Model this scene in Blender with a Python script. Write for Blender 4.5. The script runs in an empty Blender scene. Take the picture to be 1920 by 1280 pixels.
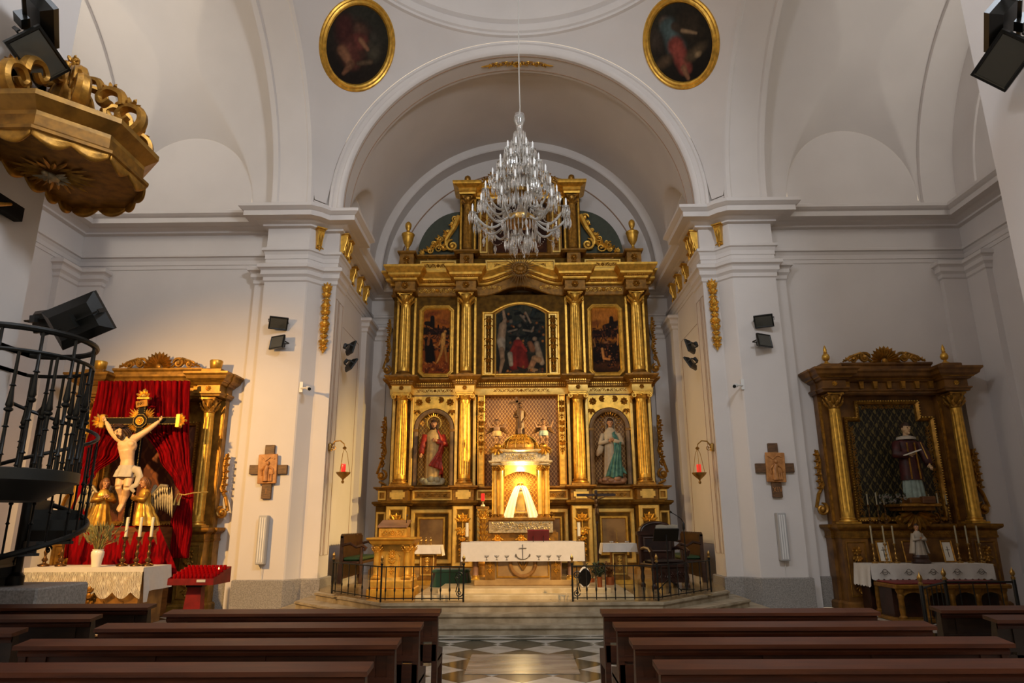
import bpy, math, random
import numpy as np
from mathutils import Vector, Matrix
PI = math.pi
random.seed(7)
SC = bpy.context.scene
COL = SC.collection

# ------------------------------------------------------------------ camera
FPX, EYE = 1280.0, 1.65
PITCH, ROLL, YAW = math.radians(15.05), math.radians(0.3), math.radians(-0.65)
_f = Vector((math.sin(YAW)*math.cos(PITCH), math.cos(YAW)*math.cos(PITCH), math.sin(PITCH)))
_r = Vector((math.cos(YAW), -math.sin(YAW), 0.0))
_u = _r.cross(_f)
CR = _r*math.cos(ROLL) - _u*math.sin(ROLL)
CU = _u*math.cos(ROLL) + _r*math.sin(ROLL)
CF = _f
CAM = Vector((0, 0, EYE))
cam = bpy.data.cameras.new('camera'); cam.sensor_width = 36.0; cam.lens = 36.0*FPX/1920.0
cam.clip_start = 0.05; cam.clip_end = 200
camo = bpy.data.objects.new('camera', cam); COL.objects.link(camo)
m = Matrix((CR, CU, -CF)).transposed().to_4x4(); m.translation = CAM
camo.matrix_world = m
SC.camera = camo

# ------------------------------------------------------------------ world, daylight, exposure
vs = SC.view_settings
vs.view_transform = 'Standard'; vs.look = 'None'; vs.gamma = 1.0; vs.use_curve_mapping = False
vs.exposure = -0.06
W = bpy.data.worlds.new('daylight'); SC.world = W; W.use_nodes = True
W.node_tree.nodes['Background'].inputs[0].default_value = (1.0, 0.79, 0.52, 1)
W.node_tree.nodes['Background'].inputs[1].default_value = 1.2
def area(name, loc, target, sx, sy, power, color):
    l = bpy.data.lights.new(name, 'AREA'); l.shape = 'RECTANGLE'; l.size = sx; l.size_y = sy
    l.energy = power; l.color = color
    o = bpy.data.objects.new(name, l); COL.objects.link(o); o.location = loc
    o.rotation_euler = (Vector(target)-Vector(loc)).to_track_quat('-Z', 'Y').to_euler()
    return o
def spot(name, loc, target, power, color, angle, blend=0.6, radius=0.12):
    l = bpy.data.lights.new(name, 'SPOT'); l.energy = power; l.color = color
    l.spot_size = math.radians(angle); l.spot_blend = blend; l.shadow_soft_size = radius
    o = bpy.data.objects.new(name, l); COL.objects.link(o); o.location = loc
    o.rotation_euler = (Vector(target)-Vector(loc)).to_track_quat('-Z', 'Y').to_euler()
    return o
DAY = (0.93, 0.95, 1.0); WARM = (1.0, 0.60, 0.22)
# area lights for daylight from unseen nave windows and dome lantern
area('nave_window_light_right', (3.7, 2.0, 10.6), (-5.2, 14.6, 8.0), 1.5, 1.7, 620, (0.82, 0.90, 1.0))
area('nave_window_light_left', (-3.7, 2.0, 10.6), (5.2, 14.6, 8.0), 1.5, 1.7, 230, (0.84, 0.90, 1.0))
area('lantern_light', (0, 10.5, 18.0), (0, 10.5, 0), 1.6, 1.6, 25, (1.0, 0.88, 0.72))
area('left_transept_window_light', (-10.2, 10.5, 11.0), (-7.0, 12.5, 11.6), 1.8, 1.8, 160, (1.0, 0.90, 0.74))  # unseen fill added to brighten the left transept vault
area('right_transept_window_light', (10.2, 10.5, 11.0), (7.0, 12.5, 11.6), 1.8, 1.8, 88, (1.0, 0.94, 0.84))  # weaker fill added for the right vault, no source in view
# warm floodlights of the church
spot('side_altar_flood_light', (-8.4, 7.4, 5.4), (-6.3, 15.0, 1.7), 3400, (1.0, 0.57, 0.18), 77, 1.0, 0.1)
spot('chancel_flood_light_right', (3.8, 15.9, 5.6), (-2.2, 18.6, 1.8), 3000, (1.0, 0.66, 0.23), 68, 0.9, 0.1)
spot('chancel_flood_light_left', (-3.9, 15.9, 5.9), (1.6, 18.2, 3.4), 700, (1.0, 0.66, 0.26), 80, 0.9, 0.1)
spot('altar_flood_light', (4.25, 6.45, 6.1), (-1.0, 14.4, 1.0), 3500, (1.0, 0.62, 0.24), 31, 0.8, 0.1)

# ------------------------------------------------------------------ pixel rays
def ray(u, v):
    return CF + CR*((u-960)/FPX) + CU*((640-v)/FPX)
def at(u, v, Y):
    d = ray(u, v); return CAM + d*(Y/d.y)
def atX(u, v, X):
    d = ray(u, v); return CAM + d*(X/d.x)
def atZ(u, v, Z):
    d = ray(u, v); return CAM + d*((Z-EYE)/d.z)

# ------------------------------------------------------------------ mesh builder
class MB:
    def __init__(s): s.v = []; s.f = []
    def add(s, vs, fs):
        b = len(s.v); s.v.extend(tuple(p) for p in vs); s.f.extend(tuple(i+b for i in f) for f in fs); return s
    def merge(s, o, M=None):
        return s.add([M @ Vector(p) for p in o.v] if M is not None else o.v, o.f)
    def xf(s, M):
        s.v = [tuple(M @ Vector(p)) for p in s.v]; return s
    def move(s, x, y, z): return s.xf(Matrix.Translation((x, y, z)))
    def bx(s, x0, x1, y0, y1, z0, z1):
        return s.add([(x0,y0,z0),(x1,y0,z0),(x1,y1,z0),(x0,y1,z0),(x0,y0,z1),(x1,y0,z1),(x1,y1,z1),(x0,y1,z1)],
                     [(0,3,2,1),(4,5,6,7),(0,1,5,4),(1,2,6,5),(2,3,7,6),(3,0,4,7)])
    def cbx(s, x0, x1, y0, y1, z0, z1, c):
        # box with chamfered upright and top/bottom front edges
        pts = [(x0+c,y0),(x1-c,y0),(x1,y0+c),(x1,y1),(x0,y1),(x0,y0+c)]
        n = 6
        ins = [(x0+2*c,y0+c),(x1-2*c,y0+c),(x1-c,y0+2*c),(x1-c,y1),(x0+c,y1),(x0+c,y0+2*c)]
        V = [(x,y,z0) for x,y in ins]+[(x,y,z0+c) for x,y in pts]+[(x,y,z1-c) for x,y in pts]+[(x,y,z1) for x,y in ins]
        F = [tuple(range(n-1,-1,-1)), tuple(range(3*n,4*n))]
        for k in range(3):
            for i in range(n):
                j = (i+1)%n; F.append((k*n+i, k*n+j, (k+1)*n+j, (k+1)*n+i))
        return s.add(V, F)
    def lathe(s, prof, seg=16, c=(0,0,0), sx=1.0, sy=1.0, rot=0.0, cap=True):
        n = len(prof); V = []; F = []
        for r, z in prof:
            for i in range(seg):
                a = 2*PI*i/seg+rot; V.append((c[0]+r*sx*math.cos(a), c[1]+r*sy*math.sin(a), c[2]+z))
        for k in range(n-1):
            for i in range(seg):
                j = (i+1)%seg; F.append((k*seg+i, k*seg+j, (k+1)*seg+j, (k+1)*seg+i))
        if cap:
            F.append(tuple(range(seg-1,-1,-1))); F.append(tuple((n-1)*seg+i for i in range(seg)))
        return s.add(V, F)
    def tube(s, pts, r, seg=6, closed=False, cap=True, flat=1.0):
        pts = [Vector(p) for p in pts]; n = len(pts)
        rs = [r]*n if isinstance(r, (int, float)) else list(r)
        V = []; F = []; prev = None
        for i in range(n):
            if closed: t = pts[(i+1)%n]-pts[i-1]
            else: t = pts[min(i+1,n-1)]-pts[max(i-1,0)]
            if t.length < 1e-9: t = Vector((0,0,1))
            t.normalize()
            if prev is None:
                a = Vector((0,1,0)) if abs(t.y) < 0.9 else Vector((1,0,0))
                nr = (a - t*a.dot(t)).normalized()
            else:
                nr = prev - t*prev.dot(t)
                nr = nr.normalized() if nr.length > 1e-6 else t.orthogonal().normalized()
            prev = nr; b = t.cross(nr)
            for k in range(seg):
                an = 2*PI*k/seg
                V.append(pts[i] + nr*(math.cos(an)*rs[i]*flat) + b*(math.sin(an)*rs[i]))
        m = n if closed else n-1
        for i in range(m):
            j = (i+1)%n
            for k in range(seg):
                l = (k+1)%seg; F.append((i*seg+k, i*seg+l, j*seg+l, j*seg+k))
        if cap and not closed:
            F.append(tuple(range(seg-1,-1,-1))); F.append(tuple((n-1)*seg+k for k in range(seg)))
        return s.add(V, F)
    def prism_y(s, poly, y0, y1):
        n = len(poly)
        V = [(x,y0,z) for x,z in poly]+[(x,y1,z) for x,z in poly]
        F = [tuple(range(n)), tuple(range(2*n-1,n-1,-1))]
        for i in range(n):
            j = (i+1)%n; F.append((i, i+n, j+n, j))
        return s.add(V, F)
    def prism_z(s, poly, z0, z1):
        n = len(poly)
        V = [(x,y,z0) for x,y in poly]+[(x,y,z1) for x,y in poly]
        F = [tuple(range(n-1,-1,-1)), tuple(range(n,2*n))]
        for i in range(n):
            j = (i+1)%n; F.append((i, j, j+n, i+n))
        return s.add(V, F)
    def loft(s, loops, cap=True, closed=True):
        n = len(loops[0]); b = []
        for L in loops: b.extend(L)
        F = []
        m = n if closed else n-1
        for k in range(len(loops)-1):
            for i in range(m):
                j = (i+1)%n; F.append((k*n+i, k*n+j, (k+1)*n+j, (k+1)*n+i))
        if cap and closed:
            F.append(tuple(range(n-1,-1,-1))); F.append(tuple((len(loops)-1)*n+i for i in range(n)))
        return s.add(b, F)
    def sweep(s, prof, path, closed=False, side=1.0):
        """moulding: profile (out, z) carried along a plan path with mitred corners"""
        n = len(path); loops = []
        P2 = [Vector((p[0],p[1])) for p in path]
        for i in range(n):
            def nrm(a, b):
                d = (b-a).normalized(); return Vector((d.y, -d.x))*side
            if closed: n0 = nrm(P2[i-1], P2[i]); n1 = nrm(P2[i], P2[(i+1)%n])
            else:
                n1 = nrm(P2[i], P2[i+1]) if i < n-1 else None
                n0 = nrm(P2[i-1], P2[i]) if i > 0 else n1
                if n1 is None: n1 = n0
            mi = (n0+n1)
            mi = mi/ max(0.15, mi.length_squared)*2 if mi.length_squared > 1e-6 else n0
            loops.append([(P2[i].x+mi.x*o, P2[i].y+mi.y*o, z) for o, z in prof])
        if closed: loops.append(loops[0])
        return s.loft(loops, cap=False, closed=False)
    def frame(s, poly, prof, y=0.0):
        """picture frame: closed polygon (x,z) ccw, profile (inset, depth) with depth towards -y"""
        n = len(poly); Q = [Vector(p) for p in poly]; loops = []
        for i in range(n):
            d0 = (Q[i]-Q[i-1]).normalized(); d1 = (Q[(i+1)%n]-Q[i]).normalized()
            n0 = Vector((-d0.y, d0.x)); n1 = Vector((-d1.y, d1.x)); mi = n0+n1
            mi = mi/max(0.2, mi.length_squared)*2
            loops.append([(Q[i].x+mi.x*o, y-d, Q[i].y+mi.y*o) for o, d in prof])
        loops.append(loops[0])
        return s.loft(loops, cap=False, closed=False)
    def ball(s, c, r, seg=10, rings=6):
        rx, ry, rz = (r,r,r) if isinstance(r,(int,float)) else r
        V = [(c[0],c[1],c[2]-rz)]; F = []
        for k in range(1, rings):
            t = PI*k/rings; 
            for i in range(seg):
                a = 2*PI*i/seg
                V.append((c[0]+rx*math.sin(t)*math.cos(a), c[1]+ry*math.sin(t)*math.sin(a), c[2]-rz*math.cos(t)))
        V.append((c[0],c[1],c[2]+rz)); top = len(V)-1
        for i in range(seg):
            j = (i+1)%seg
            F.append((0,1+j,1+i)); F.append((top, 1+(rings-2)*seg+i, 1+(rings-2)*seg+j))
            for k in range(rings-2):
                F.append((1+k*seg+i,1+k*seg+j,1+(k+1)*seg+j,1+(k+1)*seg+i))
        return s.add(V, F)
    def grid(s, fn, nu, nv):
        V = [fn(i/nu, j/nv) for j in range(nv+1) for i in range(nu+1)]
        F = [(j*(nu+1)+i, j*(nu+1)+i+1, (j+1)*(nu+1)+i+1, (j+1)*(nu+1)+i) for j in range(nv) for i in range(nu)]
        return s.add(V, F)
    def leaf(s, base, tip, w, th=0.3, n=(0,-1,0)):
        """pointed cupped leaf from base to tip, normal towards the viewer"""
        b = Vector(base); t = Vector(tip); d = t-b; nn = Vector(n).normalized()
        sd = d.cross(nn); 
        if sd.length < 1e-9: sd = Vector((1,0,0))
        sd.normalize(); h = nn*(w*th)
        m1 = b+d*0.35; m2 = b+d*0.75
        V = [b, m1-sd*w*0.5, m1+h*1.6, m1+sd*w*0.5, m2-sd*w*0.36+h, m2+h*2.2, m2+sd*w*0.36+h, t+h*1.2]
        F = [(0,2,1),(0,3,2),(1,2,5,4),(2,3,6,5),(4,5,7),(5,6,7)]
        return s.add(V, F)
    def box_on(s, a, b, w, h, up=(0,0,1)):
        """bar of section w x h from a to b"""
        a = Vector(a); b = Vector(b); t = (b-a).normalized(); u = Vector(up)
        sd = t.cross(u)
        if sd.length < 1e-6: sd = t.orthogonal()
        sd.normalize(); u = sd.cross(t)
        V = []
        for p in (a, b):
            for i, j in ((-1,-1),(1,-1),(1,1),(-1,1)): V.append(p+sd*(i*w/2)+u*(j*h/2))
        return s.add(V, [(3,2,1,0),(4,5,6,7),(0,1,5,4),(1,2,6,5),(2,3,7,6),(3,0,4,7)])
    def mesh(s, name, mat, smooth=35):
        me = bpy.data.meshes.new(name); me.from_pydata(s.v, [], s.f)
        if smooth:
            me.polygons.foreach_set('use_smooth', [True]*len(me.polygons))
            try: me.set_sharp_from_angle(angle=math.radians(smooth))
            except Exception: pass
        me.materials.append(M[mat] if isinstance(mat, str) else mat)
        me.update(); return me
    def build(s, name, mat, parent=None, smooth=35, loc=None, rot=None):
        o = bpy.data.objects.new(name, s.mesh(name, mat, smooth)); COL.objects.link(o)
        if parent is not None: o.parent = parent
        if loc is not None: o.location = loc
        if rot is not None: o.rotation_euler = rot
        return o

def inst(name, me, parent=None, loc=(0,0,0), rot=(0,0,0), sc=(1,1,1)):
    o = bpy.data.objects.new(name, me); COL.objects.link(o); o.parent = parent
    o.location = loc; o.rotation_euler = rot; o.scale = sc; return o
def tag(o, label, cat, group=None):
    o['label'] = label; o['category'] = cat
    if group: o['group'] = group
    return o
def thing(name, label, cat, loc=(0,0,0), rotz=0.0, group=None):
    o = bpy.data.objects.new(name, None); COL.objects.link(o); o.empty_display_size = 0.1
    o.location = loc; o.rotation_euler = (0,0,rotz); return tag(o, label, cat, group)
def struct(name, mb, mat, smooth=35, parent=None):
    o = mb.build(name, mat, parent, smooth)
    if parent is None: o['kind'] = 'structure'
    return o
def dup(root, loc=None, rotz=None, label=None, group=None, sc=None):
    r = root.copy(); COL.objects.link(r)
    if loc is not None: r.location = loc
    if rotz is not None: r.rotation_euler = (0,0,rotz)
    if label: r['label'] = label
    if group: r['group'] = group
    if sc is not None: r.scale = sc
    for ch in list(root.children):
        c = ch.copy(); COL.objects.link(c); c.parent = r
        for g in ch.children:
            d = g.copy(); COL.objects.link(d); d.parent = c
    return r
def T(x, y, z): return Matrix.Translation((x, y, z))
def RZ(a): return Matrix.Rotation(a, 4, 'Z')
def RX(a): return Matrix.Rotation(a, 4, 'X')
def RY(a): return Matrix.Rotation(a, 4, 'Y')
def SX(x, y, z): return Matrix.Diagonal((x, y, z, 1))
def arcpts(cx, cz, r, a0, a1, n):
    return [(cx+r*math.cos(a0+(a1-a0)*i/n), cz+r*math.sin(a0+(a1-a0)*i/n)) for i in range(n+1)]

# ------------------------------------------------------------------ materials
M = {}
def lin(c): return tuple((x/12.92 if x <= 0.04045 else ((x+0.055)/1.055)**2.4) for x in c)
def hexc(h): return lin(tuple(int(h[i:i+2],16)/255 for i in (0,2,4)))
def mat(name, col, rough=0.6, metal=0.0, noise=0.0, nscale=8.0, bump=0.0, bscale=40.0, spec=0.5, trans=0.0, emit=None, estr=0.0, col2=None, sheen=0.0, ior=None, detail=4.0, stretch=None):
    m = bpy.data.materials.new(name); m.use_nodes = True; nt = m.node_tree; N = nt.nodes; L = nt.links
    b = N['Principled BSDF']
    c = hexc(col) if isinstance(col, str) else col
    b.inputs['Base Color'].default_value = (*c, 1); b.inputs['Roughness'].default_value = rough
    b.inputs['Metallic'].default_value = metal; b.inputs['Specular IOR Level'].default_value = spec
    if trans: b.inputs['Transmission Weight'].default_value = trans
    if ior: b.inputs['IOR'].default_value = ior
    if sheen: b.inputs['Sheen Weight'].default_value = sheen
    if emit is not None:
        b.inputs['Emission Color'].default_value = (*emit, 1); b.inputs['Emission Strength'].default_value = estr
    if noise or bump or col2:
        tc = N.new('ShaderNodeTexCoord'); src = tc.outputs['Object']
        if stretch:
            mp = N.new('ShaderNodeMapping'); mp.inputs['Scale'].default_value = stretch
            L.new(src, mp.inputs[0]); src = mp.outputs[0]
    if noise or col2:
        nz = N.new('ShaderNodeTexNoise'); nz.inputs['Scale'].default_value = nscale; nz.inputs['Detail'].default_value = detail
        L.new(src, nz.inputs['Vector'])
        rp = N.new('ShaderNodeValToRGB'); c2 = hexc(col2) if isinstance(col2, str) else (col2 or tuple(x*(1-noise) for x in c))
        rp.color_ramp.elements[0].color = (*c2, 1); rp.color_ramp.elements[1].color = (*c, 1)
        rp.color_ramp.elements[0].position = 0.36; rp.color_ramp.elements[1].position = 0.64
        L.new(nz.outputs['Fac'], rp.inputs[0]); L.new(rp.outputs[0], b.inputs['Base Color'])
    if bump:
        n2 = N.new('ShaderNodeTexNoise'); n2.inputs['Scale'].default_value = bscale; n2.inputs['Detail'].default_value = 3
        L.new(src, n2.inputs['Vector'])
        bp = N.new('ShaderNodeBump'); bp.inputs['Strength'].default_value = bump; bp.inputs['Distance'].default_value = 0.02
        L.new(n2.outputs['Fac'], bp.inputs['Height']); L.new(bp.outputs[0], b.inputs['Normal'])
    M[name] = m; return m
mat('plaster', 'D2CBC6', 0.85, noise=0.05, nscale=0.9, bump=0.03, bscale=30)
mat('plaster_edge', '9A7C64', 0.8)
mat('granite', '97918A', 0.6, col2='78736E', nscale=45, bump=0.05)
mat('platform_marble', 'D2BE96', 0.3, col2='B8A276', nscale=4)
mat('altar_marble', 'B4925A', 0.35, col2='8A6A3C', nscale=2.5, detail=8)
mat('step_stone', 'A89A82', 0.5, col2='887A62', nscale=5, bump=0.04)
mat('white_marble', 'BDB8AE', 0.16, col2='A49E92', nscale=3.5, detail=8)
mat('green_marble', '3A3D34', 0.14, col2='20241E', nscale=5, detail=8)
mat('slab_marble', '938B80', 0.25, col2='5E574F', nscale=1.6, detail=7, stretch=(1,3,1))
mat('gold', 'E4B048', 0.38, 0.7, noise=0.35, nscale=9, bump=0.05)
mat('gold_pale', 'E6BE63', 0.40, 0.55, noise=0.25, nscale=7)
mat('gold_dark', 'B58230', 0.42, 0.65, noise=0.5, nscale=11, bump=0.1)
mat('gold_old', '94661E', 0.5, 0.5, noise=0.45, nscale=10)
mat('silver_gilt', 'CDB891', 0.35, 0.6, noise=0.4, nscale=20, bump=0.1)
mat('faux_olive', '6E4E16', 0.75, col2='4C340C', nscale=6, detail=7, spec=0.15)
mat('faux_amber', '9A6C2C', 0.45, col2='6B4619', nscale=5, detail=8)
mat('faux_marble', '9E773C', 0.45, col2='6E4C1C', nscale=2.2, detail=9)
mat('faux_grey', '86683E', 0.5, col2='664A28', nscale=5)
mat('tympanum', '3E4436', 0.7, noise=0.2)
mat('wood_brown', '6E4420', 0.42, col2='4E2D12', nscale=4, detail=6, stretch=(1,1,6))
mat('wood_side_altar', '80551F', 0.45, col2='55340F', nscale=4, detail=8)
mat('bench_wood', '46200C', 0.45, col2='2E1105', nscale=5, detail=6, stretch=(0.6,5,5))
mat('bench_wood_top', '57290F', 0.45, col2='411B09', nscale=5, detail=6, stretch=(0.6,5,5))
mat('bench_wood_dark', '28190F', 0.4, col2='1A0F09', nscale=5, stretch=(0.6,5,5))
mat('dark_wood', '3A1F14', 0.38, col2='221009', nscale=6, detail=6)
mat('station_wood', '6B4A2A', 0.55, col2='4E341B', nscale=8, stretch=(1,1,4))
mat('station_relief', 'BC8146', 0.5, col2='9C6530', nscale=9, bump=0.1)
mat('iron', '1B1C1B', 0.42, 0.5, noise=0.3, nscale=20, bump=0.05)
mat('iron_grey', '2A2B29', 0.5, 0.4)
mat('lamp_black', '151716', 0.35, 0.1)
mat('lamp_glass', '4A4A44', 0.15, 0.0, spec=0.8)
mat('white_plastic', 'D8D6D2', 0.4)
mat('grey_plastic', 'A9A7A6', 0.5)
mat('velvet', '86020A', 0.9, col2='4E0105', nscale=7, spec=0.08, stretch=(3,3,0.4))
mat('velvet_green', '24462A', 0.9, sheen=0.4)
mat('red_paint', '8E1616', 0.5, col2='6E0E0E', nscale=6)
mat('red_glass', 'C00F14', 0.12, trans=0.4)
mat('red_glow', 'D01018', 0.2, emit=(1.0,0.05,0.03), estr=0.6)
mat('flame', 'FFD890', 0.5, emit=(1.0,0.5,0.15), estr=6)
mat('linen', 'CFC8BF', 0.9, noise=0.05, nscale=14, bump=0.05, bscale=60)
mat('curtain_white', 'F2E8D2', 0.8, emit=(1.0,0.80,0.42), estr=0.0)
mat('thread', '5B5348', 0.9)
mat('wax', 'DDD2B4', 0.5)
mat('wax_dim', 'A59A7C', 0.5)
mat('ceramic', 'E4DCCB', 0.2)
mat('brass', 'B08A4A', 0.3, 0.85, noise=0.3, nscale=20)
mat('bronze', '6B4A25', 0.38, 0.7, noise=0.3, nscale=20)
mat('copper', 'B96F45', 0.3, 0.85)
mat('skin', 'C08C63', 0.5, noise=0.1, nscale=10)
mat('skin_pale', 'D6B083', 0.5, noise=0.12, nscale=12)
mat('skin_dark', '7E5C40', 0.55)
mat('hair', '38200F', 0.6)
mat('hair_gold', '6A4018', 0.5)
mat('ink', '100C09', 0.75, spec=0.2)
mat('robe_cream', 'BE9C62', 0.6, noise=0.25, nscale=14)
mat('robe_red', 'A02A1C', 0.55, col2='7A180F', nscale=16)
mat('robe_white', 'B7A78C', 0.6, noise=0.15, nscale=12)
mat('robe_teal', '4E8478', 0.6, col2='2F5D56', nscale=8)
mat('robe_bronze', '6E4A26', 0.5, noise=0.4, nscale=14)
mat('robe_maroon', '4A1614', 0.55, col2='2A0C0B', nscale=9)
mat('robe_grey', '8FA096', 0.6, noise=0.3, nscale=9)
mat('robe_linen', 'B3A897', 0.6, noise=0.15)
mat('cloud', 'A8A48A', 0.7, noise=0.25, nscale=10)
mat('wing_silver', 'A99C80', 0.4, 0.5, noise=0.35, nscale=20)
mat('foliage', '2F3C22', 0.7, noise=0.4, nscale=20)
mat('dry_grass', '9A8B52', 0.7, col2='6B6A3C', nscale=20)
mat('flower_pale', '8A7F74', 0.7)
mat('bulb', 'E4E2DE', 0.35)
mat('crystal', 'E2DFD9', 0.06, trans=0.8, ior=1.45, spec=0.8)
mat('crystal_arm', 'D2CEC6', 0.12, trans=0.5, ior=1.4)
mat('cable', 'A7A198', 0.6)
mat('gold_leaf', 'E3AA3E', 0.42, 0.35, noise=0.3, nscale=8)
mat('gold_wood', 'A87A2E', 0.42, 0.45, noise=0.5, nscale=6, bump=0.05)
mat('paper', 'D9D2C2', 0.8)
mat('book_red', '6A1517', 0.5)
mat('leather', '2B1710', 0.5, col2='1B0D08', nscale=10)
mat('leather_green', '1F3B22', 0.5)
mat('rose_marble', '9A7358', 0.3, col2='7D5A42', nscale=4, detail=8)
mat('window_glass', 'DDE3E8', 0.2, emit=(0.9,0.95,1.0), estr=2.0)  # self-glowing pane of the added frames
mat('black_metal', '131313', 0.4, 0.3)

def damask(name, bg, fg, scale, metal=0.3, rough=0.5, diamond=False):
    """woven damask: repeating ogee motif, in object coordinates x and z"""
    m = bpy.data.materials.new(name); m.use_nodes = True; nt = m.node_tree; N = nt.nodes; L = nt.links; b = N['Principled BSDF']
    tc = N.new('ShaderNodeTexCoord'); sp = N.new('ShaderNodeSeparateXYZ'); L.new(tc.outputs['Object'], sp.inputs[0])
    def mth(op, a, bb=None, c=None):
        n = N.new('ShaderNodeMath'); n.operation = op
        for i, q in enumerate((a, bb, c)):
            if q is None: continue
            if isinstance(q, (int, float)): n.inputs[i].default_value = q
            else: L.new(q, n.inputs[i])
        return n.outputs[0]
    x = mth('MULTIPLY', sp.outputs[0], scale); z = mth('MULTIPLY', sp.outputs[2], scale*0.72)
    s1 = mth('SINE', x); s2 = mth('SINE', z); c1 = mth('COSINE', mth('MULTIPLY', x, 2.0)); c2 = mth('COSINE', mth('MULTIPLY', z, 2.0))
    p = mth('ADD', mth('MULTIPLY', s1, s2), mth('MULTIPLY', mth('MULTIPLY', c1, c2), 0.6))
    s3 = mth('SINE', mth('ADD', mth('MULTIPLY', x, 3.0), mth('MULTIPLY', s2, 2.0)))
    p = mth('ADD', p, mth('MULTIPLY', s3, 0.45))
    if diamond:
        d = mth('ABSOLUTE', mth('SINE', mth('ADD', x, mth('MULTIPLY', z, 0.7)))); e = mth('ABSOLUTE', mth('SINE', mth('SUBTRACT', x, mth('MULTIPLY', z, 0.7))))
        ln = mth('MINIMUM', d, e); p = mth('MAXIMUM', mth('MULTIPLY', p, 0.55), mth('SUBTRACT', 0.62, mth('MULTIPLY', ln, 4.0)))
    rp = N.new('ShaderNodeValToRGB'); rp.color_ramp.elements[0].position = 0.22; rp.color_ramp.elements[1].position = 0.42
    rp.color_ramp.elements[0].color = (*hexc(bg), 1); rp.color_ramp.elements[1].color = (*hexc(fg), 1)
    L.new(p, rp.inputs[0]); L.new(rp.outputs[0], b.inputs['Base Color'])
    b.inputs['Roughness'].default_value = rough; b.inputs['Metallic'].default_value = metal
    M[name] = m
damask('damask_gold', 'A06818', 'EEB440', 64, 0.25)
damask('damask_rose', '7A5028', 'C89A5A', 64, 0.25)
damask('damask_dark', '16140C', '6A5A30', 30, 0.2, diamond=True)
damask('damask_brown', '5A2A10', '7A4018', 20, 0.1, 0.7)
# painted pictures: colours come from the picture's own colour attribute
pm = bpy.data.materials.new('oil_paint'); pm.use_nodes = True
_a = pm.node_tree.nodes.new('ShaderNodeAttribute'); _a.attribute_name = 'Col'
pm.node_tree.links.new(_a.outputs['Color'], pm.node_tree.nodes['Principled BSDF'].inputs['Base Color'])
pm.node_tree.nodes['Principled BSDF'].inputs['Roughness'].default_value = 0.7; pm.node_tree.nodes['Principled BSDF'].inputs['Specular IOR Level'].default_value = 0.15
M['oil_paint'] = pm
# lace: cloth with an openwork pattern
lm = bpy.data.materials.new('lace'); lm.use_nodes = True; nt = lm.node_tree; b = nt.nodes['Principled BSDF']
b.inputs['Base Color'].default_value = (*hexc('D8D0BE'), 1); b.inputs['Roughness'].default_value = 0.9
tc = nt.nodes.new('ShaderNodeTexCoord'); vo = nt.nodes.new('ShaderNodeTexVoronoi'); vo.inputs['Scale'].default_value = 11
vo.feature = 'F1'; mp = nt.nodes.new('ShaderNodeMapping'); mp.inputs['Scale'].default_value = (1, 0.01, 0.8)
nt.links.new(tc.outputs['Object'], mp.inputs[0]); nt.links.new(mp.outputs[0], vo.inputs['Vector'])
wv = nt.nodes.new('ShaderNodeTexWave'); wv.inputs['Scale'].default_value = 14; wv.inputs['Distortion'].default_value = 6
nt.links.new(mp.outputs[0], wv.inputs['Vector'])
ml = nt.nodes.new('ShaderNodeMath'); ml.operation = 'MULTIPLY'; nt.links.new(vo.outputs['Distance'], ml.inputs[0]); nt.links.new(wv.outputs['Fac'], ml.inputs[1])
rp = nt.nodes.new('ShaderNodeValToRGB'); rp.color_ramp.elements[0].position = 0.08; rp.color_ramp.elements[1].position = 0.26
rp.color_ramp.elements[0].color = (1,1,1,1); rp.color_ramp.elements[1].color = (0.35,0.35,0.35,1)
nt.links.new(ml.outputs[0], rp.inputs[0]); nt.links.new(rp.outputs[0], b.inputs['Alpha'])
M['lace'] = lm

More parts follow.
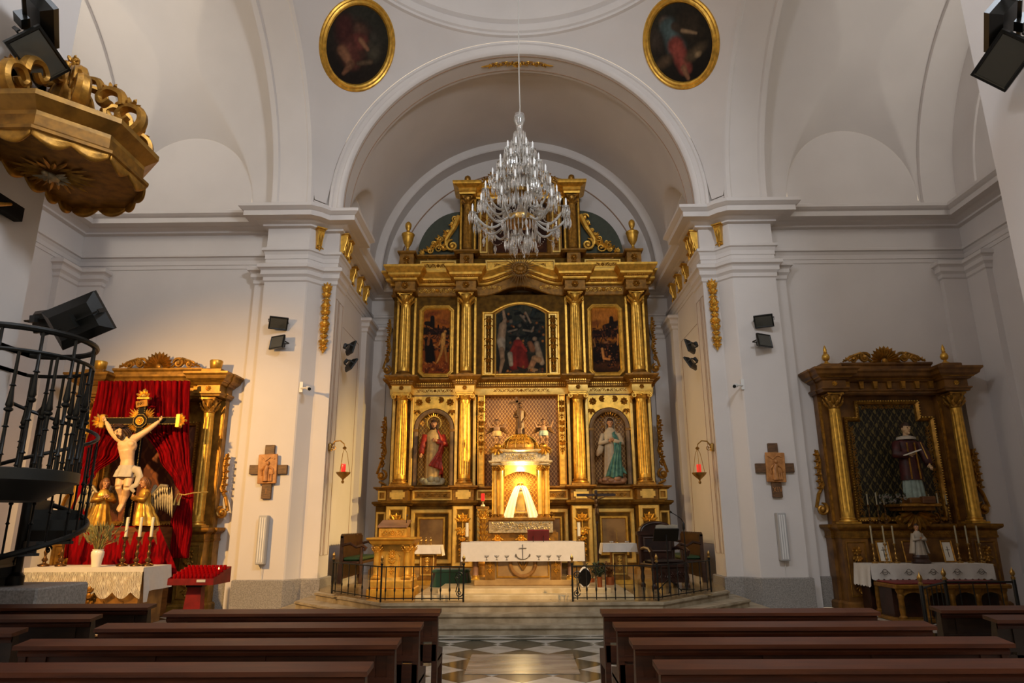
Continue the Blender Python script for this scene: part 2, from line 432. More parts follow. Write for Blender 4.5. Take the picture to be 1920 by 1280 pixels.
# ------------------------------------------------------------------ pictures
def picture(name, w, h, layers, bg, nx=64, noise=0.25, parent=None, loc=(0,0,0), mask=None, seed=1, y=0.0, gain=0.6):
    ny = max(8, int(nx*h/w)); rng = np.random.RandomState(seed)
    X, Z = np.meshgrid(np.linspace(0, w, nx+1), np.linspace(0, h, ny+1))
    C = np.zeros((ny+1, nx+1, 3))
    def nz(k):
        g = rng.rand(k+2, k+2); xi = X/w*k; zi = Z/h*k; x0 = xi.astype(int); z0 = zi.astype(int); fx = xi-x0; fz = zi-z0
        return (g[z0,x0]*(1-fx)*(1-fz)+g[z0,x0+1]*fx*(1-fz)+g[z0+1,x0]*(1-fx)*fz+g[z0+1,x0+1]*fx*fz)
    n = nz(5)*0.5+nz(11)*0.3+nz(25)*0.2
    top, bot = (np.array(hexc(c)) for c in bg)
    t = (Z/h)[..., None]; C[:] = bot*(1-t)+top*t
    C *= (1+noise*2.4*(n-0.5))[..., None]
    for ly in layers:
        k = ly[0]; 
        if k == 'e':
            _, cx, cz, rx, rz, a, col, soft = ly
            dx = X-cx*w; dz = Z-cz*h; ca, sa = math.cos(a), math.sin(a)
            d = np.sqrt(((dx*ca+dz*sa)/(rx*w))**2+((-dx*sa+dz*ca)/(rz*w))**2)
        else:
            _, x0, z0, x1, z1, r0, r1, col, soft = ly
            ax, az, bx_, bz = x0*w, z0*h, x1*w, z1*h; vx, vz = bx_-ax, bz-az
            tt = np.clip(((X-ax)*vx+(Z-az)*vz)/(vx*vx+vz*vz+1e-9), 0, 1)
            d = np.hypot(X-ax-tt*vx, Z-az-tt*vz)/((r0*(1-tt)+r1*tt)*w)
        al = np.clip((1-d)/soft+0.5, 0, 1)[..., None]
        sh = (0.75+0.5*np.clip(1-d, 0, 1)+0.5*(nz(18)-0.5))[..., None]
        C = C*(1-al)+np.array(hexc(col))*sh*al
    C = np.clip(C*gain*(1+0.5*(nz(40)-0.5))[..., None], 0, 1)
    V = np.stack([X-w/2, np.full_like(X, y), Z], -1).reshape(-1, 3)
    idx = np.arange((nx+1)*(ny+1)).reshape(ny+1, nx+1)
    F = np.stack([idx[:-1,:-1], idx[:-1,1:], idx[1:,1:], idx[1:,:-1]], -1).reshape(-1, 4)
    if mask is not None:
        cen = V[F].mean(1); F = F[[mask(p[0], p[2]) for p in cen]]
    me = bpy.data.meshes.new(name); me.from_pydata(V.tolist(), [], F.tolist())
    at_ = me.attributes.new('Col', 'FLOAT_COLOR', 'POINT')
    at_.data.foreach_set('color', np.concatenate([C.reshape(-1,3), np.ones(((nx+1)*(ny+1),1))], 1).ravel().astype(np.float32))
    me.materials.append(M['oil_paint'])
    o = bpy.data.objects.new(name, me); COL.objects.link(o); o.parent = parent; o.location = loc
    return o

def smooth_path(P, n=5):
    P = [Vector(p) for p in P]; out = []
    for i in range(len(P)-1):
        p0, p1, p2, p3 = P[max(i-1,0)], P[i], P[i+1], P[min(i+2,len(P)-1)]
        for k in range(n):
            t = k/n; out.append(0.5*((2*p1)+(p2-p0)*t+(2*p0-5*p1+4*p2-p3)*t*t+(3*p1-p0-3*p2+p3)*t**3))
    return out+[P[-1]]
# ------------------------------------------------------------------ carved ornament
def spiral(mb, cx, cz, r, turns, a0, dirn, tr, y=0.0, n=16, seg=5, flat=1.0):
    pts = []; rs = []
    for i in range(n+1):
        t = i/n; a = a0+dirn*turns*2*PI*t; q = r*(1-0.86*t)
        pts.append((cx+q*math.cos(a), y-tr*0.6*t, cz+q*math.sin(a))); rs.append(tr*(0.55+0.45*(1-t)) if t > 0.02 else tr*0.4)
    mb.tube(pts, rs, seg, flat=flat)
    mb.ball(pts[-1], tr*1.5, 6, 4)
def rosette(mb, cx, cz, r, y=0.0, n=8):
    for i in range(n):
        a = 2*PI*i/n; mb.leaf((cx+0.2*r*math.cos(a), y, cz+0.2*r*math.sin(a)), (cx+r*math.cos(a), y, cz+r*math.sin(a)), r*0.62, 0.35)
    mb.ball((cx, y-r*0.12, cz), (r*0.28, r*0.22, r*0.28), 8, 5)
def fan(mb, cx, cz, r, a0, a1, n, y=0.0, w=0.3, th=0.3, r0=0.15):
    for i in range(n):
        a = a0+(a1-a0)*(i/(n-1) if n > 1 else 0.5)
        mb.leaf((cx+r*r0*math.cos(a), y, cz+r*r0*math.sin(a)), (cx+r*math.cos(a), y, cz+r*math.sin(a)), r*w, th)
def scrollband(mb, w, h, y=0.0, n=3, cx=0.0, cz=0.0, centre=True, tr=None):
    """running acanthus scroll, mirrored about its middle"""
    tr = tr or h*0.075; L = (w/2 - (h*0.4 if centre else 0))/n
    if centre: rosette(mb, cx, cz, h*0.38, y)
    for s in (-1, 1):
        for k in range(n):
            x = cx+s*((h*0.4 if centre else 0)+L*(k+0.5)); up = 1 if k % 2 == 0 else -1
            R = min(L*0.48, h*0.36)
            spiral(mb, x, cz+up*h*0.04, R, 1.35, (PI if s > 0 else 0), -s*up, tr, y, 14, 5)
            mb.leaf((x-s*L*0.5, y, cz), (x-s*L*0.1, y, cz-up*h*0.46), h*0.22, 0.3)
            mb.leaf((x+s*L*0.1, y, cz+up*h*0.1), (x+s*L*0.55, y, cz+up*h*0.44), h*0.2, 0.3)
            mb.leaf((x, y, cz), (x+s*L*0.45, y, cz-up*h*0.34), h*0.18, 0.3)
def garland(mb, h, w, y=0.0, cx=0.0, ztop=0.0, n=6):
    """hanging drop of leaves, buds and bows"""
    z = ztop
    for k in range(n):
        t = k/n; ww = w*(0.65+0.35*math.sin(k*2.1+0.6)) if k < n-1 else w*0.4; st = h/n
        fan(mb, cx, z, st*0.9, -PI/2-1.0, -PI/2+1.0, 5, y, ww/st*0.5, 0.35)
        for s in (-1, 1): mb.leaf((cx, y, z-st*0.45), (cx+s*ww*0.5, y, z-st*0.2), st*0.3, 0.35); mb.leaf((cx, y, z-st*0.5), (cx+s*ww*0.42, y, z-st*0.85), st*0.26, 0.35)
        if k % 2 == 0:
            for s in (-1, 1): spiral(mb, cx+s*ww*0.3, z-st*0.35, ww*0.24, 1.1, PI/2, s, ww*0.08, y, 9, 4)
        mb.ball((cx, y-w*0.12, z-st*0.25), (ww*0.2, ww*0.18, ww*0.22), 7, 5)
        mb.ball((cx, y-w*0.05, z-st*0.8), (ww*0.13, ww*0.12, st*0.16), 6, 4)
        z -= st
    mb.tube([(cx, y, ztop), (cx, y, z)], [w*0.1, w*0.07], 5)
    mb.leaf((cx, y, z+h/n*0.3), (cx, y, z-h*0.03), w*0.25, 0.3)
def beads(mb, a, b, n, r, seg=5):
    a = Vector(a); b = Vector(b)
    for i in range(n):
        mb.ball(a+(b-a)*((i+0.5)/n), r, seg, 4)
def dentils(mb, x0, x1, n, y0, y1, z0, z1, fill=0.6):
    st = (x1-x0)/n
    for i in range(n): mb.bx(x0+st*i, x0+st*(i+fill), y0, y1, z0, z1)
def urn(mb, c, h, w):
    P_ = [(0.5,0),(0.5,0.06),(0.3,0.1),(0.18,0.16),(0.26,0.2),(0.62,0.32),(0.82,0.45),(0.9,0.54),(1.0,0.57),(0.96,0.6),(0.6,0.63),(0.3,0.68),(0.24,0.72),(0.38,0.76),(0.46,0.82),(0.5,0.88),(0.4,0.94),(0.18,0.98),(0.02,1.0)]
    mb.lathe([(r*w/2, z*h) for r, z in P_], 14, c)

# ------------------------------------------------------------------ columns
def shaft_mesh(h, r, mat_, flutes=18, seg=72, taper=0.86):
    mb = MB(); loops = []
    lv = [(0,1.0,0),(0.04,1.0,0),(0.06,1.0,1),(0.35,0.99,1),(0.7,0.93,1),(0.95,taper,1),(0.965,taper,0),(1.0,taper,0)]
    for t, k, fl in lv:
        loops.append([((r*k*(1-(0.09*(0.5+0.5*math.cos(flutes*2*PI*i/seg))**0.6 if fl else 0)))*math.cos(2*PI*i/seg),
                       (r*k*(1-(0.09*(0.5+0.5*math.cos(flutes*2*PI*i/seg))**0.6 if fl else 0)))*math.sin(2*PI*i/seg), h*t) for i in range(seg)])
    mb.loft(loops); return mb.mesh('column', mat_, 30)
def base_mesh(r, h, mat_):
    mb = MB(); q = r*1.45
    mb.bx(-q, q, -q, q, 0, h*0.3)
    mb.lathe([(q*0.95,h*0.3),(q,h*0.4),(q*0.97,h*0.52),(r*1.12,h*0.58),(r*1.1,h*0.68),(r*1.22,h*0.76),(r*1.22,h*0.86),(r*1.02,h*0.94),(r,h)], 20)
    return mb.mesh('column_base', mat_)
def corinth_mesh(r, h, mat_):
    mb = MB()
    mb.lathe([(r,0),(r*1.08,h*0.04),(r,h*0.08),(r*1.0,h*0.5),(r*1.25,h*0.85)], 16)
    for row, (z0, z1, n, off) in enumerate(((0.06,0.45,8,0),(0.2,0.72,8,PI/8))):
        for i in range(n):
            a = 2*PI*i/n+off; ca, sa = math.cos(a), math.sin(a)
            mb.leaf((r*ca, r*sa, h*z0), (r*1.5*ca, r*1.5*sa, h*z1), r*0.75, 0.3, (ca, sa, 0.2))
    for i in range(4):
        a = PI/4+i*PI/2; ca, sa = math.cos(a), math.sin(a); p = [(r*(1.0+0.55*t)*ca, r*(1.0+0.55*t)*sa, h*(0.55+0.3*t)) for t in (0,0.5,1)]
        mb.tube(p, [r*0.1,r*0.16,r*0.22], 5); mb.ball(p[-1], r*0.27, 7, 5)
    q = r*1.5
    mb.prism_z([(-q,-q),(0,-q*0.82),(q,-q),(q*0.82,0),(q,q),(0,q*0.82),(-q,q),(-q*0.82,0)], h*0.88, h)
    return mb.mesh('capital', mat_)
def ionic_mesh(r, h, mat_):
    mb = MB(); mb.lathe([(r*0.92,0),(r*1.02,h*0.1),(r*0.95,h*0.2),(r*1.1,h*0.45),(r*1.2,h*0.6)], 18)
    mb.bx(-r*1.35, r*1.35, -r*1.15, r*1.15, h*0.6, h*0.8); mb.bx(-r*1.45, r*1.45, -r*1.25, r*1.25, h*0.84, h)
    for s in (-1, 1):
        for yy in (-1, 1): spiral(mb, s*r*1.3, h*0.42, r*0.42, 1.6, PI/2, -s, r*0.1, yy*r*1.15, 18, 5)
        mb.tube([(s*r*1.3,-r*1.1,h*0.42),(s*r*1.3,0,h*0.42),(s*r*1.3,r*1.1,h*0.42)], [r*0.4,r*0.26,r*0.4], 10)
    mb.ball((0,-r*1.15,h*0.5), r*0.25, 7, 5)
    return mb.mesh('capital', mat_)
def put_column(parent, shaft, base, cap, x, y, z0, hb, hs):
    c = inst('column', shaft, parent, (x, y, z0+hb))
    inst('column_base', base, c, (0,0,-hb)); inst('capital', cap, c, (0,0,hs)); return c
# ================================================================== THE SETTING
YC, ZC, RS = 10.48, 9.09, 6.4
YA, XT = 14.95, 4.86                     # chancel arch plane, transept arch plane
RA = math.sqrt(RS*RS-(YA-YC)**2); RT = math.sqrt(RS*RS-XT*XT)
YJ = YC+RT                               # jamb of the transept arch
YW, XE, YB, XCH = 15.0, 10.4, 20.0, 4.55 # transept wall, transept end, chancel end wall, chancel side
CW = 4.25                                # chancel arch half width
ENT = [(0,8.81),(.5,8.79),(.55,8.76),(.55,8.69),(.52,8.67),(.49,8.64),(.45,8.62),(.45,8.5),(.26,8.49),(.22,8.46),(.15,8.44),(.11,8.42),(.11,8.38),(.012,8.355),
       (.012,7.89),(.1,7.85),(.1,7.79),(.06,7.77),(.04,7.72),(.03,7.70),(.03,7.60),(.015,7.59),(.015,7.5),(0,7.5)]
CAPP = [(0,7.5),(.03,7.49),(.1,7.47),(.15,7.43),(.15,7.36),(.1,7.33),(.08,7.3),(.08,7.21),(.05,7.18),(.03,7.15),(.03,7.07),(0,7.04)]
half = [(0,YB),(XCH,YB),(XCH,15.72),(CW,15.72),(CW,YA),(4.55,YA),(4.6,14.94),(XT-0.03,YJ+0.02),(XT,YJ),(5.82,YJ),(5.82,YW),(XE,YW),(XE,YC-4.52)]
def both(name, fn, mat_, smooth=35):
    for sd, s in (('right', 1), ('left', -1)):
        mb = fn(); 
        if s < 0: mb.xf(SX(-1, 1, 1)); mb.f = [tuple(reversed(f)) for f in mb.f]
        struct(name % sd, mb, mat_, smooth)
WALLP = [(0,8.81),(0,0)]
both('wall_chancel_%s', lambda: MB().sweep(WALLP, half[1:5]), 'plaster')
both('wall_chancel_end_%s', lambda: MB().sweep([(0,13.7),(0,0)], half[0:2]), 'plaster')
both('wall_crossing_pier_%s', lambda: MB().sweep([(0,8.8),(0,0)], half[4:11]).sweep([(0,9.1),(0,8.8)], half[5:8]), 'plaster', 8)
both('wall_transept_end_%s', lambda: MB().add([(XE,YW,0),(XE,YW,13.9),(XE,YC-4.52,13.9),(XE,YC-4.52,0)], [(0,1,2,3)]), 'plaster')
both('trim_entablature_%s', lambda: MB().sweep(ENT, half), 'plaster', 25)
both('trim_pier_capital_%s', lambda: MB().sweep(CAPP, [(CW,15.72)]+half[4:11]), 'plaster', 25)
PL = [(0,.6),(.05,.6),(.07,.58),(.07,0)]
both('baseboard_granite_%s', lambda: MB().sweep(PL, [(XCH,16.2)]+half[2:13]), 'granite', 25)
both('wall_pendentive_backing_%s', lambda: MB().sweep([(0,14.2),(0,8.72)], [(4.26,15.0),(4.66,15.0),(4.92,14.76),(5.8,14.76)]), 'plaster', 8)  # hidden sheet added behind the pendentive toe to stop a light leak
# flat pilasters in the corners: chancel end, transept end, beside the pier
def corner_pil():
    mb = MB(); path = [(4.0,YB),(4.0,19.9),(4.4,19.9),(4.4,18.9),(4.55,18.9)]
    mb.sweep([(0,7.5),(0,0)], path); mb.sweep(CAPP, path); return mb
both('trim_chancel_pilaster_%s', corner_pil, 'plaster', 25)
def tr_pil():
    mb = MB(); path = [(9.72,YW),(9.72,14.86),(10.26,14.86),(10.26,14.2),(XE,14.2)]
    mb.sweep([(0,7.5),(0,0)], path); mb.sweep(CAPP, path)
    path = [(5.82,14.84),(6.12,14.84),(6.12,YW)]
    mb.sweep([(0,7.5),(0,0)], path); mb.sweep([(o,z) for o,z in CAPP], path); return mb
both('trim_transept_pilaster_%s', tr_pil, 'plaster', 25)
# painted lines on the chancel jambs
def jamb_lines():
    mb = MB()
    for y0, y1 in ((15.02, 15.22), (15.3, 15.62)):
        for x, a, b in ((CW-.004, y0, y1),):
            mb.tube([(x,a,1.05),(x,b,1.05),(x,b,6.75),(x,a,6.75)], .007, 4, closed=True)
    for y0, y1 in ((16.1, 18.6),):
        x = XCH-.004; mb.tube([(x,y0,1.2),(x,y1,1.2),(x,y1,6.6),(x,y0,6.6)], .007, 4, closed=True)
    return mb
both('trim_jamb_line_%s', jamb_lines, 'plaster_edge')

def arch(mb, prof, axis, hc, zc, zs, n=72):
    loops = []
    for a, st in [(0, 1)]+[(PI*i/n, 0) for i in range(n+1)]+[(PI, 1)]:
        L = []
        for r, o in prof:
            h = hc+r*math.cos(a); z = zs if st else zc+r*math.sin(a)
            L.append((h, o, z) if axis == 'x' else (o, h, z))
        loops.append(L)
    return mb.loft(loops, cap=False, closed=False)
# chancel arch with its archivolt
struct('wall_chancel_arch', arch(MB(), [(4.4,15.74),(CW-.02,15.74),(CW-.02,15.0),(CW+.01,14.955),(CW+.06,14.93),(CW+.1,14.93),(CW+.12,14.955),(RA-.11,14.955),(RA-.09,14.92),(RA-.03,14.92),(RA,14.96)], 'x', 0, ZC, 8.75), 'plaster', 30)
for k, yy in enumerate((15.08, 15.62)):
    struct('trim_arch_line_%d' % k, arch(MB(), [(CW-.021,yy),(CW-.032,yy+.006),(CW-.032,yy+.02),(CW-.021,yy+.026)], 'x', 0, ZC, 8.75), 'plaster_edge')
# transept arches
for sd, s in (('right', 1), ('left', -1)):
    struct('wall_transept_arch_%s' % sd, arch(MB(), [(RT+.02,s*(XT-.02)),(RT,s*XT),(RT-.03,s*(XT+.04)),(RT-.03,s*(XT+.12)),(RT,s*(XT+.16)),(RT,s*5.66),(RT-.03,s*5.70),(RT-.03,s*5.82),(4.54,s*5.82)], 'y', YC, ZC, 8.75), 'plaster', 30)
    # transept vault with a side lunette
    def vault(u, v, s=s):
        x = 5.82+(XE-5.82)*u; th = PI*(v**1.0); y = YC+4.52*math.cos(th); z = ZC+4.52*math.sin(th)
        dx = x-8.0; 
        if abs(dx) < 1.55 and th < PI/2:
            z = max(z, ZC+0.15+math.sqrt(max(0, 1.55**2-dx*dx))*1.12+1.05*(YW-y))
        return (s*x, y, z)
    struct('ceiling_transept_%s' % sd, MB().grid(vault, 120, 96), 'plaster', 60)
    wl = [(5.82,0)]; pts = [(5.82,8.0),(XE,8.0),(XE,ZC)]
    for i in range(41):
        dx = 1.55*math.cos(PI*i/40); pts.append((8.0+dx, ZC+(0.15+math.sqrt(max(0,1.55**2-dx*dx))*1.12 if 0 < i < 40 else 0)))
    pts.append((5.82,ZC))
    mb = MB(); mb.add([(s*x,YW,z) for x,z in pts], [tuple(range(len(pts)))]); mb.add([(s*5.82,YW,0),(s*XE,YW,0),(s*XE,YW,8.02),(s*5.82,YW,8.02)], [(0,1,2,3)])
    struct('wall_transept_%s' % sd, mb, 'plaster', 0)
    struct('trim_transept_rib_%s' % sd, arch(MB(), [(4.53,s*9.62),(4.42,s*9.62),(4.40,s*9.66),(4.40,s*10.4)], 'y', YC, ZC, 8.75), 'plaster', 30)
    struct('trim_transept_end_arch_%s' % sd, arch(MB(), [(3.75,s*10.41),(3.75,s*10.36),(3.68,s*10.36),(3.66,s*10.41)], 'y', YC, ZC-.25, 8.75), 'plaster', 30)
    # lower wall of the nave side of the crossing, and the nave walls
    mb = MB(); mb.sweep([(0,8.81),(0,0)], [(s*XE,YC-4.52),(s*5.82,YC-4.52),(s*5.82,YC-RT),(s*XT,YC-RT),(s*XT,-9)], side=s)
    struct('wall_nave_%s' % sd, mb, 'plaster')
# pendentives and dome
RR = 4.4
def pend(s):
    def f(u, v):
        a = PI/2*u; rho0 = min(RS-1e-4, XT/max(1e-6, math.cos(a)), (YA-YC)/max(1e-6, math.sin(a))); rho = rho0+(min(RR, rho0)-rho0)*v
        return (s*rho*math.cos(a), YC+rho*math.sin(a), ZC+math.sqrt(max(0, RS*RS-rho*rho)))
    return f
for sd, s in (('right', 1), ('left', -1)):
    struct('ceiling_pendentive_%s' % sd, MB().grid(pend(s), 160, 48), 'plaster', 60)
    g = MB().grid(pend(s), 80, 24); g.v = [(x, 2*YC-y, z) for x,y,z in g.v]
    struct('ceiling_nave_pendentive_%s' % sd, g, 'plaster', 60)
ZR = ZC+math.sqrt(RS*RS-RR*RR)
def ringp(prof, n=128):
    mb = MB(); mb.lathe(prof, n, (0,YC,0), cap=False); return mb
struct('trim_dome_ring', ringp([(RR+.02,ZR-.02),(RR-.05,ZR),(RR-.05,ZR+.07),(RR-.1,ZR+.1),(RR-.1,ZR+.3),(RR-.2,ZR+.36),(RR-.2,ZR+.44),(RR-.1,ZR+.5)]), 'plaster', 25)
struct('ceiling_dome', ringp([(RR-.1+.0,ZR+.45)]+[(4.3*math.cos(t), ZR+.9+4.0*math.sin(t)) for t in [PI/2*i/24 for i in range(24)] if 4.3*math.cos(t) > 0.9], 96), 'plaster', 60)
struct('ceiling_nave', arch(MB(), [(4.5,6.02),(4.5,-9)], 'x', 0, ZC, 8.75), 'plaster', 60)
struct('wall_nave_arch', arch(MB(), [(4.5,6.02),(RA+.05,6.02)], 'x', 0, ZC, 8.75), 'plaster', 60)
# chancel vault with side lunettes, closing rib, end wall arch line
def cvault(u, v):
    y = 15.7+(YB-15.7)*v; th = PI*u; x = 4.42*math.cos(th); z = ZC+4.42*math.sin(th); dy = y-17.5
    if abs(dy) < 1.25: z = max(z, ZC+0.1+math.sqrt(1.25**2-dy*dy)*1.05+0.45*(4.55-abs(x)))
    return (x, y, z)
struct('ceiling_chancel', MB().grid(cvault, 120, 60), 'plaster', 60)
struct('trim_chancel_rib', arch(MB(), [(4.42,19.45),(4.2,19.45),(4.17,19.48),(4.17,20.0)], 'x', 0, ZC, 8.75), 'plaster', 30)
struct('trim_chancel_end_arch', arch(MB(), [(3.83,20.0),(3.83,19.97),(3.80,19.97),(3.80,20.0)], 'x', 0, ZC-.2, 8.75), 'plaster_edge', 30)
for s in (-1, 1):
    pass
mb = MB()
for s in (-1, 1):
    pts = [(s*XCH,15.7,8.7),(s*XCH,20,8.7)]+[(s*XCH, 17.5+1.25*math.cos(PI*i/20), ZC+.1+1.25*1.05*math.sin(PI*i/20)) for i in range(21)]
    mb.add(pts, [tuple(range(len(pts)))])
    mb.grid(lambda u, v: (s*(XCH-(XCH-4.40)*u), 15.7+4.3*v, max(ZC+.01, ZC+.1+math.sqrt(max(0,1.25**2-(15.7+4.3*v-17.5)**2))*1.05+.45*(4.55-(XCH-(XCH-4.40)*u)) if abs(15.7+4.3*v-17.5) < 1.25 else 0)), 2, 60)
struct('wall_chancel_upper', mb, 'plaster', 0)

# ------------------------------------------------------------------ floor
def floor_mat():
    m = bpy.data.materials.new('floor_diamond'); m.use_nodes = True; nt = m.node_tree; N = nt.nodes; L = nt.links; b = N['Principled BSDF']
    tc = N.new('ShaderNodeTexCoord'); mp = N.new('ShaderNodeMapping'); mp.inputs['Rotation'].default_value = (0,0,PI/4)
    ck = N.new('ShaderNodeTexChecker'); ck.inputs['Scale'].default_value = 1/0.488
    ck.inputs['Color1'].default_value = (*hexc('BDB8AE'),1); ck.inputs['Color2'].default_value = (*hexc('2E322B'),1)
    L.new(tc.outputs['Object'], mp.inputs[0]); L.new(mp.outputs[0], ck.inputs[0]); L.new(ck.outputs[0], b.inputs['Base Color'])
    b.inputs['Roughness'].default_value = 0.16; M['floor_diamond'] = m
floor_mat()
fl = struct('floor', MB().bx(-10.6, 10.6, -9, 20.2, -0.3, -0.006), 'floor_diamond', 0)
# single marble lozenges of the aisle, a shade proud of the bed
TD = 0.69; q = TD/2-0.004
lm_ = MB().add([(-q,0,-.02),(0,-q,-.02),(q,0,-.02),(0,q,-.02),(-q,0,0),(0,-q,0),(q,0,0),(0,q,0)], [(4,5,6,7),(0,1,5,4),(1,2,6,5),(2,3,7,6),(3,0,4,7)])
lw = lm_.mesh('tile', 'white_marble', 0); ld = lm_.mesh('tile', 'green_marble', 0)
Y0 = 10.52
for i in range(-4, 5):
    for j in range(-14, 3):
        if (i+j) % 2: pass
        x = i*TD/2*2 if False else i*TD; 
        for dx, dy, me in ((0,0,ld),(TD/2,TD/2,lw)):
            X = x+dx; Y = Y0+(j*TD)+dy
            if abs(X) > 2.4 or Y < 5.6 or Y > 10.7: continue
            if abs(X) < 0.85 and 8.15 < Y < 10.05 and abs(X) < 0.5 and 8.7 < Y < 9.7: continue
            inst('tile', me, fl, (X, Y, 0))
# border course at the foot of the steps
hb = MB().add([(-.345,0,0),(0,-.13,0),(.345,0,0),(0,.13,0),(-.345,0,-.02),(0,-.13,-.02),(.345,0,-.02),(0,.13,-.02)], [(0,1,2,3),(0,4,5,1),(1,5,6,2),(2,6,7,3),(3,7,4,0)])
bd = hb.mesh('tile', 'green_marble', 0)
MB().bx(-3.2, 3.2, 11.06, 11.46, -.02, .002).build('tile_border', 'white_marble', fl, 0)
MB().bx(-3.2, 3.2, 10.98, 11.05, -.02, .003).build('tile_border', 'green_marble', fl, 0)
for i in range(-4, 5): inst('tile', bd, fl, (i*.70, 11.25, .006))
MB().bx(-.665, .665, 8.55, 9.78, -.02, .004).build('grave_slab', 'slab_marble', fl, 0)
# ------------------------------------------------------------------ sanctuary platform and steps
def plat(off, z0, z1, name):
    k = off
    P_ = [(-2.33-.35*k,12.05-k),(2.33+.35*k,12.05-k),(4.0+1.0*k,14.05-.75*k),(4.0+1.0*k,14.98),(-4.0-1.0*k,14.98),(-4.0-1.0*k,14.05-.75*k)]
    mb = MB(); n = .05
    mb.prism_z(P_, z0, z1-n)
    c = .03
    Q = [(-2.33-.35*k-.01,12.05-k-c),(2.33+.35*k+.01,12.05-k-c),(4.0+1.0*k+c,14.05-.75*k-c*.5),(4.0+1.0*k+c,14.98),(-4.0-1.0*k-c,14.98),(-4.0-1.0*k-c,14.05-.75*k-c*.5)]
    mb.prism_z(Q, z1-n+.012, z1-.012)
    Q2 = [(x*(1-.0035), y+.012) for x, y in Q]
    mb.prism_z(Q2, z1-n, z1); return mb
ZS = .405
st = struct('floor_sanctuary_steps', plat(0.0, .27, ZS, ''), 'step_stone', 20)
plat(.31, .135, .27, '').build('step', 'step_stone', st, 20)
plat(.62, 0.0, .135, '').build('step', 'step_stone', st, 20)
mat('sanctuary_floor', 'A58F6A', 0.13, col2='8A7450', nscale=3, detail=7)
sf = struct('floor_sanctuary', MB().prism_z([(-4.5,20),(-4.5,15.7),(-4.2,15.0),(-3.98,14.2),(-2.4,12.16),(2.4,12.16),(3.98,14.2),(4.2,15.0),(4.5,15.7),(4.5,20)], .30, ZS+.004), 'sanctuary_floor', 0)
tl = MB().bx(-.49,.49,-.49,.49,-.01,.004).mesh('paving_slab', 'sanctuary_floor', 0)
for i in range(-4, 5):
    for j in range(0, 6):
        x, y = i*1.0, 12.75+j
        if abs(x) < 2.3+(y-12.6)*.9 - .3 and abs(x) < 4.0: inst('paving_slab', tl, sf, (x, y, ZS+.004))
# ------------------------------------------------------------------ unseen frames with glowing panes, added behind the area lights
def window(n, loc, target, w, h):
    d = (Vector(target)-Vector(loc)).normalized(); q = d.to_track_quat('-Y', 'Z').to_matrix().to_4x4(); q.translation = Vector(loc)-d*.12
    o = MB().frame([(-w/2-.1,-h/2-.1),(w/2+.1,-h/2-.1),(w/2+.1,h/2+.1),(-w/2-.1,h/2+.1)], [(0,0),(0,.06),(.08,.06),(.1,0)], 0).build('window_%d' % n, 'plaster', None, 20); o.matrix_world = q; o['kind'] = 'structure'
    MB().bx(-w/2,w/2,.0,.02,-h/2,h/2).build('window_pane', 'window_glass', o, 0)
    for k in (-1, 0, 1): MB().bx(k*w/4-.015,k*w/4+.015,-.02,0,-h/2,h/2).build('glazing_bar', 'iron', o, 0); MB().bx(-w/2,w/2,-.02,0,k*h/4-.015,k*h/4+.015).build('glazing_bar', 'iron', o, 0)
window(1, (10.2,10.5,11.0), (7.0,12.5,11.6), 1.8, 1.8); window(2, (-10.2,10.5,11.0), (-7.0,12.5,11.6), 1.8, 1.8)
window(3, (3.7,2.0,10.6), (-5.2,14.6,8.0), 1.5, 1.7); window(4, (-3.7,2.0,10.6), (5.2,14.6,8.0), 1.5, 1.7)
# ================================================================== FIGURES (carved statues)
def remesh(o, voxel=0.012, smooth=4):
    r = o.modifiers.new('union', 'REMESH'); r.mode = 'VOXEL'; r.voxel_size = voxel; r.use_smooth_shade = True
    s = o.modifiers.new('soften', 'SMOOTH'); s.factor = 0.5; s.iterations = smooth
def hand(mb, w, d, nrm, s, curl=0.35):
    """palm with four bent fingers and a thumb; w wrist, d direction, nrm palm normal, s hand length"""
    w = Vector(w); d = Vector(d).normalized(); n = Vector(nrm); n = (n-d*n.dot(d)).normalized(); sd = d.cross(n)
    pl = w+d*s*0.27
    mb.tube([w, w+d*s*0.2, w+d*s*0.48], [s*.12, s*.19, s*.2], 7, flat=0.55)
    for k, ln in enumerate((0.40, 0.47, 0.45, 0.35)):
        b = w+d*s*0.46+sd*s*(-.16+.107*k); c1 = b+(d+n*curl*0.5).normalized()*s*ln*0.5; c2 = c1+(d+n*curl*1.8).normalized()*s*ln*0.5
        mb.tube([b, c1, c2], [s*.055, s*.05, s*.035], 5)
    b = w+d*s*0.18-sd*s*0.17; mb.tube([b, b+(d*0.6-sd*0.7).normalized()*s*0.2, b+(d*0.9-sd*0.45+n*curl).normalized()*s*0.36], [s*.065,s*.06,s*.04], 5)
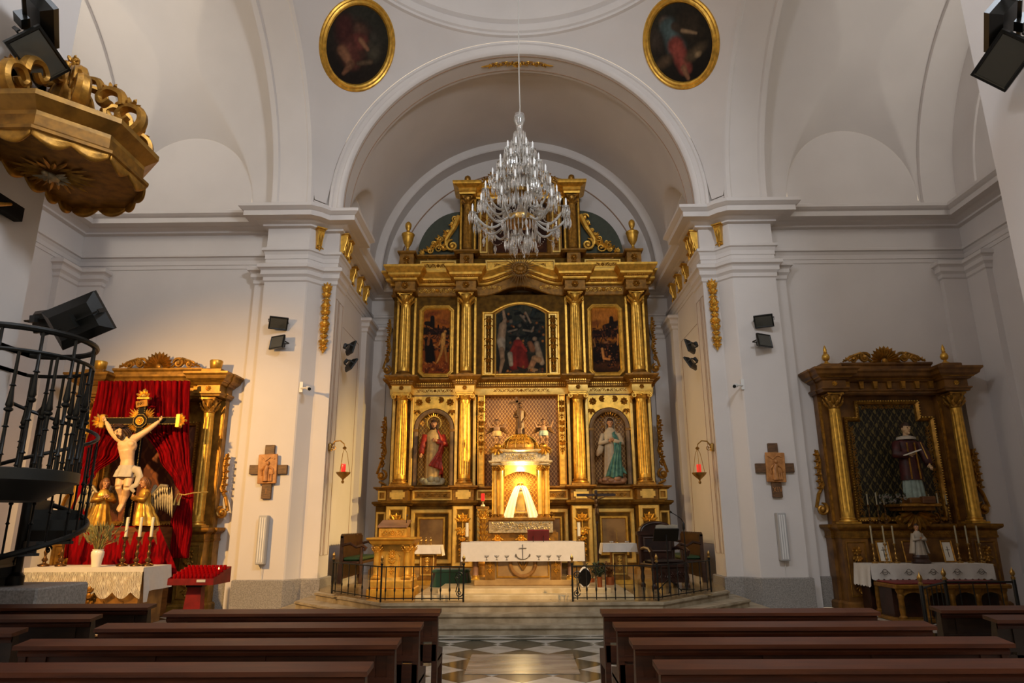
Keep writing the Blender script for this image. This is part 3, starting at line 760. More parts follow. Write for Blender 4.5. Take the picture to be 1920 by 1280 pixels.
def head_on(par, pos, s, skin='skin', hair='hair', yaw=0.0, tilt=0.0, lean=0.0, beard=False, long_hair=False, neck=True, veil=None):
    Mx = T(*pos) @ RZ(yaw) @ RY(lean) @ RX(tilt)
    h = MB(); h.ball((0,0,.06*s), (.34*s,.40*s,.44*s), 14, 10); h.ball((0,-.08*s,-.2*s), (.25*s,.3*s,.3*s), 12, 8)
    h.tube([(0,-.38*s,.12*s),(0,-.47*s,-.04*s),(0,-.40*s,-.09*s)], [.03*s,.065*s,.06*s], 6)
    for k in (-1, 1):
        h.ball((k*.35*s,.02*s,-.02*s), (.05*s,.08*s,.11*s), 6, 5); h.tube([(k*.05*s,-.375*s,.14*s),(k*.22*s,-.33*s,.15*s)], [.03*s,.035*s], 5)
    h.ball((0,-.37*s,-.22*s), (.1*s,.04*s,.035*s), 8, 5)
    h.ball((0,-.32*s,-.38*s), (.1*s,.09*s,.09*s), 8, 5)
    if neck: h.tube([(0,.05*s,-.2*s),(0,.09*s,-.78*s)], [.2*s,.24*s], 10)
    o = h.xf(Mx).build('head', skin, par, 60)
    for k in (-1, 1):
        e = MB(); e.ball((k*.135*s,-.365*s,.06*s), (.055*s,.04*s,.028*s), 7, 5); e.xf(Mx).build('eye', 'ink', o, 60)
    mo = MB(); mo.ball((0,-.405*s,-.22*s), (.09*s,.02*s,.018*s), 7, 4); mo.xf(Mx).build('mouth', 'robe_red', o, 60)
    if hair:
        g = MB()
        def cap(u, v):
            a = 2*PI*u; t = PI*0.56*v; f = 1.0
            x, y, z = .375*s*math.sin(t)*math.cos(a), .44*s*math.sin(t)*math.sin(a)+.05*s, .1*s+.46*s*math.cos(t)
            if y < -.05*s: z = max(z, .26*s-(y+.05*s)*-.15)
            w = 1+.04*math.sin(9*a+6*t); return (x*w, y*w, z)
        g.grid(cap, 28, 8)
        if long_hair:
            for k in (-1, 1):
                for j in range(3):
                    g.tube([(k*(.3+.03*j)*s,(-.05+.15*j)*s,.2*s),(k*(.4)*s,(-.02+.15*j)*s,-.1*s),(k*(.36+.04*math.sin(j))*s,(.05+.13*j)*s,-.45*s),(k*.32*s,(-.05+.15*j)*s,-.75*s)], [.06*s,.1*s,.1*s,.05*s], 6)
            g.tube([(0,.4*s,.2*s),(0,.44*s,-.2*s),(0,.32*s,-.75*s)], [.2*s,.24*s,.16*s], 8)
        if beard:
            g.ball((0,-.25*s,-.42*s), (.2*s,.17*s,.18*s), 10, 6)
            for k in (-1, 1): g.tube([(k*.3*s,-.1*s,-.02*s),(k*.27*s,-.2*s,-.28*s),(k*.1*s,-.32*s,-.42*s)], [.05*s,.08*s,.08*s], 5)
            g.tube([(-.14*s,-.385*s,-.2*s),(0,-.42*s,-.155*s),(.14*s,-.385*s,-.2*s)], .025*s, 4)
        g.xf(Mx).build('hair', hair, par, 60)
    if veil:
        g = MB()
        def vl(u, v):
            a = PI*(-0.05+1.1*u); t = v
            if t < 0.4:
                q = PI/2*t/0.4; r = math.sin(q); z = .12*s+.5*s*math.cos(q)
            else: r = 1+.45*(t-.4); z = .12*s-(t-.4)*1.9*s
            return (.43*s*r*math.cos(a)*(1+.03*math.sin(10*a)), .06*s+.48*s*r*math.sin(a)*(1 if t < .4 else .9), z)
        g.grid(vl, 24, 14); ob = g.xf(Mx).build('veil', veil, par, 60)
        sd_ = ob.modifiers.new('thickness', 'SOLIDIFY'); sd_.thickness = .04*s
    return o
def robe(rings, folds=9, seg=72, amp=0.06, tw=0.0, ph=0.0, sharp=1.0):
    """draped garment: rings of (z, rx, ry, cx, cy, fold)"""
    mb = MB(); loops = []; zt = rings[-1][0]
    for z, rx, ry, cx, cy, fo in rings:
        L = []
        for i in range(seg):
            a = 2*PI*i/seg; w = math.sin(folds*a+ph+tw*z/zt)+.5*math.sin((folds*2-3)*a+2.1+ph-tw*z/zt)
            k = 1+amp*fo*w; L.append((cx+rx*k*math.cos(a), cy+ry*k*math.sin(a), z+ (0.012*zt*fo*math.sin(folds*a+ph) if z < zt*.05 else 0)))
        loops.append(L)
    return mb.loft(loops)
def interp_rings(keys, n=26):
    out = []; z0, z1 = keys[0][0], keys[-1][0]
    for i in range(n+1):
        z = z0+(z1-z0)*i/n
        for a, b in zip(keys, keys[1:]):
            if a[0] <= z <= b[0]+1e-9:
                t = (z-a[0])/(b[0]-a[0]); t2 = t*t*(3-2*t)
                out.append(tuple([z]+[a[k]+(b[k]-a[k])*t2 for k in range(1, 6)])); break
    return out
def halo(par, c, r, rays=24, mat_='gold', ring=True):
    mb = MB()
    if ring: mb.tube([(c[0]+r*.62*math.cos(2*PI*i/28), c[1], c[2]+r*.62*math.sin(2*PI*i/28)) for i in range(28)], r*.06, 5, closed=True)
    for i in range(rays):
        a = 2*PI*i/rays; q = r*(1.0 if i % 2 else .84)
        mb.leaf((c[0]+r*.55*math.cos(a), c[1], c[2]+r*.55*math.sin(a)), (c[0]+q*math.cos(a), c[1], c[2]+q*math.sin(a)), r*.12, .2)
    return mb.build('halo', mat_, par)
def mantle(par, name, mat_, fn, nu=40, nv=30, th=.02):
    o = MB().grid(fn, nu, nv).build(name, mat_, par, 60); s = o.modifiers.new('thickness', 'SOLIDIFY'); s.thickness = th; return o
def cloud_base(par, r, h, mat_='cloud', seed=3, name='base'):
    rnd = random.Random(seed); mb = MB(); mb.lathe([(r*.9,0),(r,h*.2),(r*.85,h*.7),(r*.5,h)], 16, sy=.75)
    for i in range(11):
        a = 2*PI*i/11; q = r*(.75+.15*rnd.random()); mb.ball((q*math.cos(a), q*.75*math.sin(a), h*(.35+.35*rnd.random())), (r*.3,r*.26,h*.38), 8, 6)
    return mb.build(name, mat_, par, 60)
# ================================================================== MAIN ALTARPIECE
RB = thing('altarpiece', 'tall gilded altarpiece with fluted columns and painted panels filling the chancel end', 'altarpiece', (0.04, 19.2, 0))
def stuffpart(o): o['kind'] = 'stuff'; return o
CX = (-3.35, -1.58, 1.58, 3.35)
def epath(hw=3.78, pr=.5, w=.27, cols=CX, y0=0.0):
    p = [(-hw,.5),(-hw,y0)]
    for c in cols: p += [(c-w,y0),(c-w,y0-pr),(c+w,y0-pr),(c+w,y0)]
    return p+[(hw,y0),(hw,.5)]
# --- base
MB().bx(-4.0,4.0,-.08,.75,.41,2.2).build('dado', 'faux_olive', RB, 0)
MB().sweep([(-.1,2.17),(.04,2.17),(.06,2.2),(.1,2.23),(.1,2.28),(.03,2.29),(-.1,2.3)], epath(4.0,.48,.31,CX,-.08)).build('dado_cornice', 'faux_olive', RB, 25)
MB().sweep([(-.1,.41),(.1,.41),(.1,.52),(.06,.56),(.02,.58),(-.1,.58)], epath(4.0,.48,.31,CX,-.08)).build('plinth', 'faux_marble', RB, 25)
MB().bx(-3.95,3.95,-.05,.75,2.29,2.62).build('predella', 'gold_dark', RB, 0)
MB().sweep([(-.1,2.59),(.03,2.59),(.05,2.62),(.1,2.64),(.1,2.68),(-.1,2.69)], epath(3.98,.5,.3,CX,-.05)).build('predella_cornice', 'gold_old', RB, 25)
def fr(w, h, prof, cx, cz, y, name, mat_, par=RB):
    P_ = [(cx-w/2,cz-h/2),(cx+w/2,cz-h/2),(cx+w/2,cz+h/2),(cx-w/2,cz+h/2)]
    return MB().frame(P_, prof, y).build(name, mat_, par, 20)
FP = [(0,0),(0,.03),(.015,.045),(.05,.045),(.065,.03),(.075,.0)]
FPW = [(0,0),(0,.02),(.02,.04),(.09,.04),(.11,.02),(.12,0)]
for c in CX:
    pd = MB().bx(c-.29,c+.29,-.54,-.08,.56,2.18).build('pedestal', 'faux_olive', RB, 0)
    fr(.54,1.56,FPW,c,1.38,-.54,'pedestal_frame','gold_pale',pd)
    mb = MB(); y = -.545
    rosette(mb, c, 1.84, .12, y); fan(mb, c, 1.72, .26, PI*.15, PI*.85, 5, y, .34)
    fan(mb, c, 1.6, .24, -PI*.9, -PI*.1, 5, y, .36); garland(mb, .7, .24, y, c, 1.5, 5)
    for s in (-1,1): spiral(mb, c+s*.09, 1.52, .08, 1.2, PI/2, s, .02, y)
    mb.tube([(c,y,1.86),(c,y,.9)], .02, 5)
    mb.build('pedestal_carving', 'gold', pd)
    di = MB().bx(c-.28,c+.28,-.5,-.05,2.29,2.6).build('die_block', 'gold_old', RB, 0)
    P_ = [(c-.2,2.33),(c+.2,2.33),(c+.2,2.57),(c-.2,2.57)]
    q = .05; P8 = [(c-.2+q,2.33),(c+.2-q,2.33),(c+.2-q,2.33+q),(c+.2,2.33+q),(c+.2,2.57-q),(c+.2-q,2.57-q),(c+.2-q,2.57),(c-.2+q,2.57),(c-.2+q,2.57-q),(c-.2,2.57-q),(c-.2,2.33+q),(c-.2+q,2.33+q)]
    MB().prism_y(P8, -.525, -.5).build('die_panel', 'gold_pale', di, 0)
for s in (-1, 1):
    c = s*2.465; fr(1.14,1.42,FPW,c,1.37,-.08,'panel_frame','gold_pale')
    fr(.76,1.02,FP,c,1.37,-.09,'panel_bead','gold'); MB().bx(c-.33,c+.33,-.1,-.06,.9,1.84).build('marble_panel', 'faux_marble', RB, 0)
    fr(.78,1.42,FPW,s*.86,1.37,-.08,'panel_frame','gold_pale'); fr(.44,1.02,FP,s*.86,1.37,-.09,'panel_bead','gold')
    MB().bx(s*.86-.18,s*.86+.18,-.1,-.06,.9,1.84).build('marble_panel', 'faux_marble', RB, 0)
    fr(.28,1.3,FP,s*3.84,1.37,-.08,'panel_frame','gold_pale')
    # predella panels
    for cc, ww, n in ((s*2.465,1.12,5),(s*.85,.82,3)):
        fr(ww,.29,FP,cc,2.45,-.05,'predella_frame','gold_pale'); mb = MB(); scrollband(mb, ww*.72, .11, -.055, n, cc, 2.45); mb.build('predella_carving', 'gold_dark', RB)
    fr(.24,.27,FP,s*3.84,2.45,-.05,'predella_frame','gold_pale')
# --- lower storey
ZL0, ZL1 = 2.68, 5.24
r = .165; bs = base_mesh(r,.2,'gold_dark'); sh = shaft_mesh(2.16,r,'gold'); cp = ionic_mesh(r,.2,'gold')
for c in CX:
    put_column(RB, sh, bs, cp, c, -.26, ZL0, .2, 2.16)
    MB().bx(c-.3,c+.3,-.05,.5,ZL0,ZL1).build('column_backing', 'faux_olive', RB, 0)
    for s in (-1, 1): MB().cbx(c+s*.255-.045,c+s*.255+.045,-.1,0,ZL0+.02,ZL1-.06,.012).build('gilt_strip', 'gold_pale', RB, 0)
for s in (-1, 1):
    c = s*2.465; a = .45; zs = 4.28; arcn = arcpts(c, zs, a, PI, 0, 24)
    P_ = [(c-.6,ZL0),(c-a,ZL0)]+arcn+[(c+a,ZL0),(c+.6,ZL0),(c+.6,ZL1),(c-.6,ZL1)]
    MB().prism_y(P_, 0, .12).build('niche_wall', 'faux_grey', RB, 0)
    mb = MB(); mb.grid(lambda u, v: (c-(a+.1)*math.cos(PI*u), .1+.16*math.sin(PI*u), ZL0+(4.95-ZL0)*v), 24, 6)
    mb.build('niche_lining', 'damask_gold' if s < 0 else 'damask_rose', RB, 60)
    mb = MB(); L = []
    for (x, z) in [(c-a,ZL0)]+arcn+[(c+a,ZL0)]:
        dx, dz = (x-c, max(0, z-zs)); k = math.hypot(dx, dz) or 1; L.append([(x,.0,z),(x,-.03,z),(x+dx/k*.04,-.05,z+dz/k*.04),(x+dx/k*.1,-.05,z+dz/k*.1),(x+dx/k*.12,0,z+dz/k*.12)])
    mb.loft(L, cap=False, closed=False); mb.build('niche_archivolt', 'faux_grey', RB, 30)
    # gilt spandrels
    for t in (-1, 1):
        pts = [(c+t*.6,4.34),(c+t*.6,5.2),(c,5.2)]+[(c+t*(a+.125)*math.sin(q), zs+(a+.125)*math.cos(q)) for q in [PI/2*i/10 for i in range(11)]]
        MB().prism_y(pts if t > 0 else list(reversed(pts)), -.035, 0).build('spandrel', 'gold', RB, 0)
        mb = MB(); rosette(mb, c+t*.44, 5.03, .11, -.04); fan(mb, c+t*.5, 4.85, .2, -PI*.7, -PI*.3, 3, -.04, .4); fan(mb, c+t*.3, 5.1, .2, PI-.4 if t > 0 else -.4, PI+.4 if t > 0 else .4, 3, -.04, .4)
        mb.build('spandrel_carving', 'gold_dark', RB)
    for t in (-1, 1): MB().bx(c+t*.52-.08,c+t*.52+.08,-.06,0,4.2,4.27).build('impost', 'gold_old', RB, 0)
    MB().bx(c-.62,c+.62,-.1,.6,ZL0-.02,ZL0+.04).build('niche_floor', 'faux_olive', RB, 0)
    # centre bay strips
    c = s*1.14; fr(.2,2.5,[(0,0),(0,.03),(.02,.04),(.03,.02),(.035,0)],c,3.97,-.02,'strip_frame','gold_pale'); MB().bx(c-.1,c+.1,-.02,.3,ZL0,ZL1).build('gilt_strip', 'gold', RB, 0)
    mb = MB(); garland(mb, 1.5, .15, -.025, c, 5.08, 8); mb.build('strip_carving', 'gold_dark', RB)
MB().bx(-1.06,1.06,.28,.34,ZL0,ZL1).build('damask_hanging', 'damask_rose', RB, 0)
MB().bx(-3.78,3.78,.5,.75,.5,8.93).build('back_board', 'faux_olive', RB, 0)
# --- first entablature
MB().sweep([(-.3,5.24),(.02,5.24),(.03,5.3),(.03,5.42),(.06,5.44),(-.3,5.44)], epath(3.72,.46,.24)).build('architrave', 'gold_pale', RB, 25)
MB().sweep([(-.3,5.44),(.05,5.44),(.07,5.47),(.07,5.5),(.1,5.52),(.1,5.55),(.14,5.58),(.2,5.63),(.22,5.66),(.22,5.7),(-.3,5.73)], epath(3.72,.46,.24)).build('cornice', 'gold_old', RB, 25)
def dent_course(z0, z1, out, hw=3.72, pr=.46, w=.24, step=.06, mat_='gold_dark'):
    mb = MB(); x = -hw
    segs = []; prev = -hw
    for c in CX: segs += [(prev, c-w, 0.0), (c-w, c+w, -pr)]; prev = c+w
    segs.append((prev, hw, 0.0))
    for a, b, y in segs:
        n = max(1, int((b-a)/step)); dentils(mb, a, b, n, y-out, y, z0, z1)
    return stuffpart(mb.build('dentil_course', mat_, RB, 0))
dent_course(5.47,5.51,.1); dent_course(5.53,5.57,.14,mat_='gold')
for c in (-2.465, 2.465): mb = MB(); scrollband(mb, 1.05, .11, -.035, 4, c, 5.36); mb.build('frieze_carving', 'gold_dark', RB)
mb = MB(); scrollband(mb, 1.6, .11, -.035, 6, 0, 5.36); mb.build('frieze_carving', 'gold_dark', RB)
for c in CX: mb = MB(); rosette(mb, c, 5.36, .07, -.5); mb.build('rosette', 'gold_dark', RB)
# --- upper storey
ZU0, ZU1 = 5.73, 8.19
bs = base_mesh(r,.15,'gold_old'); sh = shaft_mesh(1.98,r*.98,'gold'); cp = corinth_mesh(r*.9,.33,'gold')
for c in CX:
    put_column(RB, sh, bs, cp, c, -.24, ZU0, .15, 1.98)
    for s in (-1, 1): MB().cbx(c+s*.25-.04,c+s*.25+.04,-.06,.05,ZU0+.02,ZU1-.02,.012).build('gilt_strip', 'gold', RB, 0)
MB().bx(-3.74,3.74,0,.6,ZU0-.02,ZU1+.05).build('upper_wall', 'faux_olive', RB, 0)
FPB = [(0,0),(0,.04),(.02,.06),(.05,.065),(.075,.05),(.095,.055),(.125,.03),(.14,.0)]
def octo(c, w, h, zc, q): 
    x0, x1, z0, z1 = c-w/2, c+w/2, zc-h/2, zc+h/2
    return [(x0+q,z0),(x1-q,z0),(x1,z0+q),(x1,z1-q),(x1-q,z1),(x0+q,z1),(x0,z1-q),(x0,z0+q)]
def side_frame(c):
    MB().frame(octo(c,1.04,2.18,6.84,.15), FPB, 0).build('painting_frame', 'gold', RB, 25)
    mb = MB(); P_ = octo(c,.98,2.12,6.84,.14)
    for i in range(8):
        a, b = P_[i], P_[(i+1)%8]; n = int(math.dist(a,b)/.045); beads(mb, (a[0],-.055,a[1]), (b[0],-.055,b[1]), n, .016, 4)
    stuffpart(mb.build('frame_beading', 'gold_pale', RB, 60))
side_frame(-2.465); side_frame(2.465)
def crowd(rr, n, x0, x1, z0, z1, cols, sz=.05):
    out = []
    for i in range(n):
        x = x0+(x1-x0)*rr.random(); z = z0+(z1-z0)*rr.random(); a = rr.random()*3.1; L = sz*(1+1.6*rr.random())
        out.append(('c',x,z,x+L*math.cos(a),z+L*.5*math.sin(a),sz*(.35+.5*rr.random()),sz*(.2+.3*rr.random()),rr.choice(cols),.5))
        if i % 3 == 0: out.append(('e',x,z+sz*.9,sz*.42,sz*.46,0,rr.choice(['8A5428','A86A34','6A3A1C']),.4))
    return out
rr = random.Random(4); DKS = ['2A140A','1A0E08','4A2410','3A1C0E','22120A','5E3014']
lay = [('e',.5,.88,.6,.3,0,'A0581C',.8),('e',.3,.92,.3,.1,.3,'7A3A14',.9),('e',.75,.8,.25,.08,-.3,'84441A',.9),('c',.34,.87,.34,.7,.075,.09,'14100C',.2),('c',.12,.78,.26,.77,.08,.1,'1A1008',.3),('c',.56,.75,.56,.64,.025,.035,'140C08',.3),('c',.0,.66,1,.64,.16,.14,'1E1008',.5)]
lay += crowd(rr, 90, 0, 1, .34, .68, DKS, .055)
lay += [('c',.22,.5,.3,.22,.15,.2,'120A06',.4),('c',.25,.6,.2,.45,.05,.05,'7A4420',.4),('c',.76,.6,.74,.42,.085,.075,'C88E44',.35),('e',.82,.65,.05,.055,0,'B87838',.3),('c',.74,.42,.68,.3,.06,.05,'B87C38',.35),('c',.68,.3,.54,.17,.05,.028,'C08438',.35),('c',.82,.4,.9,.17,.05,.028,'A06A2C',.35),('c',.72,.57,.6,.44,.032,.025,'B87C38',.4),('c',.42,.44,.56,.4,.035,.025,'A86A30',.4)]
lay += crowd(rr, 40, 0, 1, .02, .16, ['9A4C1A','7A3410','B06424','5A260C'], .06)
picture('painting', .8, 1.94, lay, ('B8641A','84380C'), 84, .35, RB, (-2.465,-.012,5.87), lambda x, z: abs(x) < .38, 4, gain=.8)
lay = [('e',.3,.85,.6,.25,0,'B06A24',.8),('e',.1,.75,.2,.1,.4,'7E4418',.9),('c',.74,.84,.74,.66,.07,.12,'1A100A',.3),('c',.5,.7,1,.74,.1,.16,'20120A',.4),('c',.0,.58,1,.62,.18,.2,'1E1008',.5),('c',.0,.3,1,.3,.4,.4,'180C06',.5)]
lay += crowd(rr, 120, 0, 1, .06, .7, DKS+['6E4020','140A06'], .055)
lay += [('c',.36,.36,.4,.22,.05,.045,'C07E40',.4),('c',.4,.21,.6,.2,.04,.05,'B87438',.4),('e',.62,.24,.05,.05,0,'A86A34',.4),('e',.5,.46,.1,.04,.2,'8A5A34',.5),('c',.95,.58,.92,.42,.03,.025,'A86A30',.5),('c',.06,.5,.12,.4,.03,.025,'94602C',.5)]
picture('painting', .8, 1.94, lay, ('C27420','2A1406'), 84, .35, RB, (2.465,-.012,5.87), lambda x, z: abs(x) < .38, 9, gain=.8)
# central picture under an arched frame
def archpoly(w, z0, zs, rise, n=16):
    return [(-w,z0),(w,z0)]+[(w-2*w*i/n, zs+rise*(1-(1-2*i/n)**2)) for i in range(n+1)]
MB().frame([(-1.14,5.78),(1.14,5.78),(1.14,7.72),(.86,7.72)]+[(.86-1.72*i/14, 7.72+.3*(1-(1-2*i/14)**2)) for i in range(1,14)]+[(-.86,7.72),(-1.14,7.72)], [(0,0),(0,.04),(.03,.06),(.06,.06),(.08,.03),(.1,0)], 0).build('centre_frame', 'gold', RB, 25)
MB().frame(archpoly(.76,5.74,7.66,.3), [(0,0),(0,.05),(.02,.07),(.04,.05),(.05,0)], 0).build('painting_frame', 'gold_pale', RB, 25)
for s in (-1, 1):
    fr(.26,1.82,FP,s*.94,6.74,-.0,'strip_frame','gold_pale'); mb = MB(); garland(mb, 1.6, .17, -.02, s*.94, 7.55, 8); mb.build('strip_carving', 'gold_dark', RB)
lay = [('e',.8,.95,.35,.12,.2,'4E4E3C',.8)]+crowd(rr, 110, 0, 1, .3, .95, ['20221E','141816','2C2A24','1A1E1C','38322A','2A3230'], .06)
FL = ['A8896C','94785E','B4977A']
lay += [('c',.14,.9,.18,.76,.028,.035,FL[0],.4),('e',.11,.93,.04,.03,0,FL[2],.4),('c',.18,.76,.14,.68,.04,.05,FL[0],.4),('c',.14,.68,.1,.5,.075,.08,'A08468',.35),('c',.1,.47,.12,.36,.085,.06,'B0A08A',.4),('c',.11,.36,.13,.22,.055,.04,FL[1],.35),('c',.13,.22,.08,.05,.045,.025,FL[1],.35),
        ('e',.44,.49,.04,.055,0,'B8957A',.3),('c',.44,.44,.44,.34,.09,.13,'8E2A22',.35),('c',.42,.34,.36,.14,.11,.09,'7E221C',.35),('c',.5,.34,.55,.1,.1,.12,'74201A',.4),('c',.36,.4,.28,.3,.035,.03,'8E2A22',.4),('c',.28,.3,.3,.16,.05,.04,'9A907E',.4),('c',.52,.42,.6,.34,.035,.03,'8E2A22',.4),
        ('c',.68,.44,.74,.36,.05,.06,'8A5A3C',.4),('c',.78,.24,.68,.1,.06,.05,'A87A58',.4),('c',.68,.1,.86,.06,.05,.04,'A8845E',.4),('c',.82,.44,.86,.3,.05,.06,'8E7E6C',.4),('c',.86,.3,.92,.18,.06,.05,'A08A70',.4),('e',.78,.5,.045,.045,0,'A08468',.4),('c',.86,.22,.76,.24,.06,.05,'9A7654',.4),
        ('c',.5,.82,.6,.74,.022,.018,'7E6C58',.5),('c',.6,.86,.7,.72,.022,.02,'8A745C',.5),('e',.56,.8,.035,.035,0,'94806A',.5),('c',.25,.6,.42,.63,.022,.02,'7A6A58',.5),('e',.3,.74,.04,.04,0,'6A5C4C',.5),('c',.56,.62,.72,.6,.024,.02,'80705C',.5),('c',.72,.6,.76,.66,.022,.018,'80705C',.5),('e',.48,.68,.035,.035,0,'6A5C4C',.5)]
lay += crowd(rr, 24, 0, 1, .0, .08, ['2A241C','3A2E22','4A3A28'], .06)
picture('painting', 1.44, 2.24, lay, ('3C3F34','1A1712'), 120, .4, RB, (0,-.03,5.76), lambda x, z: z < 1.9+.3*(1-(x/.74)**2) and abs(x) < .74, 21)
# --- frieze and main cornice, bent upwards in the middle
FRZ = [(-.3,8.19),(.03,8.19),(.05,8.22),(.05,8.26),(.02,8.27),(.02,8.5),(.06,8.53),(-.3,8.55)]
CRN = [(-.3,8.53),(.06,8.53),(.08,8.56),(.08,8.6),(.16,8.63),(.2,8.66),(.2,8.72),(.24,8.78),(.3,8.84),(.32,8.87),(.32,8.93),(-.3,8.95)]
for s in (-1, 1):
    pth = [(3.78,.5),(3.78,0),(3.62,0),(3.62,-.5),(3.08,-.5),(3.08,0),(1.85,0),(1.85,-.5),(1.31,-.5),(1.31,-.02)]
    if s < 0: pth = [(-x,y) for x,y in pth]
    else: pth = list(pth)
    sd = -1 if s > 0 else 1
    MB().sweep(FRZ, pth, side=sd).build('frieze', 'gold_old', RB, 25); MB().sweep(CRN, pth, side=sd).build('cornice', 'gold', RB, 25)
def bend(x): return .30*(0.5+0.5*math.cos(PI*min(1, abs(x)/1.15)))
for pr, nm, mt in ((FRZ,'frieze','gold_old'),(CRN,'cornice','gold')):
    MB().loft([[(x, -o, z+bend(x)) for o, z in pr] for x in [-1.31+2.62*i/40 for i in range(41)]], cap=False, closed=False).build(nm, mt, RB, 25)
mb = MB()
for i in range(44):
    x = -1.3+2.6*i/44; mb.bx(x, x+.035, -.16, 0, 8.61+bend(x), 8.65+bend(x))
stuffpart(mb.build('dentil_course', 'gold_dark', RB, 0))
mb = MB()
for a, b, y in ((-3.62,-3.08,-.5),(-3.08,-1.85,0),(-1.85,-1.31,-.5),(1.31,1.85,-.5),(1.85,3.08,0),(3.08,3.62,-.5)):
    dentils(mb, a, b, int((b-a)/.06), y-.16, y, 8.61, 8.65)
stuffpart(mb.build('dentil_course', 'gold_dark', RB, 0))
for c in (-2.465, 2.465): mb = MB(); scrollband(mb, 1.1, .17, -.025, 4, c, 8.385); mb.build('frieze_carving', 'gold', RB)
for s in (-1, 1): mb = MB(); scrollband(mb, .62, .15, -.025, 2, s*.85, 8.42+bend(.85), False); mb.build('frieze_carving', 'gold', RB)
for c in CX: mb = MB(); rosette(mb, c, 8.385, .11, -.53); mb.build('rosette', 'gold_dark', RB)
# sunburst emblem over the cornice
sb = MB(); cz = 8.86; y = -.52
for i in range(32):
    a = 2*PI*i/32; R_ = .7 if i % 2 else .54
    sb.add([(.16*math.cos(a-.11),y,cz+.16*math.sin(a-.11)),(.16*math.cos(a+.11),y,cz+.16*math.sin(a+.11)),(R_*math.cos(a),y-.04,cz+R_*math.sin(a)),(.25*math.cos(a),y-.05,cz+.25*math.sin(a))],[(0,3,2),(3,1,2),(0,1,3)])
eo = sb.build('sunburst', 'silver_gilt', RB, 0)
mb = MB(); rr = random.Random(2)
for i in range(14): a = 2*PI*i/14; mb.ball((.16*math.cos(a),y-.03,cz+.13*math.sin(a)), (.07,.05,.06), 8, 6)
mb.ball((0,y-.05,cz),(.13,.05,.1),10,6); mb.build('sunburst_cloud', 'gold_old', eo, 60)
# --- attic
MB().bx(-3.3,3.3,-.02,.6,8.93,9.47).build('attic_wall', 'faux_olive', RB, 0)
MB().sweep([(-.2,9.4),(.03,9.4),(.08,9.44),(.1,9.46),(.1,9.5),(-.2,9.51)], [(-3.2,-.02),(-1.86,-.02),(-1.86,-.4),(-1.3,-.4),(-1.3,-.02),(1.3,-.02),(1.3,-.4),(1.86,-.4),(1.86,-.02),(3.2,-.02)]).build('attic_cornice', 'gold_old', RB, 25)
for c, w, n in ((-2.465,1.1,4),(0,2.1,8),(2.465,1.1,4)):
    fr(w,.34,FP,c,9.17,-.02,'attic_frame','gold_pale'); MB().bx(c-w/2+.05,c+w/2-.05,-.03,0,9.03,9.31).build('attic_panel', 'gold', RB, 0)
    mb = MB(); scrollband(mb, w*.74, .15, -.035, n, c, 9.17); mb.build('attic_carving', 'gold_dark', RB)
for c in CX:
    k = .21 if abs(c) > 3 else .2
    p_ = MB().bx(c-k,c+k,-.42,-.0,8.93,9.42).build('attic_pedestal', 'gold_old', RB, 0)
    MB().sweep([(-.1,9.4),(.03,9.4),(.06,9.44),(.06,9.49),(-.1,9.5)], [(c-k,0),(c-k,-.42),(c+k,-.42),(c+k,0)]).build('pedestal_cap', 'gold_old', p_, 25)
    mb = MB(); rosette(mb, c, 9.25, .1, -.43); garland(mb, .22, .12, -.43, c, 9.16, 2); mb.build('pedestal_carving', 'gold_dark', p_)
for s in (-1, 1):
    mb = MB(); urn(mb, (s*3.37,-.2,9.5), 1.05, .40); mb.build('urn_finial', 'gold', RB, 50)
# crest: aedicule on two columns
bs = base_mesh(.13,.14,'gold_old'); sh = shaft_mesh(1.42,.125,'gold_dark'); cp = corinth_mesh(.115,.26,'gold_dark')
for s in (-1, 1):
    c = s*1.58; put_column(RB, sh, bs, cp, c, -.2, 9.5, .14, 1.42)
    MB().bx(c-.26,c+.26,-.04,.5,9.47,11.36).build('column_backing', 'faux_olive', RB, 0)
    for t in (-1, 1): MB().cbx(c+t*.21-.03,c+t*.21+.03,-.08,0,9.5,11.34,.01).build('gilt_strip', 'gold', RB, 0)
    c = s*1.1; MB().bx(c-.17,c+.17,-.03,.5,9.5,11.36).build('inner_pilaster', 'gold_old', RB, 0); fr(.26,1.6,FP,c,10.35,-.03,'strip_frame','gold_pale'); mb = MB(); garland(mb,1.3,.15,-.04,c,11.0,6); mb.build('strip_carving','gold_dark',RB)
    # carved volute brackets and the dark tympanum
    pts = [(s*1.8,9.5),(s*3.12,9.5)]+[(s*(1.8+1.32*math.cos(q)), 9.5+1.5*math.sin(q)) for q in [PI/2*i/14 for i in range(1,15)]]
    MB().prism_y(pts if s < 0 else list(reversed(pts)), .1, .4).build('tympanum_panel', 'tympanum', RB, 0)
    mb = MB()
    spiral(mb, s*2.05, 9.83, .2, 1.5, PI/2, -s, .055, .0); 
    mb.tube([(s*1.86,0,10.8),(s*1.93,0,10.62),(s*2.02,0,10.4),(s*2.14,0,10.2),(s*2.25,0,10.0),(s*2.24,0,9.83)], [.09,.1,.09,.08,.07,.055], 7)
    spiral(mb, s*1.98, 10.72, .13, 1.2, 0, s, .04, .0)
    for i, (x, z, q) in enumerate(((2.45,9.72,.24),(2.72,9.66,.17),(2.94,9.6,.12),(2.4,10.02,.17),(2.2,10.28,.13),(2.05,10.55,.12),(2.62,9.9,.12),(2.3,10.15,.1))):
        spiral(mb, s*x, z, q*.6, 1.3, i*1.1, s*(1 if i % 2 else -1), .028, -.02); fan(mb, s*x, z, q*1.2, i*.7, i*.7+2.2, 4, .0, .4)
    mb.build('volute_bracket', 'gold', RB)
    fr(.62,.2,FP,s*2.5,9.42,-.0,'attic_bead','gold_old')
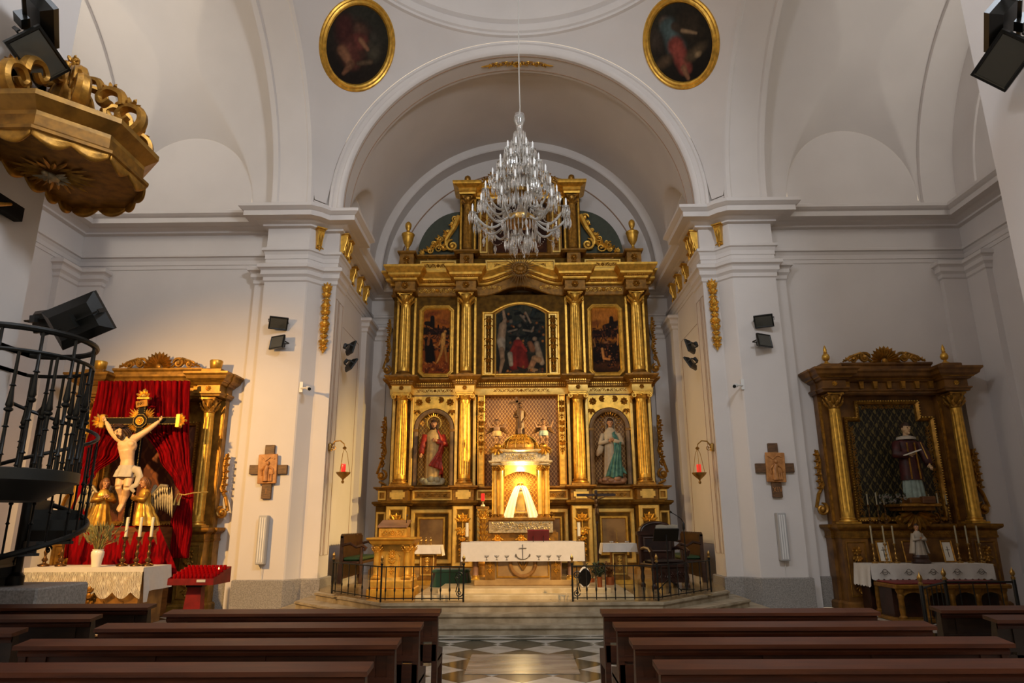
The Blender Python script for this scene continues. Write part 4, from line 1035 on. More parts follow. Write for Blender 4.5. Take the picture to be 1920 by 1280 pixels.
MB().bx(-.95,.95,.1,.5,9.5,11.36).build('crest_wall', 'wood_brown', RB, 0)
fr(1.86,1.86,[(0,0),(0,.06),(.05,.08),(.1,.05),(.12,0)],0,10.42,.06,'painting_frame','gold_old')
picture('painting', 1.6, 1.6, [('e',.5,.1,.6,.12,0,'5A2E14',.8),('c',.2,.3,.9,.12,.06,.05,'6A3A1A',.6),('e',.5,.6,.2,.3,0,'4A2416',.7),('e',.5,.85,.08,.1,0,'6A4428',.5)], ('2A160C','3E1E10'), 40, .4, RB, (0,.09,9.62), None, 5)
MB().sweep([(-.3,11.36),(.02,11.36),(.03,11.42),(.06,11.44),(.05,11.46),(.05,11.55),(.12,11.58),(.2,11.62),(.22,11.66),(.22,11.72),(-.3,11.73)], [(-1.8,.4),(-1.8,-.36),(-1.36,-.36),(-1.36,-.02),(1.36,-.02),(1.36,-.36),(1.8,-.36),(1.8,.4)]).build('crest_cornice', 'gold', RB, 25)
MB().bx(-1.8,1.8,0,.4,11.36,11.7).build('crest_frieze', 'gold_old', RB, 0)
for s in (-1, 1):
    mb = MB(); c = (s*1.6,-.15,11.73); mb.bx(c[0]-.13,c[0]+.13,c[1]-.13,c[1]+.13,11.73,11.81); mb.lathe([(.08,0),(.05,.05),(.08,.1),(.1,.16),(.09,.24),(.04,.28),(.0,.29)],12,(c[0],c[1],11.8)); mb.build('ball_finial', 'gold_dark', RB, 50)
mb = MB(); pts = []
for i in range(25):
    t = -1+2*i/24; pts.append((1.25*t, .0, 11.74+.62*math.cos(t*PI/2)**.8))
mb.tube(pts, .07, 8); mb.tube([(x*.82,y,11.74+(z-11.74)*.78) for x,y,z in pts], .04, 6)
for s in (-1, 1):
    spiral(mb, s*1.2, 11.86, .12, 1.4, PI, -s, .04, -.02)
    for x, z in ((1.05,11.98),(.85,12.14),(.6,12.27),(.35,12.34)): spiral(mb, s*x, z, .1, 1.2, 0, s, .03, -.03); fan(mb, s*x, z, .16, .4, 2.7, 4, -.02, .4)
rosette(mb, 0, 12.38, .24, -.05, 10); fan(mb, 0, 12.4, .34, .3, PI-.3, 7, -.02, .3); mb.build('crest_carving', 'gold_dark', RB)
# carved wings along both flanks
def wing(s, z0, z1, w):
    mb = MB(); h = z1-z0; x = s*3.78
    spiral(mb, x+s*w*.45, z0+h*.14, w*.5, 1.5, PI/2, s, w*.14, .12, 18, 6)
    mb.tube([(x+s*w*.9,.12,z0+h*.16),(x+s*w*.55,.12,z0+h*.32),(x+s*w*.15,.12,z0+h*.46),(x+s*w*.3,.12,z0+h*.6),(x+s*w*.2,.12,z0+h*.78),(x+s*w*.35,.12,z0+h*.95)], [w*.13,w*.14,w*.12,w*.1,w*.1,w*.14], 6)
    mb.tube([(x,.14,z0+.02),(x+s*w*.3,.14,z0+h*.03),(x+s*w*.7,.14,z0+h*.06)], [w*.1,w*.14,w*.1], 6)
    for k in range(9):
        zz = z0+h*(.3+.072*k); fan(mb, x+s*w*(.2+.08*math.sin(k*2)), zz, w*.5, (0 if s > 0 else PI)-.9, (0 if s > 0 else PI)+.9, 3, .1, .45); mb.ball((x+s*w*.28,.1,zz), w*.12, 6, 5)
    mb.ball((x+s*w*.45,.08,z0+h*.14),(w*.22,w*.16,w*.26),10,7)
    mb.build('carved_wing', 'gold_dark', RB)
for s in (-1, 1): wing(s, 5.75, 7.65, .26); wing(s, 2.72, 4.75, .3)

# ------------------------------------------------------------------ statues of the altarpiece
def P3(u, v, Y): p = at(u, v, Y); return (p.x, p.y, p.z)
# Sacred heart figure in the niche on the left
S1 = thing('statue', 'bearded statue in cream tunic and red mantle with halo, in the left niche', 'statue', (-2.42,19.12,2.72), 0.12); S1.scale = (.88,.8,.87)
cloud_base(S1, .36, .26)
k = [(.2,.25,.2,0,0,1),(.5,.24,.19,0,.0,1),(1.0,.235,.185,0,0,.8),(1.3,.215,.17,0,0,.4),(1.55,.25,.165,0,.01,.2),(1.7,.16,.11,0,.02,.1),(1.76,.085,.08,0,.02,0)]
robe(interp_rings(k), 9, amp=.045).build('tunic', 'robe_cream', S1, 60)
mantle(S1, 'mantle', 'robe_red', lambda u, v: ((.28+.05*math.sin(v*9+u*5))*math.cos(PI*(-.28+1.02*u))*(1-.45*max(0,(v-.8)/.2))*(1+.06*math.sin(14*u+3*v)), (.235+.03*math.sin(11*u))*math.sin(PI*(-.28+1.02*u))*(1-.4*max(0,(v-.8)/.2)), .28+.06*math.sin(12*u)+1.42*v), 48, 26)
mantle(S1, 'mantle', 'robe_red', lambda u, v: (.27-.42*u*(1-v)+.02*math.sin(20*u), -.19-.05*math.sin(PI*u)-.02*math.sin(22*u+4*v), .45+.15*u+(.85-.25*u)*v), 24, 16)
mb = MB(); mb.tube([(-.27,0,1.58),(-.34,-.04,1.25),(-.37,-.2,.98)], [.1,.09,.08], 9); mb.tube([(.27,0,1.58),(.36,-.04,1.28),(.12,-.26,1.36)], [.1,.1,.07], 9); mb.build('sleeve', 'robe_red', S1, 60)
mb = MB(); hand(mb, (-.37,-.2,.98), (-.2,-.4,-.8), (.3,-.9,.2), .2); hand(mb, (.12,-.26,1.36), (-.9,-.1,.3), (0,1,0), .19); mb.build('hand', 'skin', S1, 60)
head_on(S1, (0,-.02,1.92), .29, 'skin', 'hair', -.15, .1, 0, True, True); halo(S1, (0,.1,1.98), .36, 26)
mb = MB(); mb.ball((0,-.185,1.42),(.035,.02,.045),8,6); mb.build('heart', 'robe_red', S1, 60)
# Marian figure in the niche on the right
S2 = thing('statue', 'veiled statue in white dress and teal mantle with rayed halo, in the right niche', 'statue', (2.52,19.12,2.72), -0.08); S2.scale = (.9,.8,.9)
cloud_base(S2, .4, .22, 'rose_marble', 5)
k = [(.14,.27,.2,.02,0,1),(.5,.24,.19,.01,.0,1),(1.0,.22,.18,0,0,.7),(1.3,.2,.16,0,0,.4),(1.52,.23,.155,0,.01,.2),(1.66,.15,.1,0,.02,.1),(1.72,.08,.075,0,.02,0)]
robe(interp_rings(k), 11, amp=.045).build('dress', 'robe_white', S2, 60)
mantle(S2, 'mantle', 'robe_teal', lambda u, v: ((.27+.06*(1-v))*math.cos(PI*(-.42+1.1*u))*(1-.4*max(0,(v-.75)/.25)), (.25)*math.sin(PI*(-.42+1.1*u))*(1-.4*max(0,(v-.75)/.25))-.01-.012*math.sin(26*u), .18+.05*math.sin(9*u)+1.36*v), 56, 26)
mantle(S2, 'mantle', 'robe_teal', lambda u, v: (.3-.5*u*(.25+.75*(1-v)), -.2-.07*math.sin(PI*u)-.022*math.sin(24*u-5*v), .2+.03*math.sin(9*u)+(1.05-.1*u)*v), 40, 20)
mb = MB(); 
for s in (-1, 1): mb.tube([(s*.23,0,1.52),(s*.32,-.06,1.22),(s*.08,-.25,1.3)], [.09,.1,.06], 9)
mb.tube([(-.3,-.1,1.15),(-.36,-.12,.98),(-.44,-.1,.84)], [.09,.1,.03], 8)
mb.build('sleeve', 'robe_white', S2, 60)
mb = MB(); hand(mb, (.1,-.25,1.3), (-.9,-.2,.35), (0,1,0), .18, .15); hand(mb, (-.08,-.26,1.28), (.9,-.2,.4), (0,1,0), .18, .15); mb.build('hand', 'skin', S2, 60)
head_on(S2, (0,-.02,1.87), .27, 'skin', 'hair', .05, .08, 0, veil='robe_white'); halo(S2, (0,.1,1.93), .36, 22, 'gold_dark', False)
mb = MB(); mb.tube([(.3,-.12,.5),(.36,-.16,.36),(.42,-.2,.3)], [.05,.06,.02], 6); mb.build('mantle_fold', 'robe_teal', S2, 60)

# ------------------------------------------------------------------ tabernacle temple
TB = thing('tabernacle', 'gilded domed tabernacle temple with columns before the altarpiece, brightly lit inside', 'tabernacle', (0.0, 18.2, 0))
yt = 0.0
def zt(v): return at(977, v, 18.2).z
z_base, z_rel0, z_step = zt(973), zt(996), zt(1016)
MB().bx(-1.02,1.02,-.02,.8,ZS,z_rel0-.28).build('altar_block', 'rose_marble', TB, 0)
MB().bx(-.95,.95,-.03,.8,z_rel0-.3,z_rel0-.02).build('carved_block', 'gold_old', TB, 0)
mb = MB()
for c in (-.6,0,.6): rosette(mb, c, z_rel0-.16, .1, -.04); fan(mb, c, z_rel0-.16, .16, PI+.3, 2*PI-.3, 5, -.04, .4)
mb.build('block_carving', 'gold', TB)
MB().bx(-.82,.82,-.1,.75,z_rel0-.03,z_base-.02).build('relief_base', 'silver_gilt', TB, 0)
mb = MB(); scrollband(mb, 1.5, .24, -.105, 5, 0, (z_rel0+z_base)/2-.02); mb.build('base_relief', 'silver_gilt', TB)
MB().sweep([(-.1,z_base-.05),(.02,z_base-.05),(.05,z_base-.02),(.05,z_base+.03),(-.2,z_base+.03)], [(-.82,.75),(-.82,-.1),(.82,-.1),(.82,.75)]).build('base_cornice', 'gold_old', TB, 25)
z_c0, z_c1 = z_base+.03, zt(872)
hs = z_c1-z_c0-.1-.14
sh = shaft_mesh(hs,.055,'gold_pale',12,36,.9); bs = base_mesh(.055,.1,'gold_old'); cp = corinth_mesh(.06,.14,'gold_dark')
for x in (-.66,-.5,.5,.66):
    put_column(TB, sh, bs, cp, x, .08 if abs(x) > .6 else 0.0, z_c0, .1, hs)
for s in (-1, 1): MB().bx(s*.6-.16,s*.6+.16,.2,.7,z_c0,z_c1).build('side_pier', 'gold', TB, 0)
z_e1 = zt(843)
MB().sweep([(-.1,z_c1),(.02,z_c1),(.03,z_c1+.05),(.06,z_c1+.06),(.08,z_c1+.09),(.08,z_c1+.12),(.0,z_c1+.13),(.0,z_e1-.08),(.05,z_e1-.06),(.09,z_e1-.02),(.09,z_e1),(-.1,z_e1+.01)], [(-.76,.75),(-.76,0.02),(-.45,.02),(-.45,-.06),(.45,-.06),(.45,.02),(.76,.02),(.76,.75)]).build('entablature', 'silver_gilt', TB, 25)
MB().bx(-.75,.75,-.03,.7,z_c1+.02,z_e1).build('entablature_core', 'silver_gilt', TB, 0)
mb = MB(); scrollband(mb, .8, .2, -.065, 3, 0, (z_c1+z_e1)/2+.02); mb.build('entablature_relief', 'silver_gilt', TB)
mb = MB(); a_ = zt(886)
arch_ = [(-.42,z_c1),(-.42,a_-.1)]+[(-.42+.84*i/12, a_-.1+.14*math.sin(PI*i/12)) for i in range(13)]+[(.42,a_-.1),(.42,z_c1)]
MB().prism_y(arch_, -.02, .1).build('arch_head', 'gold', TB, 0)
MB().bx(-.46,.46,.55,.6,z_c0,z_c1).build('temple_back', 'damask_gold', TB, 0)
dm = MB(); zd = z_e1; R_ = .5; hd = zt(814)-z_e1
dm.lathe([(R_*1.04,0),(R_*1.04,.03),(R_,.05)]+[(R_*math.cos(t), .05+hd*.95*math.sin(t)) for t in [PI/2*i/12 for i in range(12)]]+[(.06,hd+.02),(.08,hd+.05),(.02,hd+.06)], 32, (0,.35,zd)); do = dm.build('dome', 'gold_old', TB, 40)
mb = MB()
for i in range(12):
    a = 2*PI*i/12+PI/12; mb.tube([(R_*1.01*math.cos(t)*math.cos(a), .35+R_*1.01*math.cos(t)*math.sin(a), zd+.05+hd*.96*math.sin(t)) for t in [PI/2*.97*j/8 for j in range(9)]], .014, 5)
mb.build('dome_rib', 'gold', do, 40)
mb = MB()
for a in (-PI/2-.42, -PI/2, -PI/2+.42):
    for j in range(3):
        t = .3+.35*j; c = (R_*1.0*math.cos(t)*math.cos(a), .35+R_*math.cos(t)*math.sin(a), zd+.05+hd*.96*math.sin(t))
        spiral(mb, c[0]-.04, c[2], .045, 1.2, 0, 1, .01, c[1]-.01, 10, 4); spiral(mb, c[0]+.04, c[2], .045, 1.2, PI, -1, .01, c[1]-.01, 10, 4)
mb.build('dome_carving', 'gold', do)
for s in (-1, 1):
    mb = MB(); mb.ball((s*.6,.05,z_e1+.09),(.12,.1,.09),9,6); fan(mb, s*.62, z_e1+.06, .22, -PI*.9, -.1*PI, 6, -.08, .4); urn(mb, (s*.42,-.02,z_e1), .2, .09); mb.build('corner_carving', 'gold_dark', TB, 50)
    for x in (.78,): mb = MB(); urn(mb, (s*x,-.12,z_base+.03), .16, .12); mb.build('urn_finial', 'bronze', TB, 50)
# glory of rays, monstrance throne and door
z_g = zt(910); mb = MB()
for i in range(40):
    a = 2*PI*i/40; R_ = .42 if i % 2 else .36
    if math.sin(a)*R_+z_g < z_c0+.05: continue
    mb.tube([(.1*math.cos(a),.3,z_g+.1*math.sin(a)),(R_*math.cos(a),.27,z_g+R_*math.sin(a))], [.012,.005], 4)
mb.build('glory_ray', 'gold_pale', TB)['kind'] = 'stuff'
mb = MB(); zb = zt(960); mb.bx(-.26,.26,.1,.5,z_c0,zb-.02); mb.bx(-.3,.3,.06,.5,zb-.02,zb+.02); mb.build('throne_step', 'gold_pale', TB, 0)
mb = MB(); scrollband(mb, .4, .1, .09, 3, 0, (z_c0+zb)/2); mb.build('throne_relief', 'gold_dark', TB)
z_d = zt(918)
MB().bx(-.2,.2,.2,.45,zb+.02,z_d).build('safe', 'silver_gilt', TB, 0); MB().prism_y(archpoly(.11,zb+.05,z_d-.12,.06), .18, .2).build('safe_door', 'gold_pale', TB, 0)
for s in (-1, 1): MB().lathe([(.03,0),(.025,.04),(.022,z_d-zb-.08),(.035,z_d-zb-.02)], 10, (s*.15,.18,zb+.02)).build('safe_colonnette', 'gold', TB)
MB().prism_y(archpoly(.17,z_d,z_d+.02,.1), .18, .42).build('safe_pediment', 'silver_gilt', TB, 0)
mb = MB(); mb.box_on((0,.25,z_d+.1),(0,.25,z_d+.26),.025,.02); mb.box_on((-.06,.25,z_d+.2),(.06,.25,z_d+.2),.025,.02,(0,1,0)); mb.build('cross', 'gold_pale', TB, 0)
for s in (-1, 1):
    def cur(u, v, s=s):
        w = .15+.12*v; x = .05+.24*v**.8; zz = z_d+.12-(z_d+.12-z_c0-.01)*v
        return (s*(x+(u-.35)*w*1.0), .05-.05*v+.02*math.sin(u*16+v*2), zz-.05*abs(u-.3)*(1-v))
    MB().grid(cur, 22, 22).build('veil_curtain', 'curtain_white', TB, 60)
lb = bpy.data.lights.new('tabernacle_lamp', 'POINT'); lb.energy = 95; lb.color = (1.0,.72,.32); lb.shadow_soft_size = .05
lo = bpy.data.objects.new('tabernacle_lamp', lb); COL.objects.link(lo); lo.parent = TB; lo.location = (0,-.15,z_c1-.12)
# St John with the cross on the dome
S3 = thing('statue', 'small dark bronze statue carrying a tall cross on the tabernacle dome', 'statue', (0.0,18.55,zd+hd+.05))
HH = zt(757)-(zd+hd)
k = [(.0,.13,.11,0,0,.6),(.06,.12,.1,0,0,1),(.35,.11,.1,0,0,1),(.6,.115,.09,0,0,.6),(.76,.12,.08,0,0,.3),(.86,.05,.05,0,0,0)]
robe(interp_rings([(q[0]*HH/.98,)+tuple(q[1:]) for q in k], 20), 8, 48, .07).build('robe', 'robe_bronze', S3, 60)
mb = MB(); mb.tube([(-.11,0,.74*HH),(-.16,-.05,.58*HH),(-.06,-.13,.56*HH)], [.04,.04,.03], 7); mb.tube([(.11,0,.74*HH),(.17,-.04,.56*HH),(.1,-.1,.44*HH)], [.04,.04,.03], 7); mb.build('sleeve', 'robe_bronze', S3, 60)
mb = MB(); hand(mb, (-.06,-.13,.56*HH), (.6,-.3,.4), (0,1,0), .09); hand(mb, (.1,-.1,.44*HH), (-.3,-.4,-.6), (0,1,0), .09); mb.build('hand', 'skin_dark', S3, 60)
head_on(S3, (0,-.01,.96*HH), .15, 'skin_dark', 'hair', .3, .1, 0, True, True)
mb = MB(); mb.box_on((.02,-.14,.2*HH),(-.1,-.14,1.22*HH),.055,.045,(0,1,0)); mb.box_on((-.3,-.14,1.0*HH),(.12,-.14,1.12*HH),.055,.045,(0,1,0)); mb.build('cross', 'bronze', S3, 0)
def putto(loc, mt, label, extra):
    t = thing('cherub_figure', label, 'statue', loc)
    b = MB(); b.ball((0,0,.33),(.075,.06,.1),10,8); b.ball((0,0,.24),(.08,.07,.08),10,8)
    for s in (-1, 1):
        b.tube([(s*.04,0,.22),(s*.07,-.05,.12),(s*.05,.01,.01)], [.045,.038,.022], 8); b.tube([(s*.05,.01,.015),(s*.06,-.05,.01)], [.022,.018], 6)
        b.tube([(s*.07,0,.39),(s*.15,-.03,.37),(s*.2,-.05,.5)], [.034,.028,.02], 8); hand(b, (s*.2,-.05,.5), (0,-.2,1), (-s,0,0), .06)
    o = b.build('body', mt, t, 60); remesh(o, .009, 3)
    k = [(.17,.1,.085,0,0,1),(.22,.095,.085,0,0,.8),(.29,.085,.07,0,0,.3)]; robe(interp_rings(k,6),7,40,.08).build('sash', extra, t, 60)
    for s in (-1, 1):
        w_ = MB()
        for j in range(5): w_.leaf((s*.03,.06,.36), (s*(.12+.035*j),.1,.46-.06*j), .06, .3)
        w_.build('wing', 'robe_bronze', t)
    head_on(t, (0,-.01,.5), .14, mt, 'hair', 0, .05); t.scale = (1.25,1.1,1.12)
    return t
putto((-.62,18.15,z_e1+.17), 'skin_dark', 'small cherub with raised arms on the left corner of the tabernacle', 'robe_cream')
putto((.62,18.15,z_e1+.17), 'skin_dark', 'small dark cherub on the right corner of the tabernacle', 'robe_grey')
# ================================================================== SANCTUARY FURNITURE
def zat(v, Y, u=977): return at(u, v, Y).z
def xat(u, Y, v=1050): return at(u, v, Y).x
# altar platform
PT = .555
pf = struct('floor_altar_platform', MB().cbx(-1.5,1.6,12.95,15.6,.40,PT,.012), 'platform_marble', 20)
MB().cbx(-1.85,1.95,12.55,15.9,.40,.48,.012).build('step', 'platform_marble', pf, 20)
# --- high altar table
AL = thing('altar_table', 'marble altar table with gilt mouldings and round medallion in the sanctuary', 'altar', (0.03,13.5,PT))
zc_ = zat(1016,13.5)-PT-.012
MB().cbx(-.92,.92,.0,.8,0,.1,.015).build('base', 'altar_marble', AL, 20)
MB().bx(-.72,.72,.08,.7,.1,zc_-.09).build('body', 'altar_marble', AL, 0)
MB().cbx(-1.14,1.14,-.02,.86,zc_-.09,zc_,.015).build('slab', 'altar_marble', AL, 20)
for s in (-1, 1):
    p_ = MB().bx(s*.62-.09,s*.62+.09,.04,.2,.1,zc_-.09).build('pilaster', 'gold_old', AL, 0)
    mb = MB(); garland(mb, .42, .1, .035, s*.62, zc_-.14, 4); mb.build('pilaster_carving', 'gold', p_)
    sh = shaft_mesh(zc_-.32,.055,'rose_marble',12,36); inst('column', sh, AL, (s*.9,.14,.18)); inst('column_base', base_mesh(.055,.08,'gold'), AL, (s*.9,.14,.1)); inst('capital', corinth_mesh(.055,.14,'gold'), AL, (s*.9,.14,zc_-.23))
P_ = [(-.5,.14),(.5,.14),(.5,zc_-.12),(-.5,zc_-.12)]
MB().frame(P_, [(0,0),(0,.02),(.02,.03),(.03,0)], .08).build('panel_frame', 'gold', AL, 20)
mb = MB(); n = 40; zz = .40
mb.loft([[(q*math.cos(2*PI*i/n), y, zz+q*math.sin(2*PI*i/n)) for q, y in ((.2,.08),(.2,.05),(.22,.035),(.25,.035),(.27,.05),(.27,.08))] for i in list(range(n))+[0]], cap=False, closed=False); mb.build('medallion_ring', 'faux_amber', AL, 30)
mb = MB(); 
for s in (-1, 1): mb.tube([(s*.12,.07,zz+.13),(s*.07,.06,zz),(0,.06,zz-.12)], [.02,.03,.02], 5)
mb.tube([(0,.07,zz-.12),(0,.07,zz+.1)], .018, 5); mb.build('medallion_monogram', 'gold_old', AL)
MB().bx(-.2,.2,.074,.08,zz-.2,zz+.2).build('medallion', 'altar_marble', AL, 0)
# altar cloth with stitched anchor and six lamps
AC = thing('altar_cloth', 'white altar cloth with stitched anchor and small lampstands over the altar table', 'cloth', (0.03,13.5,PT+zc_))
hang = zat(1016,13.46)-zat(1052,13.46)
def cl(u, v):
    x = -1.165+2.33*u; s = v*(hang+.9)
    if s < hang: return (x, -.03-.006*math.sin(x*9)-.012*(1-s/hang), -hang+s+.012)
    return (x, -.03+(s-hang), .012)
MB().grid(cl, 60, 30).build('cloth_front', 'linen', AC, 50)
for s in (-1, 1):
    MB().grid(lambda u, v: (s*(1.168+.012*math.sin(u*9)+.02*v), -.03+.9*u, .012-.43*v*(1+.04*math.sin(u*6))), 20, 8).build('cloth_side', 'linen', AC, 50)
mb = MB(); y = -.052; sc = hang
mb.tube([(0,y,-.08*sc),(0,y,-.86*sc)], .006, 5); mb.tube([(-.07,y,-.28*sc),(.07,y,-.28*sc)], .006, 5)
mb.tube([(-.13,y,-.6*sc)]+[(.12*math.sin(a), y, -.62*sc-.24*sc*math.cos(a)) for a in [-1.3+2.6*i/12 for i in range(13)]]+[(.13,y,-.6*sc)], .007, 5)
for s in (-1, 1): mb.leaf((s*.13,y,-.56*sc),(s*.13,y,-.74*sc),.03,.1)
mb.build('stitched_anchor', 'thread', AC)
for s in (-1, 1):
    for k in range(3):
        x = s*(.3+.19*k); mb = MB(); mb.tube([(x,y,-.88*sc),(x,y,-.74*sc)], .004, 4)
        for t in (-.04,-.022,0,.022,.04): mb.tube([(x+t,y,-.66*sc),(x+t*.8,y,-.71*sc),(x,y,-.76*sc)], .003, 4); mb.ball((x+t,y,-.655*sc),.005,5,4)
        mb.tube([(x-.02,y,-.88*sc),(x+.02,y,-.88*sc)], .004, 4); mb.build('stitched_lamp', 'thread', AC)
ZT = PT+zc_+.012
def candle(label, x, y, z, h, r, hb, mats=('wax','brass'), group=None, name='altar_candle', rb=None):
    t = thing(name, label, 'candle', (x,y,z), 0, group); rb = rb or r*1.9
    MB().lathe([(rb,0),(rb,.01),(rb*.5,.02),(rb*.35,hb*.4),(rb*.6,hb*.5),(rb*.35,hb*.6),(rb*.8,hb*.9),(rb*.85,hb)], 14).build('holder', mats[1], t)
    MB().lathe([(r,0),(r,h*.985),(r*.6,h),(r*.1,h*.99)], 14, (0,0,hb)).build('wax', mats[0], t); MB().tube([(0,0,hb+h*.98),(.002,0,hb+h+.02)], .003, 4).build('wick', 'ink', t); return t
candle('thick white candle at the left end of the altar table', xat(875,13.9), 13.9, ZT, .26, .032, .1)
candle('thick white candle at the right end of the altar table', xat(1087,13.9), 13.9, ZT, .26, .032, .1)
# missal on its stand
BK = thing('book_stand', 'open red missal resting on a wire stand on the altar table', 'book', (xat(1010,13.75),13.7,ZT))
mb = MB(); 
for s in (-1, 1): mb.tube([(s*.1,-.05,.006),(s*.1,.12,.006),(s*.1,.14,.16)], .006, 5); mb.tube([(s*.1,-.05,.006),(s*.1,-.06,.06),(s*.1,.14,.16)], .006, 5)
mb.build('stand', 'iron_grey', BK)
Mx = T(0,.04,.13) @ RX(math.radians(-48))
MB().bx(-.21,.21,-.13,.13,-.03,0).xf(Mx).build('cover', 'book_red', BK, 0)
for s in (-1, 1): MB().grid(lambda u, v: (s*.18*u, -.115+.23*v, .004+.022*math.sin(PI*(.15+.8*u))), 8, 2).xf(Mx).build('page', 'paper', BK, 60)
# --- ambo
ya = 12.85
AM = thing('ambo', 'gilded ambo with paired columns and carved panel on the left of the altar', 'pulpit', (xat(733,ya),ya,ZS+.004))
za = lambda v: zat(v, ya, 733)-ZS
wa = (xat(776,ya)-xat(690,ya))/2
MB().cbx(-wa,wa,-.05,.75,0,za(1104),.015).build('plinth', 'gold_leaf', AM, 20); MB().cbx(-wa*.92,wa*.92,.0,.7,za(1104),za(1090),.012).build('plinth_step', 'gold_leaf', AM, 20)
MB().sweep([(-.1,za(1090)),(.04,za(1090)),(.03,za(1088)),(.0,za(1083)),(-.1,za(1083))], [(-wa*.85,.6),(-wa*.85,.06),(wa*.85,.06),(wa*.85,.6)]).build('base_moulding', 'gold_leaf', AM, 20)
MB().bx(-wa*.78,wa*.78,.16,.62,za(1090),za(1021)).build('core', 'gold_leaf', AM, 0)
hs = za(1021)-za(1085)-.14; sh = shaft_mesh(hs-.07,.06,'gold_leaf',12,36); bs = base_mesh(.06,.07,'gold_leaf'); cp = corinth_mesh(.06,.14,'gold_leaf')
for s in (-1, 1): put_column(AM, sh, bs, cp, s*wa*.66, .1, za(1085), .07, hs-.07); put_column(AM, sh, bs, cp, s*wa*.72, .5, za(1085), .07, hs-.07)
z0, z1 = za(1084), za(1030)
MB().prism_y([(x, z) for x, z in archpoly(.12,z0,z1-.12,.1)], .12, .16).build('niche_panel', 'gold_leaf', AM, 0)
mb = MB(); rosette(mb, 0, z0+.42, .07, .115); garland(mb, .34, .1, .115, 0, z0+.4, 4)
for s in (-1, 1): spiral(mb, s*.05, z0+.32, .04, 1.2, PI/2, s, .012, .11)
mb.build('panel_relief', 'gold_leaf', AM)
MB().sweep([(-.3,za(1021)),(.0,za(1021)),(.03,za(1018)),(.05,za(1014)),(.09,za(1011)),(.09,za(1008)),(-.4,za(1007))], [(-wa*.86,.7),(-wa*.86,.0),(wa*.86,.0),(wa*.86,.7)]).build('cornice', 'gold_leaf', AM, 20)
MB().bx(-wa*.86,wa*.86,.0,.68,za(1021),za(1008)).build('cornice_core', 'gold_leaf', AM, 0)
MB().cbx(-wa*.62,wa*.62,.06,.5,za(1008),za(989),.012).build('desk_box', 'gold_leaf', AM, 20)
mb = MB(); scrollband(mb, wa*1.0, .13, .055, 3, 0, za(999)); mb.build('desk_relief', 'gold_leaf', AM)
MB().add([(-wa*.66,.03,za(989)),(wa*.66,.03,za(989)),(wa*.66,.5,za(984)+.06),(-wa*.66,.5,za(984)+.06),(-wa*.66,.03,za(989)+.03),(wa*.66,.03,za(989)+.03),(wa*.66,.5,za(984)+.09),(-wa*.66,.5,za(984)+.09)], [(0,3,2,1),(4,5,6,7),(0,1,5,4),(1,2,6,5),(2,3,7,6),(3,0,4,7)]).build('reading_desk', 'rose_marble', AM, 0)
mb = MB(); mb.tube([(wa*.5,.3,za(985)),(wa*.55,.2,za(975)),(wa*.62,.05,za(968))], .006, 5); mb.tube([(wa*.62,.05,za(968)),(wa*.64,.0,za(966))], .014, 6); mb.build('microphone', 'black_metal', AM)
# --- credence tables
def credence(u0, u1, v0, v1, Y, label, side, objs):
    t = thing('credence_table', 'small gilded pedestal table '+label, 'table', (xat((u0+u1)/2,Y),Y,ZS+.004))
    w = (xat(u1,Y)-xat(u0,Y))/2; h = zat(v0,Y)-ZS
    MB().cbx(-.26,.26,-.02,.42,0,.1,.01).build('base', 'gold', t, 20); MB().cbx(-.21,.21,.02,.38,.1,.16,.01).build('base_step', 'gold_old', t, 20)
    st_ = MB().bx(-.17,.17,.06,.34,.16,h-.05).build('pedestal', 'gold_old', t, 0); MB().bx(-w*.9,w*.9,-.05,.45,h-.05,h-.012).build('top', 'gold_old', t, 0)
    MB().frame([(-.15,.2),(.15,.2),(.15,h-.2),(-.15,h-.2)], [(0,0),(0,.015),(.02,.02),(.03,0)], .06).build('pedestal_frame', 'gold_pale', st_, 20)
    mb = MB(); garland(mb, h-.55, .14, .05, 0, h-.26, 5); mb.build('pedestal_carving', 'gold_pale', st_)
    c = thing('credence_cloth', 'white linen cloth '+side, 'cloth', (xat((u0+u1)/2,Y),Y,ZS+.004+h-.012))
    hg = zat(v0,Y)-zat(v1,Y)
    MB().grid(lambda u, v: (-w+2*w*u, -.065+(0.53*v), .006), 10, 4).build('cloth_top', 'linen', c, 0)
    MB().grid(lambda u, v: ((-w+2*w*u)*(1+.05*v), -.066-.02*v-.012*math.sin(u*15)*v, .006-hg*v), 30, 6).build('cloth_front', 'linen', c, 60)
    for s in (-1, 1): MB().grid(lambda u, v: (s*(w+.04*v+.012*math.sin(u*9)*v), -.066+.53*u, .006-hg*1.25*v), 12, 6).build('cloth_side', 'linen', c, 60)
    return Y, ZS+.004+h
Yc_, Zt_ = credence(775,826,1021,1037,15.5,'with white cloth left of the altar','over the credence table left of the altar',0)
for i, u in enumerate((788,797,806)):
    t = thing('cruet', 'small metal cruet, number %s from the left on the left credence table' % ('one','two','three')[i], 'cruet', (xat(u,15.6),15.65,Zt_), 0, 'cruets on the left credence table')
    MB().lathe([(.025,0),(.03,.01),(.012,.03),(.03,.07),(.028,.1),(.012,.12),(.014,.14)], 10).build('body', 'brass', t); MB().ball((0,0,.15),.014,7,5).build('stopper', 'brass', t)
Yc_, Zt_ = credence(1131,1194,1019,1035,15.5,'with white cloth right of the altar','over the credence table right of the altar',0)
t = thing('table_crucifix', 'small brass crucifix standing on the right credence table', 'crucifix', (xat(1159,15.6),15.65,Zt_))
MB().lathe([(.05,0),(.045,.02),(.015,.04),(.012,.09)], 10).build('foot', 'brass', t); mb = MB(); mb.box_on((0,0,.08),(0,0,.32),.014,.012,(0,1,0)); mb.box_on((-.06,0,.25),(.06,0,.25),.014,.012,(0,1,0)); mb.build('cross', 'brass', t, 0)
